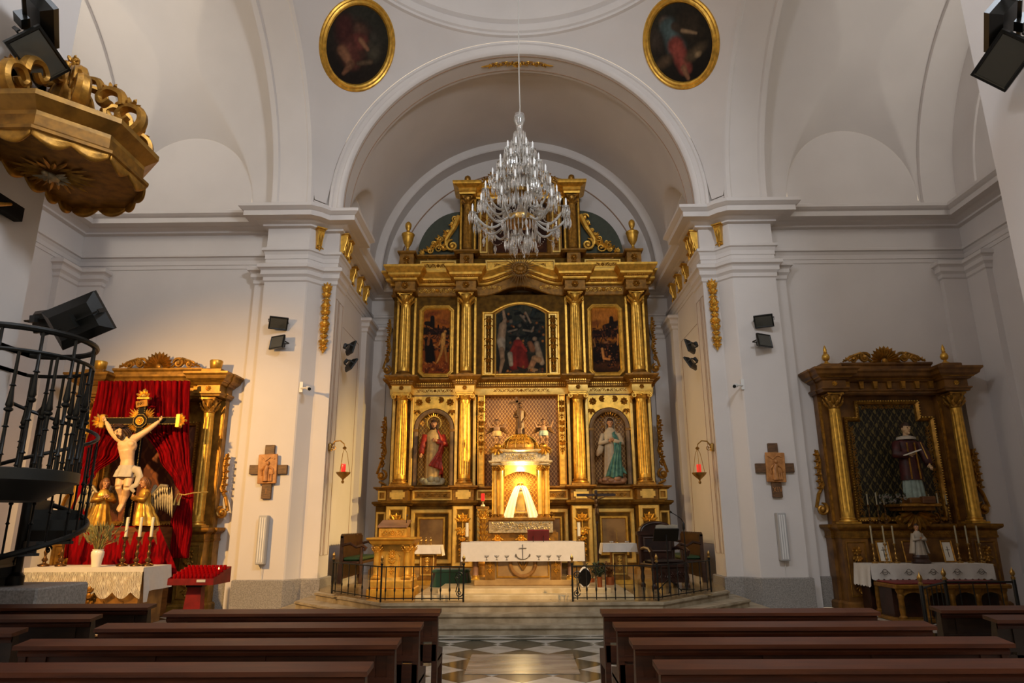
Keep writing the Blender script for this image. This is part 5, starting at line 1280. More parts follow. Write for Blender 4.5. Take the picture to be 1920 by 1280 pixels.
for i, u in enumerate((1148,1177)):
    t = thing('glass_dish', 'small glass dish near the %s end of the right credence table' % ('left','right')[i], 'dish', (xat(u,15.6),15.6,Zt_)); MB().lathe([(.02,0),(.03,.008),(.05,.04),(.046,.04),(.025,.012)], 12).build('bowl', 'crystal', t)
# --- carved candle stand with red sanctuary light, behind the altar
Yp = 17.2; x_ = xat(905,Yp,980)
PS = thing('lamp_stand', 'tall carved gilt pillar carrying a red lamp beside the tabernacle', 'lamp stand', (x_,Yp,ZS+.004)); zt_ = zat(949,Yp)-ZS
MB().lathe([(.16,0),(.16,.06),(.1,.1),(.09,.3),(.13,.36),(.08,.42),(.075,zt_-.35),(.085,zt_-.3)], 16).build('pillar', 'gold_old', PS); mb = MB()
for k in range(7):
    for a in range(8): q = 2*PI*a/8+k*.4; mb.leaf((.075*math.cos(q),.075*math.sin(q),.5+.13*k),(.11*math.cos(q),.11*math.sin(q),.6+.13*k),.05,.3,(math.cos(q),math.sin(q),0))
mb.build('pillar_carving', 'gold', PS); inst('capital', corinth_mesh(.085,.24,'gold'), PS, (0,0,zt_-.3)); MB().bx(-.15,.15,-.15,.15,zt_-.06,zt_).build('top_plate', 'gold_old', PS, 0)
RL = thing('sanctuary_light', 'red glass sanctuary light on the carved gilt pillar', 'lamp', (x_,Yp,zt_+ZS+.004)); MB().lathe([(.06,0),(.05,.03),(.02,.06),(.02,.1),(.06,.13)], 12).build('foot', 'silver_gilt', RL); MB().lathe([(.04,.13),(.045,.16),(.045,.3),(.035,.31)], 12).build('glass', 'red_glow', RL)
# --- monstrance-like reliquaries beside the temple
for s, u, nm in ((-1,929,'left'),(1,1031,'right')):
    t = thing('candlestick', 'small dark candlestick at the %s foot of the tabernacle' % nm, 'candlestick', (xat(u,17.9,970),17.9,ZS+.004+1.0)) if False else None
# --- processional crucifix
Yx = 15.2; xx = xat(1120,Yx,1000)
PC = thing('processional_crucifix', 'tall dark processional crucifix standing right of the altar', 'crucifix', (xx,Yx,ZS+.004)); ht = zat(920,Yx)-ZS
mb = MB(); mb.lathe([(.17,0),(.17,.03),(.06,.06),(.03,.12),(.016,.16)], 14); mb.build('foot', 'bronze', PC); MB().tube([(0,0,.1),(0,0,ht-.62)], .018, 8).build('pole', 'dark_wood', PC)
mb = MB(); mb.box_on((0,0,ht-.7),(0,0,ht),.055,.035,(0,1,0)); mb.box_on((-.42,0,ht-.1),(.42,0,ht-.1),.055,.035,(0,1,0)); mb.build('cross', 'dark_wood', PC, 0)
b = MB(); zz = ht-.1
b.ball((0,-.04,zz-.14),(.05,.035,.07),9,7); b.ball((0,-.04,zz-.24),(.042,.035,.06),9,7)
for s in (-1, 1): b.tube([(s*.04,-.04,zz-.09),(s*.14,-.035,zz-.06),(s*.24,-.03,zz-.01)], [.018,.014,.01], 7); b.tube([(s*.02,-.04,zz-.28),(s*.025,-.07,zz-.4),(s*.005,-.04,zz-.55)], [.026,.022,.014], 7)
o = b.build('corpus', 'bronze', PC, 60); remesh(o, .008, 3); head_on(PC, (-.01,-.06,zz-.02), .09, 'bronze', 'hair', .3, .5)
# --- presider's chair
Yt = 14.7
CH = thing('presider_chair', 'large carved dark wooden armchair with arched back right of the altar', 'chair', (xat(1244,Yt),Yt,ZS+.004), math.radians(14)); hc = zat(978,Yt)-ZS; w = .36
for s in (-1, 1):
    for yy in (-.28, .26):
        MB().lathe([(.05,0),(.055,.06),(.03,.1),(.045,.2),(.03,.3),(.045,.36),(.045,.42)], 10, (s*w,yy,0)).build('leg', 'dark_wood', CH)
    MB().tube([(s*w,.26,.75),(s*w*1.04,.05,.78),(s*w*1.06,-.2,.76),(s*w*1.1,-.32,.7),(s*w*1.08,-.3,.62)], [.035,.04,.045,.05,.03], 8).build('armrest', 'dark_wood', CH); MB().lathe([(.035,.44),(.025,.5),(.04,.6),(.03,.72)], 8, (s*w,-.26,0)).build('arm_post', 'dark_wood', CH)
    MB().lathe([(.05,.42),(.045,.9),(.05,.95),(.045,hc-.3),(.06,hc-.27)], 10, (s*w,.3,0)).build('back_post', 'dark_wood', CH)
MB().cbx(-w-.04,w+.04,-.34,.34,.4,.48,.015).build('seat', 'dark_wood', CH, 20); MB().cbx(-w+.03,w-.03,-.3,.24,.48,.55,.03).build('cushion', 'leather', CH, 20)
MB().bx(-w,w,.27,.32,.5,hc-.28).build('backrest', 'dark_wood', CH, 0); MB().bx(-w+.08,w-.08,.25,.28,.72,hc-.36).build('back_panel', 'leather', CH, 0)
MB().frame([(-w+.05,.68),(w-.05,.68),(w-.05,hc-.32),(-w+.05,hc-.32)], [(0,0),(0,.02),(.02,.03),(.04,.02),(.05,0)], .27).build('panel_moulding', 'dark_wood', CH, 20)
pd = [(-w-.08,hc-.28),(w+.08,hc-.28),(w+.08,hc-.22)]+[((w+.02)*math.cos(PI*i/14), hc-.2+.2*math.sin(PI*i/14)) for i in range(15)]+[(-w-.08,hc-.22)]
MB().prism_y(pd, .24, .34).build('crest', 'dark_wood', CH, 0); mb = MB(); mb.tube([((w-.01)*math.cos(PI*i/14), .235, hc-.21+.17*math.sin(PI*i/14)) for i in range(15)], .02, 6); rosette(mb, 0, hc-.14, .07, .23); mb.build('crest_moulding', 'dark_wood', CH)
MB().bx(-w,w,-.3,-.26,.12,.4).build('front_apron', 'dark_wood', CH, 0)
mb = MB(); scrollband(mb, .6, .16, -.31, 3, 0, .27); mb.build('apron_carving', 'dark_wood', CH)
# --- lectern stand with open book, microphone stand
Yl = 13.75
LS = thing('lectern_stand', 'black music stand holding open white papers before the wooden chair', 'lectern', (xat(1252,Yl),Yl,ZS+.004)); hl = zat(1003,Yl)-ZS
mb = MB(); 
for a in (0.3,2.4,4.5): mb.tube([(.26*math.cos(a),.26*math.sin(a),.012),(.02*math.cos(a),.02*math.sin(a),.22)], .012, 6)
mb.tube([(0,0,.15),(0,0,hl)], .014, 8); mb.build('pole', 'black_metal', LS)
Mx = T(0,0,hl) @ RX(math.radians(-50)); MB().cbx(-.24,.24,-.14,.16,-.01,.01,.006).xf(Mx).build('desk', 'black_metal', LS, 20); MB().bx(-.24,.24,.15,.17,.0,.04).xf(Mx).build('ledge', 'black_metal', LS, 0)
pg = thing('open_book', 'open white book lying on the black music stand', 'book', (xat(1252,Yl),Yl,hl+ZS+.004))
for s in (-1, 1): MB().grid(lambda u, v: (s*.21*u, -.19+.33*v, .022+.03*math.sin(PI*(.1+.8*u))), 8, 2).xf(RX(math.radians(-50))).build('page', 'paper', pg, 60)
mb = MB(); mb.bx(-.2,.2,-.12,.18,.011,.02); mb.xf(RX(math.radians(-50))).build('cover', 'leather', pg, 0)
Ym = 14.2; xm = xat(1286,Ym); hm = zat(990,Ym)-ZS
MS = thing('microphone_stand', 'slim black gooseneck microphone stand beside the wooden chair', 'microphone', (xm,Ym,ZS+.004))
MB().lathe([(.14,0),(.14,.015),(.03,.03),(.012,.05)], 16).build('foot', 'black_metal', MS); MB().tube([(0,0,.03),(0,0,hm)], .012, 8).build('pole', 'black_metal', MS); MB().lathe([(.02,0),(.026,.03),(.026,.12),(.015,.15)], 10, (0,0,hm-.05)).build('clamp', 'black_metal', MS)
MB().tube([(0,0,hm+.08),(-.04,-.02,hm+.16),(-.13,-.05,hm+.22),(-.25,-.08,hm+.29)], .008, 6).build('gooseneck', 'black_metal', MS); MB().tube([(-.24,-.08,hm+.285),(-.28,-.09,hm+.31)], .018, 8).build('microphone_head', 'black_metal', MS)
# --- benches along the chancel walls
def sedilia(label, x, y0, y1, s):
    t = thing('choir_seat', label, 'bench', (x,(y0+y1)/2,ZS+.004)); L_ = (y1-y0)/2
    MB().bx(-.05,.03,-L_,L_,.1,1.02).xf(SX(s,1,1)).build('backrest', 'dark_wood', t, 0)
    n = 9; P_ = [(-L_,.98)]+[(-L_+2*L_*i/(n*4), 1.02+.05*abs(math.sin(PI*i/4))) for i in range(n*4+1)]+[(L_,.98)]
    MB().prism_y(P_, -.03, .03).xf(RZ(PI/2)).build('back_crest', 'dark_wood', t, 0)
    MB().cbx(-.5,0,-L_,L_,.42,.48,.012).xf(SX(s,1,1)).build('seat', 'dark_wood', t, 20); MB().cbx(-.48,-.03,-L_+.05,L_-.05,.48,.56,.03).xf(SX(s,1,1)).build('cushion', 'leather_green', t, 20)
    for yy in (-L_, L_):
        MB().tube([(s*-.02,yy,.82),(s*-.2,yy,.86),(s*-.34,yy,.78),(s*-.48,yy,.82),(s*-.56,yy,.76),(s*-.52,yy,.7)], [.03,.035,.03,.04,.04,.025], 7).build('armrest', 'dark_wood', t); MB().lathe([(.04,0),(.045,.1),(.03,.2),(.045,.4),(.03,.6),(.04,.78)], 9, (s*-.46,yy,0)).build('front_leg', 'dark_wood', t); MB().bx(-.04,.04,yy-.04,yy+.04,0,.42).build('back_leg', 'dark_wood', t, 0)
    return t
sedilia('dark carved bench with green cushion along the left chancel wall', -4.05, 16.0, 17.9, -1)
sedilia('dark carved bench with green cushion along the right chancel wall', 4.05, 16.0, 17.9, 1)
# --- stool with green cloth, plants, copper vase
Yg = 14.4; t = thing('draped_stool', 'low stool draped in dark green velvet left of the altar', 'stool', (xat(847,Yg),Yg,ZS+.004))
MB().grid(lambda u, v: ((.36+.05*v+.02*math.sin(u*40)*v)*math.copysign(abs(math.cos(2*PI*u))**.4, math.cos(2*PI*u)), .24*math.copysign(abs(math.sin(2*PI*u))**.4, math.sin(2*PI*u))*(1+.1*v), .34-.32*v), 60, 8).build('skirt', 'velvet_green', t, 60); MB().cbx(-.38,.38,-.25,.25,.33,.4,.03).build('cushion', 'velvet_green', t, 20)
for s in (-1, 1):
    for yy in (-.2,.2): MB().bx(s*.32-.02,s*.32+.02,yy-.02,yy+.02,0,.34).build('leg', 'dark_wood', t, 0)
def plant(label, x, y, z, h, n, seed, mt='foliage', pot='copper', rp=.1, hp=.2, name='potted_plant', cat='plant'):
    t = thing(name, label, cat, (x,y,z)); rnd = random.Random(seed)
    MB().lathe([(rp*.7,0),(rp*.9,hp*.5),(rp,hp),(rp*1.08,hp+.02),(rp*.85,hp+.02),(rp*.8,hp-.03)], 14).build('pot', pot, t); mb = MB()
    for i in range(n):
        a = rnd.random()*2*PI; q = (.3+.7*rnd.random())*h*.6; p0 = Vector((rp*.3*math.cos(a),rp*.3*math.sin(a),hp-.02)); p1 = Vector((q*math.cos(a),q*math.sin(a),hp+h*(.3+.7*rnd.random()))); mb.tube([p0,(p0+p1)/2+Vector((0,0,.05)),p1], .004, 4)
        for j in range(3): pp = p0+(p1-p0)*(.5+.25*j); mb.leaf(pp, pp+Vector((.09*math.cos(a+j*2),.09*math.sin(a+j*2),.05)), .045, .2, (0,0,1))
    o = mb.build('foliage', mt, t); o['kind'] = 'stuff'; return t
plant('leafy green plant on the sanctuary floor right of the altar', xat(1105,14.3), 14.3, ZS+.004, .3, 16, 2)
plant('dry leafy plant in a slim copper vase behind the railing', xat(1123,13.2), 13.2, ZS+.004, .25, 12, 4, pot='copper', rp=.05, hp=.3)
plant('dark plant with reddish leaves beside the right credence table', xat(1142,14.6), 14.6, ZS+.004, .28, 14, 6, mt='hair_gold')
t = thing('floor_fan', 'round dark floor fan with pale rim beside the right end of the altar', 'fan', (xat(1095,13.3),13.3,.485)); t.scale = (.8,.8,.8); MB().tube([(0.0,.16*math.cos(2*PI*i/24),.28+.22*math.sin(2*PI*i/24)) for i in range(24)], .022, 6, closed=True).xf(RZ(-.9)).build('rim', 'white_plastic', t); MB().lathe([(.19,-.02),(.2,0),(.19,.02)], 20).xf(T(0,0,.28) @ RZ(-.9) @ RY(PI/2)).build('grille', 'black_metal', t); MB().lathe([(.1,0),(.1,.02),(.02,.04),(.02,.1)], 12).build('foot', 'black_metal', t)
# --- communion rails
def rail(label, pts, hgt, nb, gate_end):
    base = pts[0]; t = thing('altar_rail', label, 'railing', (base[0],base[1],ZS))
    L = [Vector((p[0]-base[0],p[1]-base[1],0)) for p in pts]; up = Vector((0,0,1))
    for a, b, n in zip(L, L[1:], nb):
        MB().box_on(a+up*hgt, b+up*hgt, .03, .018).build('top_rail', 'iron', t, 0); MB().box_on(a+up*.06, b+up*.06, .025, .014).build('bottom_rail', 'iron', t, 0)
        for k in range(n):
            p = a+(b-a)*((k+.5)/n); bm = MB().lathe([(.009,.03),(.009,.16),(.016,.18),(.016,.21),(.009,.23),(.009,hgt)], 6); 
            if k == 0 and a is L[0]: pass
            bm.build('baluster', 'iron', t, 30, p)
    for p in L:
        MB().lathe([(.016,0),(.016,hgt+.02),(.024,hgt+.03),(.024,hgt+.05)], 10).build('post', 'iron', t, 30, p); MB().lathe([(.02,0),(.03,.02),(.014,.04),(.028,.07),(.024,.1),(.006,.13),(.001,.15)], 10).build('finial', 'brass', t, 50, p+up*(hgt+.05))
    e = L[gate_end]; d = -1 if gate_end == -1 else 1; x_in = -1 if e.x > 0 else 1
    if len(L) > 1: x_in = 1 if L[-2 if gate_end == -1 else 1].x > e.x else -1
    mb = MB(); spiral(mb, e.x+x_in*.08, .42, .07, 1.5, 0, 1, .011, e.y, 18, 6); spiral(mb, e.x+x_in*.07, .14, .06, 1.5, 0, -1, .011, e.y, 18, 6); mb.tube([(e.x+x_in*.15,e.y,.4),(e.x+x_in*.1,e.y,.28),(e.x+x_in*.13,e.y,.16)], .01, 6); mb.build('scroll', 'iron', t)
    return t
A = [atZ(628,1118,ZS), atZ(703,1128,ZS), atZ(880,1128,ZS)]
rail('low black iron altar rail with brass knobs left of the gate', [(-3.62,13.78),(-2.38,12.22),(-.98,12.2)], .57, (7,9), -1)
rail('low black iron altar rail with brass knobs right of the gate', [(.86,12.2),(2.3,12.22),(3.6,13.78)], .57, (9,7), 0)
# ================================================================== SIDE ALTARS
def turned(mb, h, w, c=(0,0,0), seg=12):
    P_ = [(1,0),(1,.03),(.8,.06),(.35,.1),(.3,.14),(.55,.18),(.6,.22),(.3,.27),(.22,.34),(.34,.4),(.42,.45),(.24,.5),(.2,.6),(.3,.66),(.36,.7),(.2,.74),(.17,.84),(.3,.88),(.55,.93),(.6,.96),(.6,1)]
    mb.lathe([(r*w/2, z*h) for r, z in P_], seg, c)
def candlestick(label, loc, h, w, hc, rc, mats=('bronze','wax'), group=None):
    t = thing('candlestick', label, 'candlestick', loc, 0, group)
    mb = MB(); turned(mb, h, w); s_ = mb.build('stick', mats[0], t, 50)
    for a in (0,2.1,4.2): mb = MB(); mb.tube([(w*.25*math.cos(a),w*.25*math.sin(a),w*.25),(w*.55*math.cos(a),w*.55*math.sin(a),w*.14),(w*.62*math.cos(a),w*.62*math.sin(a),w*.12)], [w*.06,w*.08,w*.1], 6); mb.build('foot', mats[0], t, 50)
    MB().lathe([(rc,0),(rc*.95,hc*.98),(rc*.5,hc)], 12, (0,0,h)).build('candle', mats[1], t); return t
def retable(X0, label, s_in):
    t = thing('side_altarpiece', label, 'altarpiece', (X0,14.97,0)); W_ = 'wood_side_altar' if X0 > 0 else 'gold_wood'  # left twin gets a golder wood, its warm lighting put into the colour
    cx = (-1.29, 1.29)
    def path(hw, pr, w, y0): return [(-hw,0),(-hw,y0)]+[q for c in cx for q in ((c-w,y0),(c-w,y0-pr),(c+w,y0-pr),(c+w,y0))]+[(hw,y0),(hw,0)]
    MB().bx(-1.61,1.61,-.285,0,0,1.5).build('base', W_, t, 0)
    MB().sweep([(-.1,0),(.05,0),(.05,.12),(.02,.16),(-.1,.16)], path(1.62,.3,.27,-.3)).build('plinth', W_, t, 20)
    MB().sweep([(-.1,1.36),(.01,1.36),(.02,1.4),(.008,1.41),(.008,1.5),(.04,1.53),(.08,1.55),(.1,1.58),(.1,1.63),(-.2,1.64)], path(1.62,.3,.27,-.3)).build('base_cornice', 'gold_old', t, 20)
    for c in cx:
        p_ = MB().bx(c-.26,c+.26,-.59,-.3,.1,1.5).build('pedestal', W_, t, 0)
        MB().frame([(c-.2,.25),(c+.2,.25),(c+.2,1.3),(c-.2,1.3)], [(0,0),(0,.015),(.02,.02),(.035,0)], -.59).build('pedestal_frame', 'gold_old', p_, 20)
        mb = MB(); rosette(mb, c, 1.12, .1, -.6); garland(mb, .7, .2, -.6, c, 1.02, 5); mb.build('pedestal_carving', 'gold_dark', p_)
        for k in range(7): pass
    mb = MB(); scrollband(mb, 2.0, .09, -.305, 9, 0, 1.455); mb.build('frieze_carving', 'gold_dark', t)
    sh = shaft_mesh(2.24,.125,'gold',14,56); bs = base_mesh(.125,.13,'gold'); cp = corinth_mesh(.115,.33,'gold_dark')
    for c in cx:
        put_column(t, sh, bs, cp, c, -.42, 1.64, .13, 2.24)
        MB().bx(c-.24,c+.24,-.2,0,1.62,4.36).build('pilaster', W_, t, 0)
        for q in (-1, 1): MB().bx(c+q*.2-.025,c+q*.2+.025,-.225,-.2,1.7,4.2).build('gilt_strip', 'gold_dark', t, 0)
    # stepped frame and damask field
    st = [(-.95,1.7),(.95,1.7),(.95,3.86),(.68,3.86),(.68,4.22),(-.68,4.22),(-.68,3.86),(-.95,3.86)]
    MB().bx(-1.1,1.1,-.06,0,1.6,4.36).build('back_panel', W_, t, 0)
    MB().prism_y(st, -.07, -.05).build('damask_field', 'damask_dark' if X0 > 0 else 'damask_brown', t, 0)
    MB().frame(st, [(-.02,0),(-.02,.07),(.01,.1),(.04,.08),(.06,.06),(.08,0)], -.06).build('stepped_frame', 'gold_dark', t, 20)
    mb = MB()
    for i in range(8):
        a, b = st[i], st[(i+1)%8]; beads(mb, (a[0],-.165,a[1]), (b[0],-.165,b[1]), max(2,int(math.dist(a,b)/.055)), .018, 4)
    mb.build('frame_beading', 'gold', t, 60)['kind'] = 'stuff'
    if X0 > 0:
        mb = MB(); scrollband(mb, 1.1, .12, -.075, 4, 0, 4.1); mb.tube([(-.5,-.072,4.1),(.5,-.072,4.1)], .008, 4); mb.build('damask_border', 'gold_old', t)
        for q in (-1, 1):
            g = MB(); scrollband(g, 1.9, .13, 0, 7); g.tube([(-.9,.003,0),(.9,.003,0)], .008, 4); g.xf(T(q*.82,-.075,2.75) @ RY(PI/2)); g.build('damask_border', 'gold_old', t)
    # entablature with brackets
    MB().bx(-1.55,1.55,-.265,0,4.34,4.84).build('frieze', W_, t, 0)
    MB().sweep([(-.1,4.36),(.02,4.36),(.03,4.4),(.06,4.42),(.06,4.45),(.005,4.46),(.005,4.6),(.05,4.62),(.08,4.66),(.14,4.69),(.18,4.72),(.2,4.78),(.24,4.82),(.24,4.86),(-.2,4.88)], path(1.56,.3,.24,-.28)).build('cornice', W_, t, 20)
    MB().sweep([(-.1,4.66),(.1,4.66),(.12,4.68),(.1,4.7),(-.1,4.7)], path(1.56,.3,.24,-.28)).build('cornice_bead', 'gold_dark', t, 20)
    for k in range(7):
        x = -.9+.3*k; MB().prism_y([(x-.035,4.46),(x+.035,4.46),(x+.05,4.62),(x-.05,4.62)], -.36, -.28).build('bracket', 'gold_dark', t, 0)
    for c in cx: mb = MB(); rosette(mb, c, 4.53, .06, -.59); mb.build('rosette', 'gold', t)
    MB().sweep([(-.1,4.86),(.02,4.86),(.02,4.96),(.05,5.0),(.05,5.04),(-.1,5.05)], [(-.95,0),(-.95,-.32),(.95,-.32),(.95,0)]).build('attic', W_, t, 20); MB().bx(-.95,.95,-.3,0,4.86,5.04).build('attic_block', W_, t, 0)
    for c in cx: MB().cbx(c-.22,c+.22,-.56,-.1,4.86,4.98,.01).build('finial_block', W_, t, 20)
    mb = MB(); y = -.28; fan(mb, 0, 5.08, .34, -.1, PI+.1, 13, y, .36, .5); mb.tube([(.14*math.cos(a),y,5.1+.14*math.sin(a)) for a in [PI*i/10 for i in range(11)]], .035, 6); mb.ball((0,y-.03,5.08),(.07,.05,.07),8,6)
    for q in (-1, 1):
        spiral(mb, q*.42, 5.16, .13, 1.4, PI if q > 0 else 0, -q, .04, y); spiral(mb, q*.68, 5.12, .1, 1.3, 0 if q > 0 else PI, q, .03, y)
        mb.tube([(q*.28,y,5.08),(q*.5,y,5.26),(q*.68,y,5.2),(q*.9,y,5.08)], [.03,.045,.035,.02], 6); fan(mb, q*.55, 5.1, .16, .5, 2.6, 5, y, .4); fan(mb, q*.8, 5.07, .12, .5, 2.6, 4, y, .4)
    mb.build('crest_carving', 'gold_dark', t)
    for c in cx:
        mb = MB()
        if X0 > 0: mb.lathe([(.08,0),(.085,.04),(.04,.07),(.03,.1),(.07,.13),(.085,.19),(.06,.25),(.03,.27),(.045,.29),(.03,.31),(.04,.35),(.02,.42),(.002,.46)], 14, (c,-.34,4.98))
        else: mb.lathe([(.09,0),(.08,.02),(.12,.05),(.14,.2),(.13,.22),(.11,.22),(.02,.21)], 16, (c,-.34,4.98))
        mb.build('finial', 'gold', t, 50)
    for q in (-1, 1):
        mb = MB(); x = q*1.56; z0, h, w = 1.66, 1.55, .26
        spiral(mb, x+q*w*.45, z0+h*.18, w*.5, 1.6, PI/2, q, w*.15, -.15, 18, 6); mb.ball((x+q*w*.45,-.2,z0+h*.18),(w*.2,w*.15,w*.24),9,6)
        mb.tube([(x+q*w*.9,-.15,z0+h*.2),(x+q*w*.6,-.15,z0+h*.38),(x+q*w*.15,-.15,z0+h*.5),(x+q*w*.3,-.15,z0+h*.65),(x+q*w*.2,-.15,z0+h*.82),(x+q*w*.4,-.15,z0+h*.97)], [w*.14,w*.15,w*.13,w*.12,w*.13,w*.18], 7)
        for k in range(6): zz = z0+h*(.46+.09*k); fan(mb, x+q*w*.25, zz, w*.55, (0 if q > 0 else PI)-.9, (0 if q > 0 else PI)+.9, 3, -.17, .45); mb.ball((x+q*w*.3,-.18,zz),w*.13,6,5)
        mb.build('carved_wing', 'gold_dark', t)
    return t
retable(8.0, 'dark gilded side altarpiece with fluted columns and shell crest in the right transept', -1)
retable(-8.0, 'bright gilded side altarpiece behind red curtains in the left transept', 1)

# ------------------------------------------------------------------ right transept: statue, tables, candles
def shelfz(v, Y, u=1690): return at(u, v, Y).z
Yr = 14.35
br = thing('statue_bracket', 'gilded carved bracket shelf below the dark saint on the right side altarpiece', 'bracket', (at(1722,945,Yr).x,14.8,0)); zb = shelfz(944,Yr)
MB().cbx(-.42,.42,-.55,.05,zb-.06,zb,.012).build('shelf', 'gold_dark', br, 20); MB().cbx(-.34,.34,-.45,.05,zb-.14,zb-.06,.012).build('moulding', 'gold_old', br, 20)
mb = MB(); fan(mb, 0, zb-.14, .4, -PI*.9, -PI*.1, 9, -.3, .3, .5)
for q in (-1, 1): spiral(mb, q*.28, zb-.3, .13, 1.4, PI/2, q, .04, -.2); spiral(mb, q*.5, zb-.28, .1, 1.4, PI/2, -q, .03, -.1); spiral(mb, q*.12, zb-.42, .08, 1.2, 0, q, .03, -.2)
mb.build('carving', 'gold_dark', br)
SR = thing('statue', 'pale faced saint statue in dark red dalmatic over white alb on the right side altarpiece', 'statue', (at(1712,860,Yr).x,14.5,zb), 0.0)
Hs = shelfz(797,14.4)-zb
def sc_rings(k, H0, H1): return interp_rings([(z*H1/H0, a*H1/H0, b*H1/H0, c, d, e) for z,a,b,c,d,e in k])
f_ = Hs/1.75
k = [(.1,.22,.17,0,0,1),(.3,.21,.165,0,0,1),(.62,.19,.15,0,0,.6)]; robe(interp_rings([tuple([q[0]*f_,q[1]*f_,q[2]*f_]+list(q[3:])) for q in k],12),13,72,.07).build('alb', 'robe_grey', SR, 60)
k = [(.52,.235,.18,0,0,.6),(.8,.225,.17,0,0,.5),(1.1,.2,.155,0,0,.3),(1.35,.24,.15,0,0,.2),(1.47,.15,.1,0,.01,0),(1.52,.09,.08,0,.01,0)]; robe(interp_rings([tuple([q[0]*f_,q[1]*f_,q[2]*f_]+list(q[3:])) for q in k],20),7,72,.04).build('dalmatic', 'robe_maroon', SR, 60)
for q in (-1, 1): MB().box_on((q*.1*f_,-.185*f_,.54*f_),(q*.085*f_,-.155*f_,1.35*f_),.03,.012,(0,1,0)).build('orphrey', 'gold_dark', SR, 0)
MB().lathe([(.2,0),(.19,.05),(.1,.08)], 24, (0,0,1.43*f_), sy=.8).build('collar', 'robe_linen', SR)
mb = MB(); mb.tube([(-.23*f_,0,1.36*f_),(-.31*f_,-.08*f_,1.08*f_),(-.14*f_,-.26*f_,1.06*f_)], [.1*f_,.11*f_,.07*f_], 9); mb.tube([(.23*f_,0,1.36*f_),(.33*f_,-.06*f_,1.08*f_),(.3*f_,-.22*f_,.86*f_)], [.1*f_,.11*f_,.08*f_], 9); mb.build('sleeve', 'robe_maroon', SR, 60)
mb = MB(); hand(mb, (-.14*f_,-.26*f_,1.06*f_), (.8,-.3,.3), (0,1,0), .17*f_); hand(mb, (.3*f_,-.22*f_,.86*f_), (.1,-.5,-.7), (0,1,0), .17*f_); mb.build('hand', 'skin_pale', SR, 60)
mb = MB(); mb.box_on((-.26*f_,-.3*f_,1.05*f_),(.1*f_,-.33*f_,1.17*f_),.02,.1,(0,1,0)); mb.build('book', 'paper', SR, 0)
mb = MB(); mb.tube([(.34*f_,-.25*f_,.72*f_),(.3*f_,-.22*f_,.95*f_),(.2*f_,-.2*f_,1.35*f_)], [.008,.02,.01], 6); mb.build('palm_frond', 'brass', SR)
head_on(SR, (.02*f_,-.02*f_,1.68*f_), .27*f_, 'skin_pale', 'hair', .2, .08); MB().cbx(-.2,.2,-.18,.16,0,.1*f_+.03,.02).build('plinth', 'wood_side_altar', SR, 20)
fl_ = thing('flower_arrangement', 'pale artificial flowers around the feet of the dark saint', 'flowers', (at(1690,925,Yr).x-.14,14.32,zb)); mb = MB(); rnd = random.Random(5); g = MB()
for i in range(40):
    x, z = -.3+.52*rnd.random(), .02+.16*rnd.random(); p = (x, .1-.16*rnd.random(), z)
    rosette(mb, p[0], p[2], .022+.012*rnd.random(), p[1], 5); g.leaf(p, (p[0]+.08*(rnd.random()-.5),p[1]-.03,p[2]+.07*rnd.random()), .03, .2)
mb.build('blossom', 'flower_pale', fl_)['kind'] = 'stuff'; g.build('leaf', 'foliage', fl_)['kind'] = 'stuff'
MB().cbx(-.13,.13,-.06,.06,0,.14,.01).build('name_plaque', 'wood_brown', thing('wooden_plaque', 'small brown wooden plaque on the bracket beside the dark saint', 'plaque', (at(1722,930,Yr).x+.14,14.28,zb)), 20)
# altar table with cloth
def side_table(label, X0, X1, y0, y1, h, nleg, m_, arc=True):
    t = thing('side_altar_table', label, 'table', ((X0+X1)/2,(y0+y1)/2,0)); w = (X1-X0)/2; d = (y1-y0)/2
    MB().cbx(-w,w,-d,d,h-.07,h,.012).build('top', m_, t, 20)
    for i in range(nleg):
        x = -w+.12+(2*w-.24)*i/(nleg-1)
        MB().lathe([(.07,0),(.07,.08),(.045,.11),(.05,.2),(.045,h-.25),(.06,h-.2),(.05,h-.16),(.075,h-.1),(.075,h-.07)], 14, (x,-d+.1,0)).build('leg', 'gold_old', t)
        if i < nleg-1 and arc:
            x2 = -w+.12+(2*w-.24)*(i+1)/(nleg-1); P_ = [(x,h-.07),(x,h-.25)]+[((x+x2)/2-(x2-x)/2*.92*math.cos(PI*j/10), h-.27+.14*math.sin(PI*j/10)) for j in range(11)]+[(x2,h-.25),(x2,h-.07)]
            MB().prism_y(P_, -d+.07, -d+.13).build('arch_apron', m_, t, 0)
    MB().bx(-w+.08,w-.08,-d+.3,d,0,h-.07).build('back', 'dark_wood', t, 0); MB().cbx(-w,w,-d-.03,d,0,.06,.01).build('foot_board', m_, t, 20)
    return t
xa, xb = at(1630,1060,13.7).x, at(1856,1060,13.7).x
zr = shelfz(1058,13.72)
side_table('gilded altar table with columns under a white embroidered cloth in the right transept', xa, xb, 13.66, 14.3, zr, 4, 'gold_old')
c = thing('side_altar_cloth', 'white embroidered cloth with lace edge on the right side altar table', 'cloth', ((xa+xb)/2,13.98,zr)); w = (xb-xa)/2+.02; hg = zr-shelfz(1085,13.65)
MB().grid(lambda u, v: (-w+2*w*u, -.35+.66*v, .008), 6, 4).build('cloth_top', 'linen', c, 0); MB().grid(lambda u, v: (-w+2*w*u, -.352-.015*math.sin(u*40)*v, .008-(hg+.03*abs(math.sin(u*62)))*v), 120, 8).build('cloth_front', 'linen', c, 60)
for q in (-1, 1): MB().grid(lambda u, v: (q*(w+.03*v+.015*math.sin(u*14)*v), -.352+.66*u, .008-(hg*1.5+.03*abs(math.sin(u*25)))*v), 30, 8).build('cloth_side', 'linen', c, 60)
mb = MB()
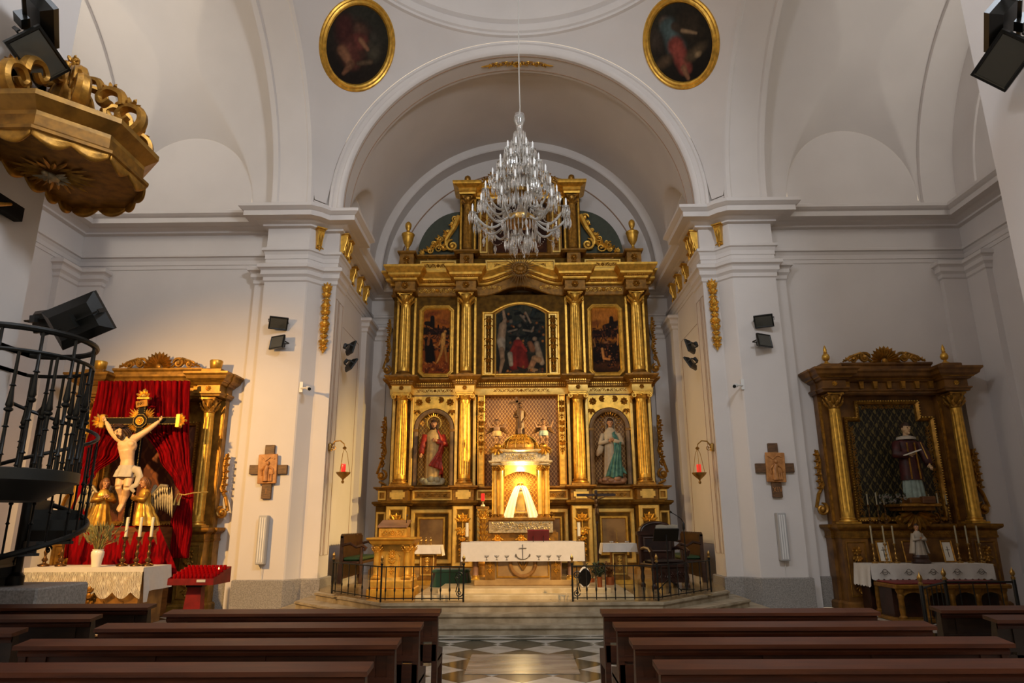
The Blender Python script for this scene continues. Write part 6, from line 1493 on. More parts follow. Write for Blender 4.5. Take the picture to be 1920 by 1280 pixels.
for i in range(5):
    x = -.9+.45*i; mb.tube([(x+.05*math.cos(2*PI*j/10),-.372,-hg*.5+.05*math.sin(2*PI*j/10)) for j in range(10)], .005, 4, closed=True); mb.tube([(x-.09,-.372,-hg*.6),(x-.05,-.372,-hg*.45),(x,-.372,-hg*.55),(x+.05,-.372,-hg*.45),(x+.09,-.372,-hg*.6)], .005, 4)
mb.build('embroidery', 'thread', c)['kind'] = 'stuff'
x2, x3 = at(1672,1092,12.7).x, at(1890,1092,12.7).x; z2 = shelfz(1096,12.62)
side_table('second gilded table with dark red top standing before the right side altar', x2, x3, 12.6, 13.35, z2, 5, 'gold_old')
MB().cbx(x2+.05,x3-.05,12.66,13.33,z2,z2+.03,.012).build('table_runner', 'book_red', None, 20); tag(bpy.data.objects['table_runner'], 'dark red cloth runner on the front table in the right transept', 'cloth')
# six tall candles, altar cards, small statue
ZRt = zr+.01
for i, (ub, ut) in enumerate(((1641,1629),(1664,1654),(1682,1671),(1801,1772),(1821,1793),(1842,1810))):
    Yk = 14.05; p = at(ub,1056,Yk); ztop = at(ut,985,Yk).z
    hk = ztop-ZRt; candlestick('slender white candle, %s from the left on the right side altar' % ('first','second','third','fourth','fifth','sixth')[i], (p.x,Yk,ZRt), hk*.52, .11, hk*.48, .016, ('brass','wax_dim'), 'candles on the right side altar')
for i, (ub, vt) in enumerate(((1625,926),(1642,923),(1656,927),(1742,926),(1758,924),(1774,928))):
    Yk = 14.66; p = at(ub+8,1000,Yk); zt2 = at(ub,vt,Yk).z
    candlestick('thin white candle on the upper ledge, %s from the left below the saint' % ('first','second','third','fourth','fifth','sixth')[i], (p.x,14.62,1.64), .38, .1, zt2-1.64-.38, .014, ('bronze','wax_dim'), 'candles on the ledge below the saint')
for i, (u0, u1) in enumerate(((1647,1671),(1696,1716),(1769,1791))):
    Yk = 14.15; a, b = at(u0,1040,Yk).x, at(u1,1040,Yk).x; h = .42; w = (b-a)/2
    t = thing('altar_card', 'framed altar card, %s on the right side altar' % ('leftmost','half hidden behind the small white statue','rightmost')[i], 'picture frame', ((a+b)/2,Yk,ZRt))
    Mx = RX(-.18); MB().frame([(-w,0),(w,0),(w,h),(-w,h)], [(0,0),(0,.02),(.012,.03),(.03,.02),(.035,0)], 0).xf(Mx).build('frame', 'gold_dark', t, 20); MB().bx(-w+.02,w-.02,-.008,.01,.02,h-.02).xf(Mx).build('print', 'paper' if i != 1 else 'wood_brown', t, 0)
    if i != 1:
        mb = MB(); mb.box_on((0,-.012,.1),(0,-.012,.3),.012,.004,(0,1,0)); mb.box_on((-.04,-.012,.24),(.04,-.012,.24),.012,.004,(0,1,0)); mb.xf(Mx).build('printed_cross', 'thread', t, 0)
Yv = 13.85; xs = at(1727,1050,Yv).x; hv = at(1722,981,Yv).z-ZRt
SV = thing('statuette', 'small dark haired statuette in white robe and cape on the right side altar table', 'statue', (xs,Yv,ZRt)); f = hv/.8
MB().lathe([(.17,0),(.18,.03),(.14,.08),(.15,.12),(.13,.16)], 20, sy=.8).build('base', 'dark_wood', SV)
k = [(.16,.13,.1,0,0,1),(.3,.11,.09,0,0,.8),(.48,.08,.07,0,0,.3),(.58,.1,.07,0,0,.1),(.65,.04,.04,0,0,0)]; robe(interp_rings([tuple([q[0]*f,q[1]*f,q[2]*f]+list(q[3:])) for q in k],16),9,54,.06).build('robe', 'robe_linen', SV, 60)
mantle(SV, 'cape', 'robe_linen', lambda u, v: ((.2-.09*v)*f*math.cos(PI*(-.25+1.5*u)), (.14-.05*v)*f*math.sin(PI*(-.25+1.5*u))+.01-.008*math.sin(30*u), (.2+.4*v)*f), 40, 14, .008)
mb = MB(); 
for q in (-1, 1): mb.tube([(q*.09*f,0,.56*f),(q*.12*f,-.06*f,.47*f),(q*.02*f,-.11*f,.49*f)], [.035*f,.035*f,.025*f], 8)
mb.build('sleeve', 'robe_linen', SV, 60); mb = MB(); hand(mb, (.03*f,-.11*f,.49*f), (-.5,-.3,.6), (0,1,0), .06*f); hand(mb, (-.03*f,-.11*f,.49*f), (.5,-.3,.6), (0,1,0), .06*f); mb.build('hand', 'skin', SV, 60)
head_on(SV, (0,-.01,.73*f), .13*f, 'skin', 'hair', 0, .05)
# small iron fence with brass knobs
def fence(label, P, hgt, n):
    t = thing('iron_fence', label, 'fence', (P[0][0],P[0][1],0)); A = [Vector((x-P[0][0],y-P[0][1],0)) for x,y in P]; up = Vector((0,0,1))
    for a, b in zip(A, A[1:]):
        MB().tube([a+up*hgt,b+up*hgt], .018, 6).build('top_rail', 'iron', t); MB().tube([a+up*.12,b+up*.12], .014, 6).build('bottom_rail', 'iron', t)
        for k in range(1,n): p = a+(b-a)*(k/n); MB().tube([(0,0,.1),(0,0,hgt)], .009, 6).build('baluster', 'iron', t, 35, p)
    for p in A: MB().lathe([(.03,0),(.03,hgt+.03),(.02,hgt+.05)], 10).build('post', 'iron', t, 35, p); MB().lathe([(.028,0),(.036,.03),(.016,.05),(.04,.09),(.034,.13),(.008,.17),(.001,.2)], 10).build('finial', 'brass', t, 50, p+up*(hgt+.04))
    return t
zf = .72
pA = [at(1731,1128,11.0), at(1775,1113,12.05), at(1905,1112,12.05)]
fence('low iron fence with brass knobs around the right side altar', [(p.x,p.y) for p in pA], .7, 5)

# ------------------------------------------------------------------ left transept: curtains, crucifix, angels
CU_ = thing('red_curtain', 'deep red velvet curtains parted behind the large crucifix in the left transept', 'curtain', (0,0,0))
def cur_panel(keys, n=60, m=48, amp=.045, folds=9, Y=14.02, name='curtain_panel'):
    """keys: (v, u_in, u_out, gather)"""
    def f(u, w):
        vv = keys[0][0]+(keys[-1][0]-keys[0][0])*w
        for a, b in zip(keys, keys[1:]):
            if a[0] <= vv <= b[0]+1e-6:
                t = (vv-a[0])/(b[0]-a[0]); t = t*t*(3-2*t); ui = a[1]+(b[1]-a[1])*t; uo = a[2]+(b[2]-a[2])*t; g = a[3]+(b[3]-a[3])*t; break
        p = at(ui+(uo-ui)*u, vv, Y)
        return (p.x+.012*math.sin(folds*2*PI*u*1.3+w*3), Y-amp*g*math.sin(folds*2*PI*u+1.5*math.sin(w*4))-.05*(1-g)*math.sin(PI*u), p.z)
    o = MB().grid(f, n*2, m).build(name, 'velvet', CU_, 60); s_ = o.modifiers.new('thickness','SOLIDIFY'); s_.thickness = .015
cur_panel([(714,262,357,1),(800,268,356,1),(860,300,357,.8),(905,328,360,.55),(925,339,362,.45),(985,322,360,.7),(1046,320,352,.9)])
cur_panel([(714,264,186,1),(800,258,172,1),(850,226,160,.8),(890,180,150,.55),(915,160,146,.45),(985,158,126,.7),(1046,160,120,.9)])
p = at(351,926,13.95); mb = MB(); mb.tube([(p.x-.14,13.9,p.z+.0),(p.x,13.84,p.z-.02),(p.x+.14,13.9,p.z+.02),(p.x+.3,14.2,p.z+.05)], .012, 6)
for q in (-.04,.05): mb.tube([(p.x-.1+q,13.84,p.z),(p.x-.13+q,13.83,p.z-.1),(p.x-.15+q,13.83,p.z-.22)], [.01,.014,.03], 6)
mb.build('tie_back', 'gold_pale', CU_)
# gradine and its red drape
Zg = at(235,986,13.6).z
GR = thing('gradine', 'stepped shelf behind the left altar table, hidden under red velvet', 'shelf', (-7.75,13.75,0)); xl, xr = at(150,986,13.6).x, at(306,986,13.6).x
MB().bx(xl+7.75,xr+7.75,-.3,.35,0,Zg-.02).build('shelf', 'wood_brown', GR, 0)
DR = thing('red_drape', 'red velvet cloth falling in folds over the shelf behind the left altar table', 'cloth', (0,0,0))
zt0 = at(200,1066,13.35).z
def drp(u, v):
    xl2, xr2 = at(118,1064,13.3).x, at(333,1064,13.3).x
    if v < .25: q = v/.25; return (xl+(xr-xl)*u, 14.08-.62*q, Zg+.004-.01*q)
    q = (v-.25)/.75; x = (xl+(xr-xl)*u)*(1-q)+(xl2+(xr2-xl2)*u)*q
    return (x+.02*math.sin(u*31), 13.46-.06*q-.035*q*math.sin(u*46+2*math.sin(q*3)), Zg-(Zg-zt0+.12)*q)
o = MB().grid(drp, 140, 30).build('drape', 'velvet', DR, 60)
# large crucifix
Yk = 13.62
def C3(u, v, dy=0): p = at(u, v, Yk+dy); return Vector((p.x-cx0, dy, p.z-Zg))
cx0 = at(236,986,Yk).x
CC = thing('crucifix', 'large black crucifix with gilt mounts and pale carved Christ before red curtains', 'crucifix', (cx0,Yk,Zg))
top = C3(251,775); bot = C3(236,986); top.x = bot.x = 0
zar = C3(247,789).z; wA = (at(316,789,Yk).x-at(183,789,Yk).x)/2
mb = MB(); mb.cbx(-.075,.075,.0,.07,.0,zar+.32,.008); mb.build('upright', 'ink', CC, 20); MB().cbx(-wA,wA,.0,.07,zar-.08,zar+.08,.008).build('crossbar', 'ink', CC, 20)
P8 = [(.15*math.cos(PI/8+PI/4*i), zar+.15*math.sin(PI/8+PI/4*i)) for i in range(8)]; MB().prism_y(P8, -.015, .05).build('centre_block', 'ink', CC, 0)
mb = MB()
for q in (-1, 1):
    for a, b in (((q*.15,zar+.066),(q*wA,zar+.066)),((q*.15,zar-.066),(q*wA,zar-.066)),((q*.062,zar+.15),(q*.062,zar+.3)),((q*.062,zar-.15),(q*.062,.05))): beads(mb, (a[0],-.004,a[1]), (b[0],-.004,b[1]), int(math.dist(a,b)/.03), .011, 4)
for i in range(8): a, b = P8[i], P8[(i+1)%8]; beads(mb, (a[0]*.93,-.02,zar+(a[1]-zar)*.93), (b[0]*.93,-.02,zar+(b[1]-zar)*.93), 5, .01, 4)
mb.build('gilt_beading', 'gold_pale', CC, 60)['kind'] = 'stuff'
mb = MB(); rosette(mb, 0, zar, .07, -.02, 10); mb.tube([(.075*math.cos(2*PI*i/16),-.02,zar+.075*math.sin(2*PI*i/16)) for i in range(16)], .012, 5, closed=True); mb.build('centre_rosette', 'gold', CC)
mb = MB()
for q0 in (PI/4,3*PI/4,-PI/4,-3*PI/4):
    for k in range(7): a = q0-.55+1.1*k/6; R_ = .36-.05*abs(k-3)*.8; mb.leaf((.13*math.cos(a),.03,zar+.13*math.sin(a)),(R_*math.cos(a),.03,zar+R_*math.sin(a)),.04,.3)
mb.build('glory_rays', 'gold', CC)['kind'] = 'stuff'
for q in (-1, 1):
    mb = MB(); mb.cbx(q*(wA+.05)-.05,q*(wA+.05)+.05,-.03,.08,zar-.14,zar+.14,.015); fan(mb, q*(wA+.08), zar, .16, (0 if q > 0 else PI)-1.2, (0 if q > 0 else PI)+1.2, 5, -.02, .4, .4); mb.ball((q*(wA+.2),0,zar),(.03,.03,.03),8,6); mb.build('arm_terminal', 'gold', CC, 20)
zt1 = zar+.32
mb = MB(); mb.cbx(-.13,.13,-.02,.08,zt1+.12,zt1+.17,.01); fan(mb, 0, zt1+.17, .16, .4, PI-.4, 5, .0, .4, .4); mb.lathe([(.09,0),(.06,.06),(.03,.1),(.035,.13),(.005,.18)], 12, (0,.03,zt1+.17)); mb.build('head_terminal', 'gold', CC, 30)
MB().cbx(-.12,.12,-.03,.0,zt1-.04,zt1+.1,.006).xf(T(0,0,zt1) @ RY(-.18) @ T(0,0,-zt1)).build('title_board', 'gold_old', CC, 20)
mb = MB()
def strokes(mb, txt, x, z, h, y, w=.6, th=.1):
    G = {'I':[((.5,0),(.5,1))],'N':[((0,0),(0,1)),((0,1),(1,0)),((1,0),(1,1))],'R':[((0,0),(0,1)),((0,1),(.8,1)),((.8,1),(.8,.5)),((.8,.5),(0,.5)),((.3,.5),(1,0))],'X':[((0,0),(1,1)),((0,1),(1,0))],'V':[((0,1),(.5,0)),((.5,0),(1,1))]}
    for ch in txt:
        ww = h*w*(.35 if ch == 'I' else 1)
        for a, b in G[ch]: mb.box_on((x+a[0]*ww,y,z+a[1]*h),(x+b[0]*ww,y,z+b[1]*h),h*th,h*.08,(0,1,0))
        x += ww+h*.22
    return x
strokes(mb, 'INRI', -.085, zt1-.0, .06, -.034); mb.xf(T(0,0,zt1) @ RY(-.18) @ T(0,0,-zt1)); mb.build('title_lettering', 'ink', CC, 0)
# the carved body
def J(u, v, dy): p = at(u, v, Yk+dy); return Vector((p.x-cx0, dy, p.z-Zg))
b = MB()
HL, HR = J(199,790,-.07), J(299,789,-.07); SL, SR_ = J(223,822,-.14), J(256,820,-.12); EL, ER = J(208,808,-.09), J(279,805,-.08)
b.tube([SL,(SL+EL)/2+Vector((0,-.01,0)),EL], [.075,.066,.052], 10); b.tube([EL,(EL+HL)/2,HL], [.052,.05,.032], 10); b.tube([SR_,(SR_+ER)/2,ER], [.075,.064,.052], 10); b.tube([ER,(ER+HR)/2,HR], [.052,.048,.032], 10)
ch_, wa_, hip = J(239,836,-.15), J(239,862,-.13), J(238,882,-.13)
b.ball(ch_, (.19,.12,.17), 14, 10); b.ball(ch_+Vector((-.08,-.07,.03)),(.09,.05,.07),10,8); b.ball(ch_+Vector((.08,-.07,.03)),(.09,.05,.07),10,8); b.tube([SL,ch_+Vector((0,0,.1)),SR_], [.08,.12,.08], 10)
b.tube([ch_+Vector((0,0,-.08)),wa_,hip], [.155,.125,.145], 12, flat=.8); b.ball(hip,(.155,.12,.12),12,8)
hl, hr = hip+Vector((-.08,0,-.03)), hip+Vector((.08,0,-.03)); kl, kr = J(222,912,-.24), J(238,914,-.26); fl2, fr2 = J(228,944,-.1), J(230,946,-.14)
b.tube([hl,(hl+kl)/2,kl], [.105,.09,.066], 10); b.tube([hr,(hr+kr)/2,kr], [.105,.09,.066], 10); b.tube([kl,(kl+fl2)/2+Vector((0,.04,.02)),fl2], [.066,.062,.038], 10); b.tube([kr,(kr+fr2)/2+Vector((0,.04,.02)),fr2], [.066,.062,.038], 10)
b.tube([fl2,fl2+Vector((.0,-.08,-.1)),fl2+Vector((0,-.1,-.14))], [.038,.04,.025], 8); b.tube([fr2,fr2+Vector((0,-.08,-.1)),fr2+Vector((0,-.1,-.14))], [.038,.04,.025], 8)
b.tube([ch_+Vector((-.02,-.02,.14)), ch_+Vector((-.07,-.07,.26))], [.07,.06], 9)
o = b.build('body', 'skin_pale', CC, 60); remesh(o, .014, 4)
mb = MB(); hand(mb, HL, (-.3,-.1,.5), (.3,-1,0), .13); hand(mb, HR, (.3,-.1,.4), (-.3,-1,0), .13); mb.build('hand', 'skin_pale', CC, 60)
head_on(CC, tuple(ch_+Vector((-.11,-.14,.28))), .27, 'skin_pale', 'hair', -.45, .62, -.35, True, True, neck=False)
mb = MB()
for k in range(3): mb.tube([tuple(ch_+Vector((-.11,-.14,.28))+Vector((.125*math.cos(2*PI*i/18),.14*math.sin(2*PI*i/18)-.03,.07+.02*math.sin(i*2.3+k)+.015*k))) for i in range(18)], .012, 5, closed=True)
mb.build('crown_of_thorns', 'hair', CC)
lc = robe(interp_rings([(-.13,.2,.17,0,-.05,1),(-.04,.19,.15,0,-.03,1),(.06,.165,.14,0,0,.6),(.1,.15,.125,0,0,.3)], 8), 7, 54, .06); lc.move(hip.x, hip.y, hip.z); lc.build('loincloth', 'robe_linen', CC, 60)
q0 = hip+Vector((.16,-.08,.02)); mb = MB(); mb.tube([q0,q0+Vector((.1,-.02,-.02)),q0+Vector((.16,-.02,-.14)),q0+Vector((.12,-.02,-.3)),q0+Vector((.02,-.03,-.36)),q0+Vector((.1,-.02,-.44))], [.07,.08,.075,.06,.07,.03], 9, flat=.5); mb.build('loincloth_knot', 'robe_linen', CC, 60)
# adoring angels
def angel(label, u, vb, vt, face, wingside):
    Yg = 13.42; p = at(u, vb, Yg); H = at(u, vt, Yg).z-Zg
    t = thing('angel_statue', label, 'statue', (p.x,Yg,Zg+.006), face); f = H/.95
    k = [(0,.24,.24,0,.1,1),(.12,.21,.22,0,.08,1),(.3,.16,.17,0,.04,.9),(.46,.125,.12,0,.0,.5),(.62,.14,.11,0,-.01,.3),(.7,.09,.08,0,-.01,.1),(.74,.05,.05,0,-.01,0)]
    robe(interp_rings([tuple([q[0]*f,q[1]*f,q[2]*f,q[3]*f,q[4]*f,q[5]]) for q in k],22),9,64,.08).build('robe', 'gold', t, 60)
    mb = MB()
    for s in (-1, 1): mb.tube([(s*.13*f,0,.64*f),(s*.19*f,-.08*f,.5*f),(s*.04*f,-.22*f,.55*f)], [.05*f,.06*f,.045*f], 8)
    mb.build('sleeve', 'gold_dark', t, 60); mb = MB()
    for s in (-1, 1): hand(mb, (s*.04*f,-.22*f,.55*f), (-s*.4,-.4,.7), (0,1,0), .1*f)
    mb.build('hand', 'skin', t, 60); head_on(t, (0,-.05*f,.86*f), .2*f, 'skin', 'hair_gold', 0, .3, 0, False, True)
    for s in (-1, 1):
        w_ = MB(); root = Vector((s*.06*f,.12*f,.6*f))
        tipc = Vector((s*.3*f,.3*f,.78*f))
        w_.tube([root,(root+tipc)/2+Vector((0,.02,.1*f)),tipc], [.03*f,.045*f,.03*f], 7)
        for j in range(9):
            tt = j/8; b0 = root+(tipc-root)*tt+Vector((0,.01*j*f,.06*f*math.sin(PI*tt))); L_ = (.3+.34*tt)*f; w_.leaf(b0, b0+Vector((s*(.02+.1*tt)*f,.06*f,-L_)), .07*f, .25, (0,-1,.1))
        for j in range(7): tt = j/6; b0 = root+(tipc-root)*tt+Vector((0,-.01,.08*f*math.sin(PI*tt))); w_.leaf(b0, b0+Vector((s*.04*f,.02,-.16*f)), .06*f, .25, (0,-1,.1))
        w_.build('wing', 'wing_silver', t)
    return t
angel('gilt kneeling angel with silver wings left of the crucifix foot', 186, 984, 898, .75, -1)
angel('gilt kneeling angel with silver wings right of the crucifix foot', 265, 986, 896, -.75, 1)
# left altar table
xa, xb = at(48,1066,12.35).x, at(268,1066,12.35).x; zl = at(160,1065,12.33).z; yb = 13.3
LT = thing('side_altar_table', 'gold painted altar table under a lace cloth in the left transept', 'table', ((xa+xb)/2,12.8,0)); w = (xb-xa)/2
MB().bx(-w+.1,w-.06,-.38,.45,0,zl-.06).build('body', 'faux_amber', LT, 0); MB().cbx(-w,w,-.44,.48,zl-.06,zl,.012).build('top', 'wood_brown', LT, 20)
mb = MB()
for i in range(5): x = -w+.4+(2*w-.7)*i/4; mb.prism_y([(x-.15,.0),(x+.15,.0),(x,.42)], -.41, -.38)
mb.build('painted_lozenge', 'gold_old', LT, 0)['kind'] = 'stuff'
mb = MB(); garland(mb, .3, .3, -.41, .15, zl-.32, 3); mb.build('front_carving', 'gold_old', LT)
LC = thing('lace_cloth', 'white cloth with scalloped lace edge on the left altar table', 'cloth', ((xa+xb)/2,12.8,zl))
MB().grid(lambda u, v: (-w-.02+(2*w+.04)*u, -.46+.96*v, .008), 6, 4).build('cloth_top', 'linen', LC, 0); MB().grid(lambda u, v: (-w-.02+(2*w+.04)*u, -.462, .008-.07*v), 20, 3).build('cloth_hem', 'linen', LC, 0)
hl_ = zl-at(160,1110,12.33).z
MB().grid(lambda u, v: (-w-.01+(2*w+.02)*u, -.464-.01*math.sin(u*50)*v, -.06-(hl_-.06+.11*abs(math.sin(u*PI*6.5)))*v), 200, 16).build('lace_front', 'lace', LC, 60)
for q in (-1, 1): MB().grid(lambda u, v: (q*(w+.022+.06*v+.015*math.sin(u*12)*v), -.462+.96*u, .008-(hl_*(1.45 if u < .12 else 1.0))*v), 40, 10).build('cloth_side', 'linen', LC, 60)
ZL = zl+.01
VS = thing('vase', 'white ceramic vase holding dry wheat on the left altar table', 'vase', (at(180,1060,12.55).x,12.55,ZL)); MB().lathe([(.07,0),(.075,.01),(.085,.1),(.105,.2),(.105,.25),(.085,.28),(.095,.3),(.08,.3),(.07,.26)], 20).build('body', 'ceramic', VS, 50)
WH = thing('wheat_bunch', 'bunch of dry grass and wheat standing in the white vase', 'dry grass', (at(180,1060,12.55).x,12.55,ZL+.2)); mb = MB(); rnd = random.Random(11)
for i in range(110):
    a = rnd.random()*2*PI; q = .32*rnd.random()**.6; h = .3+.26*rnd.random(); p1 = (q*math.cos(a), q*.7*math.sin(a), h-.25*q); mb.tube([(0.03*math.cos(a),.03*math.sin(a),0),(q*.4*math.cos(a),q*.3*math.sin(a),h*.55),p1], .0035, 3); mb.leaf((p1[0]*.85,p1[1]*.85,p1[2]*.86), (p1[0]*1.12,p1[1]*1.1,p1[2]+.06), .022, .5)
mb.build('stalks', 'dry_grass', WH)['kind'] = 'stuff'
for i, (ub, ut) in enumerate(((228,240),(254,264),(276,285))):
    p = at(ub,1061,12.75); hz = at(ut,1006,12.75).z-ZL; hk = at(ut,969,12.75).z-ZL-hz
    candlestick('tall turned candlestick with white candle, %s of three on the left altar table' % ('leftmost','middle','rightmost')[i], (p.x,12.75,ZL), hz, .17, hk, .026, ('bronze','wax'), 'candlesticks on the left altar table')
for i, ub in enumerate((82,113)):
    p = at(ub,1061,12.8); candlestick('turned candlestick half hidden by the iron stair, %s one' % ('outer','inner')[i], (p.x,12.8,ZL), .55, .17, .35, .026, ('bronze','wax'), 'candlesticks behind the iron stair')
# votive stand
Yv = 11.6; xv = at(366,1085,Yv).x; zv = at(366,1094,Yv).z
VT = thing('votive_stand', 'red votive stand with sloping tray beside the left side altar', 'candle stand', (xv,Yv,0)); w = (at(403,1090,Yv).x-at(318,1090,Yv).x)/2
MB().prism_z([(-.15,-.1),(.15,-.1),(.11,.14),(-.11,.14)], 0, .04).build('foot', 'red_paint', VT, 0)
mb = MB(); mb.add([(-.16,-.05,.04),(.16,-.05,.04),(.16,.12,.04),(-.16,.12,.04),(-.1,-.02,zv-.05),(.12,-.02,zv-.05),(.12,.12,zv-.05),(-.1,.12,zv-.05)], [(0,3,2,1),(4,5,6,7),(0,1,5,4),(1,2,6,5),(2,3,7,6),(3,0,4,7)]); mb.build('post', 'red_paint', VT, 0)
MB().bx(-.12,.14,-.04,.14,zv-.05,zv).build('coin_box', 'black_metal', VT, 0)
def tray(x, y, dz=0): return (x, y, zv+.02+(y+.15)*.22+dz)
mb = MB(); V = [(-w,-.16,zv-.01),(w,-.16,zv-.01),(w,.5,zv-.01),(-w,.5,zv-.01),(-w,-.16,zv+.09),(w,-.16,zv+.09),(w,.5,zv+.24),(-w,.5,zv+.24)]
mb.add(V, [(0,3,2,1),(0,1,5,4),(1,2,6,5),(2,3,7,6),(3,0,4,7)]); mb.add([(-w+.02,-.14,zv+.05),(w-.02,-.14,zv+.05),(w-.02,.48,zv+.19),(-w+.02,.48,zv+.19)], [(0,1,2,3)]); mb.build('tray', 'red_paint', VT, 0)
MB().bx(.1,.24,-.166,-.16,zv+.035,zv+.075).build('price_label', 'paper', VT, 0)
vm = MB().lathe([(.024,0),(.028,.01),(.03,.08),(.027,.08),(.024,.02)], 10).mesh('votive_candle', 'red_glass', 35)
for j in range(5):
    for i in range(10):
        x = -w+.07+(2*w-.14)*i/9; y = -.08+.12*j; o = inst('votive_candle', vm, None, (xv+x,Yv+y,zv+.065+(y+.14)*.225)); tag(o, 'small red glass votive candle in the tray of the red stand', 'candle', 'votive candles in the red stand')
fo = MB().lathe([(.004,0),(.011,.015),(.006,.035),(.001,.05)], 8).build('candle_flame', 'flame', None, 50, (xv+.3,Yv+.16,zv+.2)); tag(fo, 'small lit flame over one red votive candle', 'flame')
# ================================================================== ORNAMENTS AND FIXTURES ON THE WALLS
def console(mb):
    # S-scroll corbel, front towards -y, top at z=0, height .5
    P_ = [(0,0),(-.17,0),(-.18,-.03),(-.15,-.06),(-.14,-.12),(-.12,-.2),(-.08,-.3),(-.06,-.38),(-.08,-.42),(-.07,-.46),(-.02,-.47),(0,-.46)]
    V = []; n = len(P_)
    for x in (-.085,.085): V += [(x*(1-.35*(-z/.47)), y, z) for y, z in P_]
    F = [tuple(range(n)), tuple(range(2*n-1,n-1,-1))]+[(i,(i+1)%n,(i+1)%n+n,i+n) for i in range(n)]
    mb.add(V, F); mb.bx(-.12,.12,-.2,0,0,.03)
    for s in (-1, 1): mb.tube([(s*.07,-.15,-.05),(s*.06,-.14,-.15),(s*.05,-.1,-.28),(s*.045,-.08,-.4)], [.02,.018,.016,.02], 5)
    fan(mb, 0, -.42, .12, -PI*.85, -PI*.15, 3, -.09, .4); mb.leaf((0,-.16,-.06),(0,-.12,-.3),.07,.3); mb.ball((0,-.09,-.43),.03,6,5)
cm = MB(); console(cm); cme = cm.mesh('gilt_corbel', 'gold', 35)
names = ('facing the nave on the pier','first under the chancel arch','second under the chancel arch','first on the chancel wall','second on the chancel wall','third on the chancel wall','fourth on the chancel wall')
for sd, s in (('left', -1), ('right', 1)):
    spots = [(4.70,14.80,-PI/4*.9)]+[(CW-.012,y,-PI/2) for y in (15.12,15.5)]+[(XCH-.012,y,-PI/2) for y in (16.45,17.25,18.05,18.8)]
    for k, (x, y, a) in enumerate(spots):
        o = inst('gilt_corbel', cme, None, (s*x,y,8.36 if k else 8.36), (0,0,a*s if s > 0 else -a*1.0)); o.rotation_euler = (0,0,a if s > 0 else -a)
        tag(o, 'gilt scroll corbel on the %s frieze, %s' % (sd, names[k]), 'corbel', 'gilt corbels of the entablature')
    mb = MB(); garland(mb, 1.55, .3, 0, 0, 0, 11); garland(mb, 1.4, .2, -.02, 0, -.07, 13); mb.tube([(0,.01,0),(0,.01,-1.5)], [.045,.03], 6); fan(mb, 0, -.02, .14, .2, PI-.2, 5, 0, .4)
    o = mb.build('gilt_garland', 'gold', None, 35, (s*4.44,14.895,7.0)); tag(o, 'gilt carved garland hanging on the %s chancel pier' % sd, 'garland')
mb = MB(); scrollband(mb, 1.5, .24, 0, 5); rosette(mb, 0, 0, .13, -.02, 10)
for s in (-1, 1): mb.tube([(s*.72,0,0),(s*.86,0,.01),(s*.95,0,0)], [.03,.03,.008], 6)
r0 = CW-.025; mb.v = [((r0+y)*math.sin(x/r0)*1.0, 15.35+z, ZC+(r0+y)*math.cos(x/r0)) for x, y, z in mb.v]
tag(mb.build('arch_ornament', 'gold', None), 'gilt carved cartouche under the crown of the chancel arch', 'ornament')
# oval paintings on the pendentives
def oval(label, u, v, rw, rh, lay, bg, seed, roll=0.0):
    d = ray(u, v); c0 = Vector((0,YC,ZC)); o = CAM-c0; A_ = d.dot(d); B_ = d.dot(o); C_ = o.dot(o)-RS*RS; tt = (-B_+math.sqrt(B_*B_-A_*C_))/A_
    p = CAM+d*tt; n = (c0-p).normalized(); p = p+n*.05
    zz = (Vector((0,0,1))-n*n.z).normalized(); xx = (-n).cross(zz).normalized()*-1; xx = zz.cross(n)*1.0
    xx = n.cross(zz)*-1 if xx.x < 0 else xx
    Mx = Matrix((xx, -n, zz)).transposed().to_4x4(); Mx.translation = p
    t = thing('oval_painting', label, 'painting'); t.matrix_world = Mx @ RY(roll)
    N_ = 64; prof = [(1.0,0),(1.0,.03),(.985,.06),(.95,.075),(.92,.06),(.9,.065),(.87,.085),(.83,.07),(.81,.03),(.8,0)]
    MB().loft([[(rw*k*math.cos(2*PI*i/N_) , -y, rh*(1-(1-k)*rw/rh)*math.sin(2*PI*i/N_)) for k, y in prof] for i in list(range(N_))+[0]], cap=False, closed=False).build('frame', 'gold', t, 30)
    MB().lathe([(1.0,-.01),(1.0,.01)], 48).xf(SX(rw*.95,1,rh*.95) @ RX(PI/2)).build('backing', 'wood_brown', t, 0)
    a, b = rw*.83, rh*(1-.17*rw/rh); pc = picture('canvas', 2*a, 2*b, lay, bg, 70, .35, t, (0,-.02,-b), lambda x, z: (x/a)**2+((z-b)/b)**2 < 1.0, seed, gain=.95)
    return t
lay = [('e',.45,.5,.28,.3,.3,'3A241C',.7),('e',.45,.68,.12,.1,0,'4A3226',.5),('e',.48,.55,.18,.12,.4,'5A2E26',.5),('c',.35,.45,.5,.3,.12,.14,'4E2A22',.5),('c',.3,.35,.5,.25,.08,.06,'6E4A34',.5),('c',.5,.24,.45,.1,.06,.03,'5A3C2A',.5),('e',.75,.55,.12,.16,.3,'3C362A',.6),('e',.2,.6,.14,.2,.3,'3A1C18',.7),('c',.5,.58,.66,.52,.04,.03,'7A543C',.5),('e',.7,.7,.1,.1,0,'2E2A22',.6),('c',.6,.3,.78,.4,.03,.04,'4A3A2A',.5)]
oval('left oval painting of a dark seated figure in a wide gilt frame', 669, 85, .97, 1.08, lay, ('26241C','1C1410'), 3)
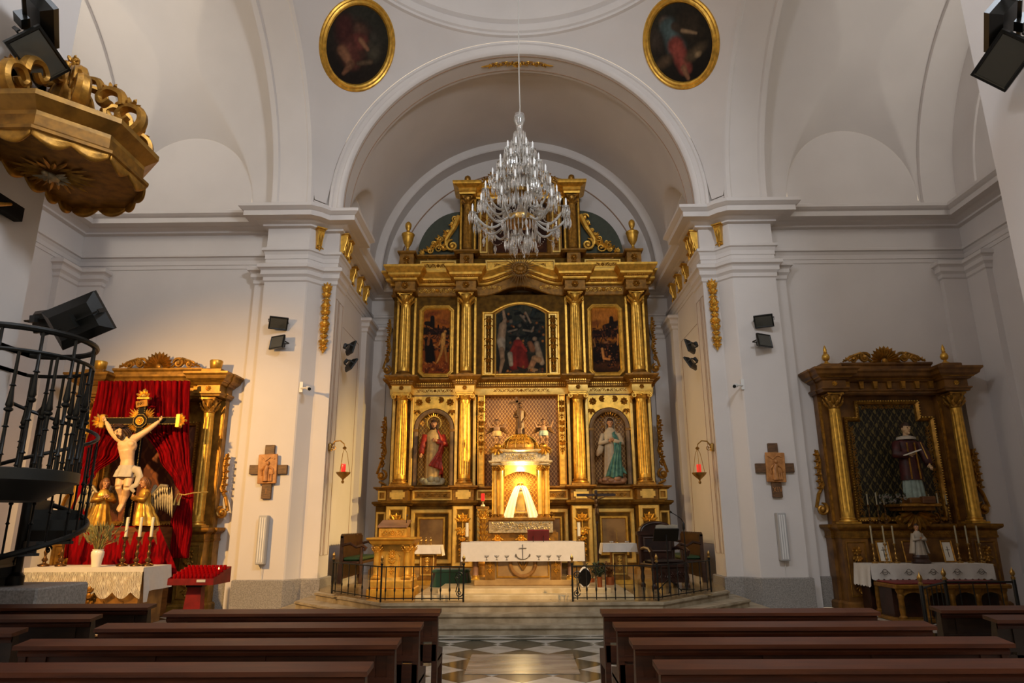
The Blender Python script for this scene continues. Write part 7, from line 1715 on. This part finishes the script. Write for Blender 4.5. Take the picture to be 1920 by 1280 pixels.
lay = [('e',.4,.82,.09,.1,0,'5A4638',.5),('c',.42,.74,.42,.5,.15,.16,'3E4A48',.5),('c',.52,.72,.62,.6,.06,.05,'46382C',.5),('c',.42,.5,.42,.2,.13,.11,'7A3A30',.45),('c',.4,.2,.4,.06,.05,.03,'7A543C',.5),('e',.75,.6,.2,.3,.4,'2A2218',.7),('c',.6,.62,.78,.5,.03,.02,'7A6248',.5),('e',.15,.7,.14,.2,0,'332A22',.7),('e',.65,.3,.2,.08,.2,'4A3C2A',.7),('e',.68,.26,.06,.04,.2,'7A6448',.5),('e',.15,.4,.16,.08,0,'4A3A2A',.7)]
oval('right oval painting of a standing figure in red and grey in a wide gilt frame', 1278, 80, .97, 1.08, lay, ('2A261E','15100C'), 8)

# ------------------------------------------------------------------ floodlights
def flood_proto(w=.42, h=.32, d=.1):
    t = bpy.data.objects.new('floodlight', None); COL.objects.link(t)
    mb = MB(); mb.loft([[(-w/2,0,-h/2),(w/2,0,-h/2),(w/2,0,h/2),(-w/2,0,h/2)],[(-w/2,.03,-h/2),(w/2,.03,-h/2),(w/2,.03,h/2),(-w/2,.03,h/2)],[(-w*.36,d,-h*.3),(w*.36,d,-h*.3),(w*.36,d,h*.3),(-w*.36,d,h*.3)]]); mb.build('housing', 'lamp_black', t, 0)
    MB().frame([(-w/2,-h/2),(w/2,-h/2),(w/2,h/2),(-w/2,h/2)], [(0,0),(0,.012),(.02,.012),(.03,0)], 0).build('bezel', 'lamp_black', t, 0)
    MB().bx(-w/2+.03,w/2-.03,-.004,.0,-h/2+.03,h/2-.03).build('glass', 'lamp_glass', t, 0)
    mb = MB(); mb.box_on((-w/2-.012,.04,0),(-w/2-.012,.16,0),.012,.03); mb.box_on((w/2+.012,.04,0),(w/2+.012,.16,0),.012,.03); mb.box_on((-w/2-.012,.16,0),(w/2+.012,.16,0),.03,.012); mb.build('yoke', 'lamp_black', t, 0)
    MB().bx(-.05,.05,.15,.22,-.05,.05).build('junction_box', 'lamp_black', t, 0)
    return t
FLP = flood_proto()
first = [True]
def flood(label, pos, front, group, sc=1.0, roll=0.0):
    t = FLP if first[0] else dup(FLP); first[0] = False
    f = Vector(front).normalized(); zz = (Vector((0,0,1))-f*f.z).normalized(); xx = zz.cross(f)*-1.0
    xx = (-f).cross(zz); 
    Mx = Matrix((xx, -f, zz)).transposed().to_4x4(); Mx.translation = Vector(pos)
    t.matrix_world = Mx @ RY(roll) @ SX(sc, sc, sc); tag(t, label, 'floodlight', group); return t
g = 'floodlights on the piers'
for sd, s, us in (('left',-1,((522,606),(519,641))), ('right',1,((1432,602),(1434,638)))):
    p = at(*us[0], 14.42); flood('upper black floodlight on the %s chancel pier, tilted upwards' % sd, p, (s*-.35,-.75,-.75), g, .95)
    p = at(*us[1], 14.42); flood('lower black floodlight on the %s chancel pier, tilted downwards' % sd, p, (s*.45,-.85,.15), g, .95)
p = atX(84,28,-4.5); flood('upper black floodlight at the top of the near left pier', p, (.55,.5,.65), g, 1.15, .3)
p = atX(72,106,-4.55); flood('lower black floodlight on the near left pier above the gilt canopy', p, (.75,-.35,-.6), g, 1.1, .5)
p = atX(1872,34,4.5); flood('upper black floodlight at the top of the near right pier', p, (-.55,.5,.65), g, 1.15, -.3)
p = atX(1882,114,4.55); flood('lower black floodlight on the near right pier', p, (-.75,-.35,-.6), g, 1.1, -.5)
for sd, s, us in (('left',-1,((660,653),(660,685))), ('right',1,((1292,650),(1293,682)))):
    for k, (u, v) in enumerate(us):
        p = atX(u, v, s*4.22); flood('%s black floodlight on the %s chancel side wall' % (('upper','lower')[k], sd), p, (-s*.8,.5,-.25-.3*k), 'floodlights inside the chancel', 1.0)
p = atX(32,578,-4.7); flood('small black floodlight behind the near left pier', (p.x,6.45,p.z), (.3,.9,.1), g, .7)
p = at(150,600,6.25); flood('large black floodlight seen from behind above the iron pulpit rail', p, (-.15,.92,.42), g, 1.25, .45)

# ------------------------------------------------------------------ cameras, stations, speakers, sanctuary lamps
for sd, s, (u, v) in (('left',-1,(577,727)),('right',1,(1380,722))):
    p = at(u, v, 14.45); t = thing('security_camera', 'small white security camera on the %s chancel pier' % sd, 'camera', p)
    MB().tube([(0,0,0),(-s*.08,-.14,-.05)], .045, 14).build('body', 'white_plastic', t); MB().tube([(-s*.081,-.142,-.0505),(-s*.085,-.15,-.053)], .035, 14).build('lens', 'lamp_black', t)
    MB().tube([(s*.01,.02,0),(s*.1,.1,.02),(s*.2,.18,.03)], .022, 8).build('bracket', 'white_plastic', t); MB().bx(s*.2-.035,s*.2+.035,.165,.197,-.06,.17).build('wall_plate', 'white_plastic', t, 0)
for sd, s, (u, v), num in (('left',-1,(503,884),'I'),('right',1,(1453,881),'XIV')):
    p = at(u, v, 14.6); t = thing('station_cross', 'brown wooden station cross with carved relief on the %s chancel pier' % sd, 'cross', p)
    mb = MB(); mb.cbx(-.1,.1,-.03,.04,-.56,.56,.006); mb.cbx(-.4,.4,-.028,.04,-.05,.14,.006); mb.build('cross', 'station_wood', t, 20)
    r_ = MB().cbx(-.2,.2,-.07,-.03,-.25,.36,.01).xf(RY(.03*s)).build('relief_panel', 'station_relief', t, 20)
    mb = MB(); rnd = random.Random(4 if s < 0 else 9)
    mb.tube([(-.02,-.07,-.2),(-.03,-.08,0),(0,-.08,.12)], [.07,.06,.04], 8); mb.ball((.01,-.085,.17),(.035,.03,.045),8,6); mb.tube([(.03,-.08,.1),(.12,-.08,.05),(.14,-.08,-.05)], [.025,.02,.015], 6); mb.tube([(-.05,-.08,.1),(-.12,-.08,.02),(-.1,-.08,-.08)], [.025,.02,.015], 6)
    for k in range(3): mb.tube([(.1-.04*k,-.075,-.2),(.1-.05*k,-.08,-.05)], [.03,.02], 6)
    mb.tube([(-.15,-.075,.3),(-.05,-.08,.22),(.05,-.08,.3),(.14,-.075,.26)], .015, 5); mb.build('relief_figures', 'station_relief', r_, 60)
    mb = MB(); w = .12 if num == 'XIV' else .02; strokes(mb, num, -.085 if num == 'XIV' else -.012, -.45, .1, -.033); mb.build('numeral', 'station_relief', t, 0)
for sd, s, (u, v0, v1) in (('left',-1,(492,966,1058)),('right',1,(1467,961,1051))):
    a, b = at(u, v0, 14.55), at(u, v1, 14.55); t = thing('column_speaker', 'slim grey column loudspeaker on the %s chancel pier' % sd, 'speaker', ((a.x+b.x)/2,14.56,b.z)); h = a.z-b.z
    MB().cbx(-.09,.09,-.08,.07,0,h,.012).build('housing', 'grey_plastic', t, 20)
    for k in range(3): MB().bx(-.06+.045*k,-.045+.045*k+.012,-.088,-.08,.04,h-.04).build('grille', 'white_plastic', t, 0)
    MB().tube([(.02,.03,0),(.02,.06,-.3)], .006, 5).build('cable', 'white_plastic', t)
for sd, s, ub, ul in (('left',-1,618,630),('right',1,1336,1322)):
    pb = atX(ub, 832, s*4.23); yb_ = pb.y; t = thing('sanctuary_lamp', 'hanging brass sanctuary lamp with red glass on the %s chancel jamb' % sd, 'lamp', (s*4.23,yb_,pb.z))
    e = -s*.34
    MB().tube([(0,0,-.12),(e*.1,0,-.06),(e*.35,0,.06),(e*.7,0,.07),(e*.95,0,.0),(e,0,-.06)], [.02,.02,.016,.014,.012,.008], 7).build('bracket', 'brass', t); mb = MB(); spiral(mb, e*.3, -.08, .08, 1.3, PI/2, -s, .012); mb.build('bracket_scroll', 'brass', t)
    MB().lathe([(.05,-.16),(.06,-.12),(.05,0),(.02,.02)], 8, (s*-.01,0,0)).build('wall_rose', 'brass', t)
    for k in range(3): a = 2*PI*k/3+.3; MB().tube([(e,0,-.1),(e+.06*math.cos(a),.06*math.sin(a),-.2),(e+.14*math.cos(a),.14*math.sin(a),-.62)], .006, 5).build('chain', 'brass', t)
    MB().lathe([(.02,-.86),(.035,-.82),(.012,-.79),(.03,-.76),(.09,-.71),(.14,-.66),(.16,-.62),(.145,-.62),(.06,-.68)], 18, (e,0,0)).build('bowl', 'brass', t); MB().lathe([(.04,-.68),(.05,-.64),(.05,-.46),(.045,-.44),(.035,-.46)], 14, (e,0,0)).build('red_glass', 'red_glow', t)
    MB().lathe([(.03,-.12),(.05,-.09),(.02,-.06)], 10, (e,0,0)).build('canopy', 'brass', t)

# ------------------------------------------------------------------ chandelier
YH = 10.48
def hz(v): return at(975, v, YH).z
xh = at(975, 350, YH).x
CHD = thing('chandelier', 'large tiered crystal chandelier with candle bulbs hanging in the crossing', 'chandelier', (xh,YH,0))
MB().tube([(0,0,hz(232)),(.012,0,hz(200)),(0,0,hz(150)),(0,0,17.6)], .011, 6).build('cable', 'cable', CHD)
zb_, zt_ = hz(446), hz(236)
MB().lathe([(.02,zb_),(.06,zb_+.05),(.03,zb_+.12),(.05,zb_+.3),(.11,zb_+.42),(.05,zb_+.55),(.04,zb_+.8),(.1,zb_+.92),(.05,zb_+1.05),(.04,zb_+1.3),(.09,zb_+1.4),(.05,zb_+1.5),(.035,zb_+1.75),(.07,zb_+1.85),(.04,zb_+1.95),(.06,zb_+2.1),(.1,zb_+2.2),(.09,zb_+2.32),(.03,zt_)], 18).build('stem', 'crystal', CHD, 50)
for v, r_, h_ in ((424,.27,.14),(366,.17,.09),(326,.11,.08),(300,.09,.07)):
    z = hz(v); MB().lathe([(r_*.6,z),(r_*.95,z+h_*.3),(r_,z+h_*.7),(r_*.96,z+h_),(r_*.9,z+h_)], 24).build('gilt_ring', 'brass', CHD, 50)
    if r_ > .12:
        z2 = z+h_*.4; MB().lathe([(.02,z2-.1),(r_*.55,z2-.04),(r_*.6,z2)], 20).build('gilt_bowl', 'gold_dark', CHD, 50)
dr = MB()
def prism(mb, p, h): mb.lathe([(.002,0),(.008,-.012),(.017,-h*.45),(.011,-h*.8),(.001,-h)], 5, p); mb.ball((p[0],p[1],p[2]+.008),.007,5,4)
bob = MB().lathe([(.015,-.01),(.05,.0),(.062,.015),(.055,.012),(.02,.004)], 14).mesh('bobeche', 'crystal', 50)
cand = MB().lathe([(.016,0),(.016,.085),(.013,.09),(.018,.11),(.014,.14),(.002,.17)], 8).mesh('candle_bulb', 'bulb', 50)
pn = MB()
for k in range(8): a = 2*PI*k/8; prism(pn, (.058*math.cos(a),.058*math.sin(a),-.012), .15+.03*(k%2))
pnd = pn.mesh('prism_drop', 'crystal', 0)
def tier(n, r_, z_tip, z_root, r_root, off, arm_r):
    # arm in the x-z plane: leaves the hub, dips, rises to the cup
    zc = z_tip-.18; mb = MB(); pts = []
    for i in range(13):
        t = i/12; rr_ = r_root+(r_-r_root)*t; dip = -.2*(r_-r_root)*1.6*math.sin(PI*t)**1.2
        pts.append((rr_, 0, z_root+(zc-z_root)*t**2.2+dip))
    mb.tube(pts, arm_r, 6); me = mb.mesh('arm', 'crystal_arm', 50)
    for k in range(n):
        a = off+2*PI*k/n; o = inst('arm', me, CHD, (0,0,0), (0,0,a))
        inst('bobeche', bob, o, (r_,0,zc)); inst('candle_bulb', cand, o, (r_,0,zc+.005)); q = inst('prism_drop', pnd, o, (r_,0,zc)); q['kind'] = 'stuff'
tier(12, .80, hz(386), hz(412), .22, .15, .021); tier(12, .62, hz(350), hz(388), .18, .4, .019); tier(10, .47, hz(318), hz(350), .14, .2, .018); tier(8, .35, hz(294), hz(325), .1, .35, .016); tier(8, .23, hz(268), hz(298), .07, .5, .015); tier(6, .2, hz(432), hz(440), .06, .1, .01)
# bead swags and hanging pendants
mb = MB(); 
def swag(mb, a0, r0, z0, a1, r1, z1, sag, n=12):
    for i in range(n+1):
        t = i/n; a = a0+(a1-a0)*t; rr_ = r0+(r1-r0)*t; mb.ball((rr_*math.cos(a), rr_*math.sin(a), z0+(z1-z0)*t-sag*4*t*(1-t)), .011, 5, 4)
for k in range(10): swag(mb, .15+.628*k, .62, hz(424), .15+.628*(k+1), .62, hz(424), .14)
for k in range(10): swag(mb, .15+.628*k, .8, hz(384)-.2, .15+.628*k, .1, hz(300), .25, 22)
for k in range(8): swag(mb, .2+.785*k, .43, hz(313)-.2, .2+.785*k, .06, hz(255), .12, 16)
mb.build('bead_swag', 'crystal', CHD, 50)['kind'] = 'stuff'
pdm = MB().lathe([(.003,0),(.02,-.03),(.028,-.06),(.02,-.1),(.004,-.13),(.012,-.15),(.002,-.17)], 8).mesh('pendant', 'crystal', 20)
for k in range(10): a = .15+.628*k+.314; inst('pendant', pdm, CHD, (.62*math.cos(a),.62*math.sin(a),hz(424)-.15))
for k in range(8): a = 2*PI*k/8; inst('pendant', pdm, CHD, (.16*math.cos(a),.16*math.sin(a),hz(448)))
inst('pendant', pdm, CHD, (.06,-.05,hz(458)), (0,0,0), (1.5,1.5,1.6)); MB().tube([(0,0,hz(446)),(.06,-.05,hz(458))], .005, 5).build('pendant_chain', 'crystal', CHD)
mb = MB()
for r_, v, n in ((.27,421,26),(.17,366,18),(.12,300,16),(.15,266,16),(.1,250,14),(.3,380,26),(.28,345,28),(.36,352,30),(.2,318,20),(.28,322,26),(.16,288,18),(.2,296,20),(.12,272,14)):
    for k in range(n): a = 2*PI*k/n; prism(mb, (r_*math.cos(a), r_*math.sin(a), hz(v)), .2)
mb.build('prism_fringe', 'crystal', CHD, 0)['kind'] = 'stuff'

# ------------------------------------------------------------------ pulpit, sounding board and iron stair by the near left pier
XP, YP = -4.58, 6.0
def clampx(mb, lim=-4.85): mb.v = [(max(x, lim), y, z) for x, y, z in mb.v]; return mb
SBD = thing('sounding_board', 'octagonal gilded pulpit canopy with scalloped valance and dove relief on the near left pier', 'canopy', (XP,YP,0)); z0 = at(110,330,6.0).z
def octp(r_, n=8): return [(r_*math.cos(PI/8+2*PI*i/n), r_*math.sin(PI/8+2*PI*i/n)) for i in range(n)]
def oct_loft(prof): return clampx(MB().loft([[(x,y,z) for x,y in octp(r_)] for r_, z in prof], cap=True), -.27)
oct_loft([(.80,z0+.02),(.84,z0+.05),(.84,z0+.08),(.80,z0+.1),(.78,z0+.12),(.78,z0+.22)]).build('lower_moulding', 'gold_old', SBD, 20)
oct_loft([(.78,z0+.22),(.78,z0+.26),(.82,z0+.29),(.86,z0+.32),(.90,z0+.35),(.90,z0+.4),(.8,z0+.42)]).build('cornice', 'gold_wood', SBD, 20)
mb = MB(); P_ = octp(.8)
for i in range(8):
    a, b = Vector(P_[i]), Vector(P_[(i+1)%8])
    mb.grid(lambda u, v: ((a+(b-a)*u).x*(1+.02*math.sin(u*PI*4)*v), (a+(b-a)*u).y*(1+.02*math.sin(u*PI*4)*v), z0+.05-(.05+.08*abs(math.sin(u*PI*2)))*v), 28, 3)
clampx(mb, -.27); o = mb.build('valance', 'gold_dark', SBD, 60); o.modifiers.new('thickness','SOLIDIFY').thickness = .02
oct_loft([(.76,z0+.03),(.76,z0+.05)]).build('soffit', 'wood_side_altar', SBD, 0)
clampx(MB().frame([(x,y) for x,y in octp(.62)], [(0,0),(0,.015),(.03,.02),(.04,0)], 0).xf(T(0,0,z0+.03) @ RX(-PI/2) @ SX(1,1,1)), -.27).build('soffit_frame', 'gold_dark', SBD, 20)
mb = MB()
for i in range(26): a = 2*PI*i/26; R_ = .42 if i % 2 else .33; mb.leaf((.1*math.cos(a),.1*math.sin(a),z0+.02),(R_*math.cos(a),R_*math.sin(a)*.9,z0+.01),.05,.2,(0,0,-1))
clampx(mb,-.27).build('soffit_rays', 'gold_dark', SBD)['kind'] = 'stuff'
mb = MB(); mb.ball((0,0,z0-.01),(.05,.1,.035),9,6); mb.ball((0,-.1,z0-.02),(.03,.035,.028),8,6)
for s in (-1, 1):
    for k in range(4): mb.leaf((s*.03,.0,z0-.01),(s*(.17-.02*k),-.05+.06*k,z0-.0),.05,.2,(0,0,-1))
for k in (-1,0,1): mb.leaf((0,.08,z0-.01),(k*.05,.18,z0),.04,.2,(0,0,-1))
mb.build('dove', 'wing_silver', SBD)
oct_loft([(.72,z0+.42),(.6,z0+.47),(.3,z0+.5)]).build('roof', 'wood_side_altar', SBD, 20)
zc2 = z0+.46
for i in range(8):
    a = 2*PI*i/8; ca, sa = math.cos(a), math.sin(a)
    g = MB(); q1 = smooth_path([(.7,0,-.02),(.8,0,.1),(.78,0,.24),(.64,0,.3),(.55,0,.22),(.6,0,.15),(.66,0,.19)], 4); g.tube(q1, [.055-.0012*j for j in range(len(q1))], 7)
    q2 = smooth_path([(.6,0,.3),(.56,0,.44),(.42,0,.5),(.33,0,.42),(.38,0,.34),(.44,0,.39)], 4); g.tube(q2, [.05-.001*j for j in range(len(q2))], 7)
    q3 = smooth_path([(.36,0,.48),(.3,0,.6),(.17,0,.62),(.12,0,.53),(.18,0,.49)], 4); g.tube(q3, [.042-.001*j for j in range(len(q3))], 7); g.tube([(.14,0,.3),(.1,0,.5),(.03,0,.7)], [.05,.045,.03], 7)
    fan(g, .66, .26, .14, .3, 2.2, 4, 0, .45); fan(g, .44, .46, .12, .3, 2.2, 4, 0, .45); fan(g, .5, .1, .16, .2, 2.6, 4, 0, .4)
    g.xf(T(0,0,zc2) @ RZ(a) @ SX(1.0,1.4,1.0)); clampx(g,-.27).build('crown_scroll', 'gold_dark', SBD)
zx = at(140,118,6.0).z
MB().tube([(0,0,zc2+.5),(0,0,zx-.1)], [.035,.025], 8).build('finial_stem', 'gold', SBD); mb = MB()
for k in range(3): fan(mb, 0, zx-.16+.07*k, .1, .2, PI-.2, 4, -.02, .5); mb.ball((.02*(-1)**k,0,zx-.12+.07*k),.045,7,5)
mb.build('finial_flower', 'gold_dark', SBD)
PU = thing('iron_pulpit', 'black wrought iron pulpit with turned balusters on the near left pier', 'pulpit', (XP,YP,0)); RP = .60; zp = at(100,893,5.9).z; zr_ = at(120,640,6.0).z
clampx(MB().lathe([(RP*.6,zp-.2),(RP*.95,zp-.06),(RP+.03,zp-.04),(RP+.03,zp+.05),(RP-.02,zp+.06)], 40), -.27).build('platform', 'iron_grey', PU, 30)
def ringtube(z, r_, tr): return clampx(MB().tube([(r_*math.cos(2*PI*i/48), r_*math.sin(2*PI*i/48), z) for i in range(48)], tr, 8, closed=True), -.27)
ringtube(zr_, RP, .028).build('handrail', 'iron', PU); ringtube(zr_-.2, RP, .018).build('middle_rail', 'iron', PU)
def balu(h): return MB().lathe([(.016,0),(.016,h*.1),(.028,h*.105),(.016,h*.12),(.014,h*.33),(.028,h*.335),(.014,h*.35),(.016,h*.46),(.034,h*.475),(.034,h*.49),(.02,h*.5),(.03,h*.52),(.024,h*.56),(.014,h*.68),(.028,h*.685),(.014,h*.7),(.013,h)], 8)
b1 = balu(zr_-zp-.05).mesh('baluster', 'iron', 40); b2 = balu(zr_-zp-.25).mesh('baluster', 'iron', 40)
for k in range(26):
    a = 2*PI*k/26+.05; x = RP*math.cos(a)
    if x < -.27: continue
    inst('baluster', b1 if k % 2 else b2, PU, (x, RP*math.sin(a), zp+.05))
# spiral stair
XS_, YS_ = -5.74, 8.1
ST = thing('spiral_stair', 'black iron spiral stair winding down from the pulpit', 'staircase', (XS_,YS_,0)); RS_ = .62
zg = at(75,1102,7.7).z
MB().lathe([(.09,zg),(.09,zg+.1),(.055,zg+.14),(.055,zp+.9),(.08,zp+.92),(.03,zp+1.0)], 14).build('newel', 'iron', ST)
pr = []
for k in range(9):
    z = zg+.12+(zp-zg-.1)*k/8; a = -2.6+k*.62; V = [(0.04*math.cos(a),.04*math.sin(a)),(RS_*math.cos(a),RS_*math.sin(a)),(RS_*math.cos(a+.35),RS_*math.sin(a+.35)),(RS_*math.cos(a+.7),RS_*math.sin(a+.7)),(.04*math.cos(a+.7),.04*math.sin(a+.7))]
    MB().prism_z(V, z-.03, z).build('tread', 'iron_grey', ST, 0); o = MB().prism_z([(x*1.0,y*1.0) for x,y in [(0.03*math.cos(a),.03*math.sin(a)),(RS_*math.cos(a),RS_*math.sin(a)),(RS_*math.cos(a+.03),RS_*math.sin(a+.03)),(.03*math.cos(a+.03),.03*math.sin(a+.03))]], z-.14, z-.03); o.build('riser', 'iron_grey', ST, 0)
    for q in (.15,.5): MB().lathe([(.012,0),(.012,.3),(.024,.31),(.012,.33),(.012,.5),(.026,.52),(.012,.55),(.011,.95)], 7, (RS_*.97*math.cos(a+q),RS_*.97*math.sin(a+q),z)).build('baluster', 'iron', ST)
    mb = MB(); spiral(mb, RS_*.8, z-.09, .05, 1.3, 0, 1, .012); mb.xf(RZ(a+.35)).build('bracket_scroll', 'iron', ST)
MB().tube([(RS_*.97*math.cos(-2.6+.62*t), RS_*.97*math.sin(-2.6+.62*t), zg+.12+(zp-zg-.1)*t/8+.97) for t in [i*.25 for i in range(36)]], .022, 7).build('handrail', 'iron', ST)
MB().tube([(RS_*math.cos(-2.6+.62*t), RS_*math.sin(-2.6+.62*t), zg+.06+(zp-zg-.1)*t/8) for t in [i*.25 for i in range(36)]], .03, 7).build('stringer', 'iron', ST)
MB().bx(-.1,.7,-1.75,-.3,zp-.06,zp+.04).build('landing', 'iron_grey', ST, 0)
tag(MB().cbx(-6.7,-5.17,7.66,8.55,0,zg,.02).build('stair_pedestal', 'granite', None, 20), 'plain granite block carrying the iron spiral stair', 'pedestal')
# crucifix on the near pier
q = atX(18,392,-4.80); t = thing('wall_crucifix', 'black wooden crucifix with gilt figure on the near left pier', 'crucifix', (-4.84,q.y-.42,q.z))
MB().bx(.0,.08,-.07,.07,-1.1,.35).build('upright', 'ink', t, 0); MB().bx(.0,.08,-.55,.55,-.07,.07).build('crossbar', 'ink', t, 0)
b = MB(); b.ball((.12,0,-.18),(.05,.08,.1),9,7); b.ball((.12,0,-.34),(.05,.07,.1),9,7)
for s in (-1, 1): b.tube([(.12,s*.07,-.12),(.11,s*.2,-.06),(.1,s*.36,.02)], [.03,.025,.018], 7); b.tube([(.12,s*.04,-.4),(.15,s*.04,-.6),(.11,s*.02,-.82)], [.045,.036,.02], 7)
remesh(b.build('corpus', 'gold_dark', t, 60), .012, 3); head_on(t, (.15,0.0,.0), .14, 'gold_dark', 'hair', PI/2, .4)
# ================================================================== BENCHES
def bench(label, x0, x1, y, group, mt=('bench_wood','bench_wood_top'), h=.88):
    t = thing('church_bench', label, 'bench', ((x0+x1)/2,y,0), 0, group); w = (x1-x0)/2
    MB().add([(-w-.02,-.05,h-.035),(w+.02,-.05,h-.035),(w+.02,.13,h-.02),(-w-.02,.13,h-.02),(-w-.02,-.05,h-.008),(w+.02,-.05,h-.008),(w+.02,.13,h+.012),(-w-.02,.13,h+.012)], [(0,3,2,1),(4,5,6,7),(0,1,5,4),(1,2,6,5),(2,3,7,6),(3,0,4,7)]).build('top_rail', mt[1], t, 0)
    MB().sweep([(0,h-.08),(.012,h-.08),(.02,h-.06),(.012,h-.045),(.03,h-.035),(0,h-.03)], [(-w,0.0),(w,0.0)]).build('rail_moulding', mt[1], t, 25)
    MB().bx(-w+.01,w-.01,.015,.04,.635,h-.03).build('back_panel', mt[0], t, 0)
    n = max(3, int(round(2*w/.92))+1)
    for i in range(n):
        x = -w+.16+(2*w-.32)*i/(n-1); MB().bx(x-.03,x+.03,.0,.05,.04,h-.03).build('stile', mt[0], t, 0)
    MB().bx(-w+.01,w-.01,-.004,.02,.62,.66).build('lower_rail', mt[0], t, 0)
    MB().cbx(-w,w,.05,.45,.43,.47,.008).build('seat', mt[1], t, 20); MB().bx(-w+.01,w-.01,.0,.03,.455,.595).build('seat_back_board', mt[0], t, 0)
    for s in (-1, 1):
        x = s*(w-.025)
        P_ = [(0,0),(.08,0),(.08,.38),(.4,.38),(.4,0),(.47,0),(.47,.5),(.12,.56),(.06,h-.03),(0,h-.03)]
        MB().prism_y([(a,b) for a,b in P_], -.025, .025).xf(T(x,0,0) @ RZ(PI/2) @ SX(1,1,1)).build('end_frame', mt[0], t, 0)
    MB().cbx(-w+.05,w-.05,-.2,-.06,.14,.18,.008).build('kneeler', mt[0], t, 20)
    for s in (-1, 1): MB().bx(s*(w-.12)-.02,s*(w-.12)+.02,-.18,.02,.0,.14).build('kneeler_foot', mt[0], t, 0)
    return t
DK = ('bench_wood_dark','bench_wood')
rows = ('nearest','second','third','farthest')
for i, (ul, ur, v) in enumerate(((-150,685,1256),(48,741,1207),(196,786,1175),(322,821,1148))):
    b_, a_ = atZ(ur, v, .87), atZ(max(ul,-150), v, .87); bench('%s brown wooden bench in the left middle row, seen from behind' % rows[i], max(a_.x,-3.62), b_.x, b_.y, 'benches left of the aisle')
for i, (ul, ur, v) in enumerate(((1238,2100,1252),(1190,1898,1207),(1157,1754,1175),(1132,1650,1149))):
    a_, b_ = atZ(ul, v, .87), atZ(ur, v, .87); bench('%s brown wooden bench in the right middle row, seen from behind' % rows[i], a_.x, min(b_.x,3.62), a_.y, 'benches right of the aisle')
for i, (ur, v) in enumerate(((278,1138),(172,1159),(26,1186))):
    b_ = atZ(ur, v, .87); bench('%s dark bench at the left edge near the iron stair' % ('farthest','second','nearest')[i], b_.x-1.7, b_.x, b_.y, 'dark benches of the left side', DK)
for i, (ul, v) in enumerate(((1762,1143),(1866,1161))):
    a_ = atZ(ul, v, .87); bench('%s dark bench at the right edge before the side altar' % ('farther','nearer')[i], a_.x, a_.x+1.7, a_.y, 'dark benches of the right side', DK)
# ================================================================== left and right hand, left and right sleeve as parts of their own
def split_two(o):
    me = o.data; n = len(me.vertices); par = list(range(n))
    def find(i):
        while par[i] != i: par[i] = par[par[i]]; i = par[i]
        return i
    for e in me.edges:
        a, b = find(e.vertices[0]), find(e.vertices[1])
        if a != b: par[a] = b
    co = np.array([v.co[:] for v in me.vertices]); root = np.array([find(i) for i in range(n)]); ids = np.unique(root)
    if len(ids) < 2: return
    cen = np.array([co[root == r].mean(0) for r in ids]); ax = int(np.argmax(np.ptp(cen, 0))); c = np.stack([cen[cen[:,ax].argmin()], cen[cen[:,ax].argmax()]])
    for _ in range(8):
        lab = ((cen[:,None]-c[None])**2).sum(-1).argmin(1)
        if lab.min() == lab.max(): return
        c = np.stack([cen[lab == k].mean(0) for k in (0,1)])
    side = dict(zip(ids.tolist(), lab.tolist())); vs_ = np.array([side[int(r)] for r in root])
    for k in (1, 0):
        idx = np.where(vs_ == k)[0]; mp = -np.ones(n, int); mp[idx] = np.arange(len(idx))
        F = [[int(mp[v]) for v in p.vertices] for p in me.polygons if vs_[p.vertices[0]] == k]
        m2 = bpy.data.meshes.new(me.name); m2.from_pydata(co[idx].tolist(), [], F); m2.polygons.foreach_set('use_smooth', [True]*len(m2.polygons)); m2.materials.append(me.materials[0])
        if k == 0: o.data = m2
        else: inst(o.name.split('.')[0], m2, o.parent)
for o in [q for q in bpy.data.objects if q.type == 'MESH' and q.name.split('.')[0] in ('hand','sleeve') and q.parent is not None]: split_two(o)
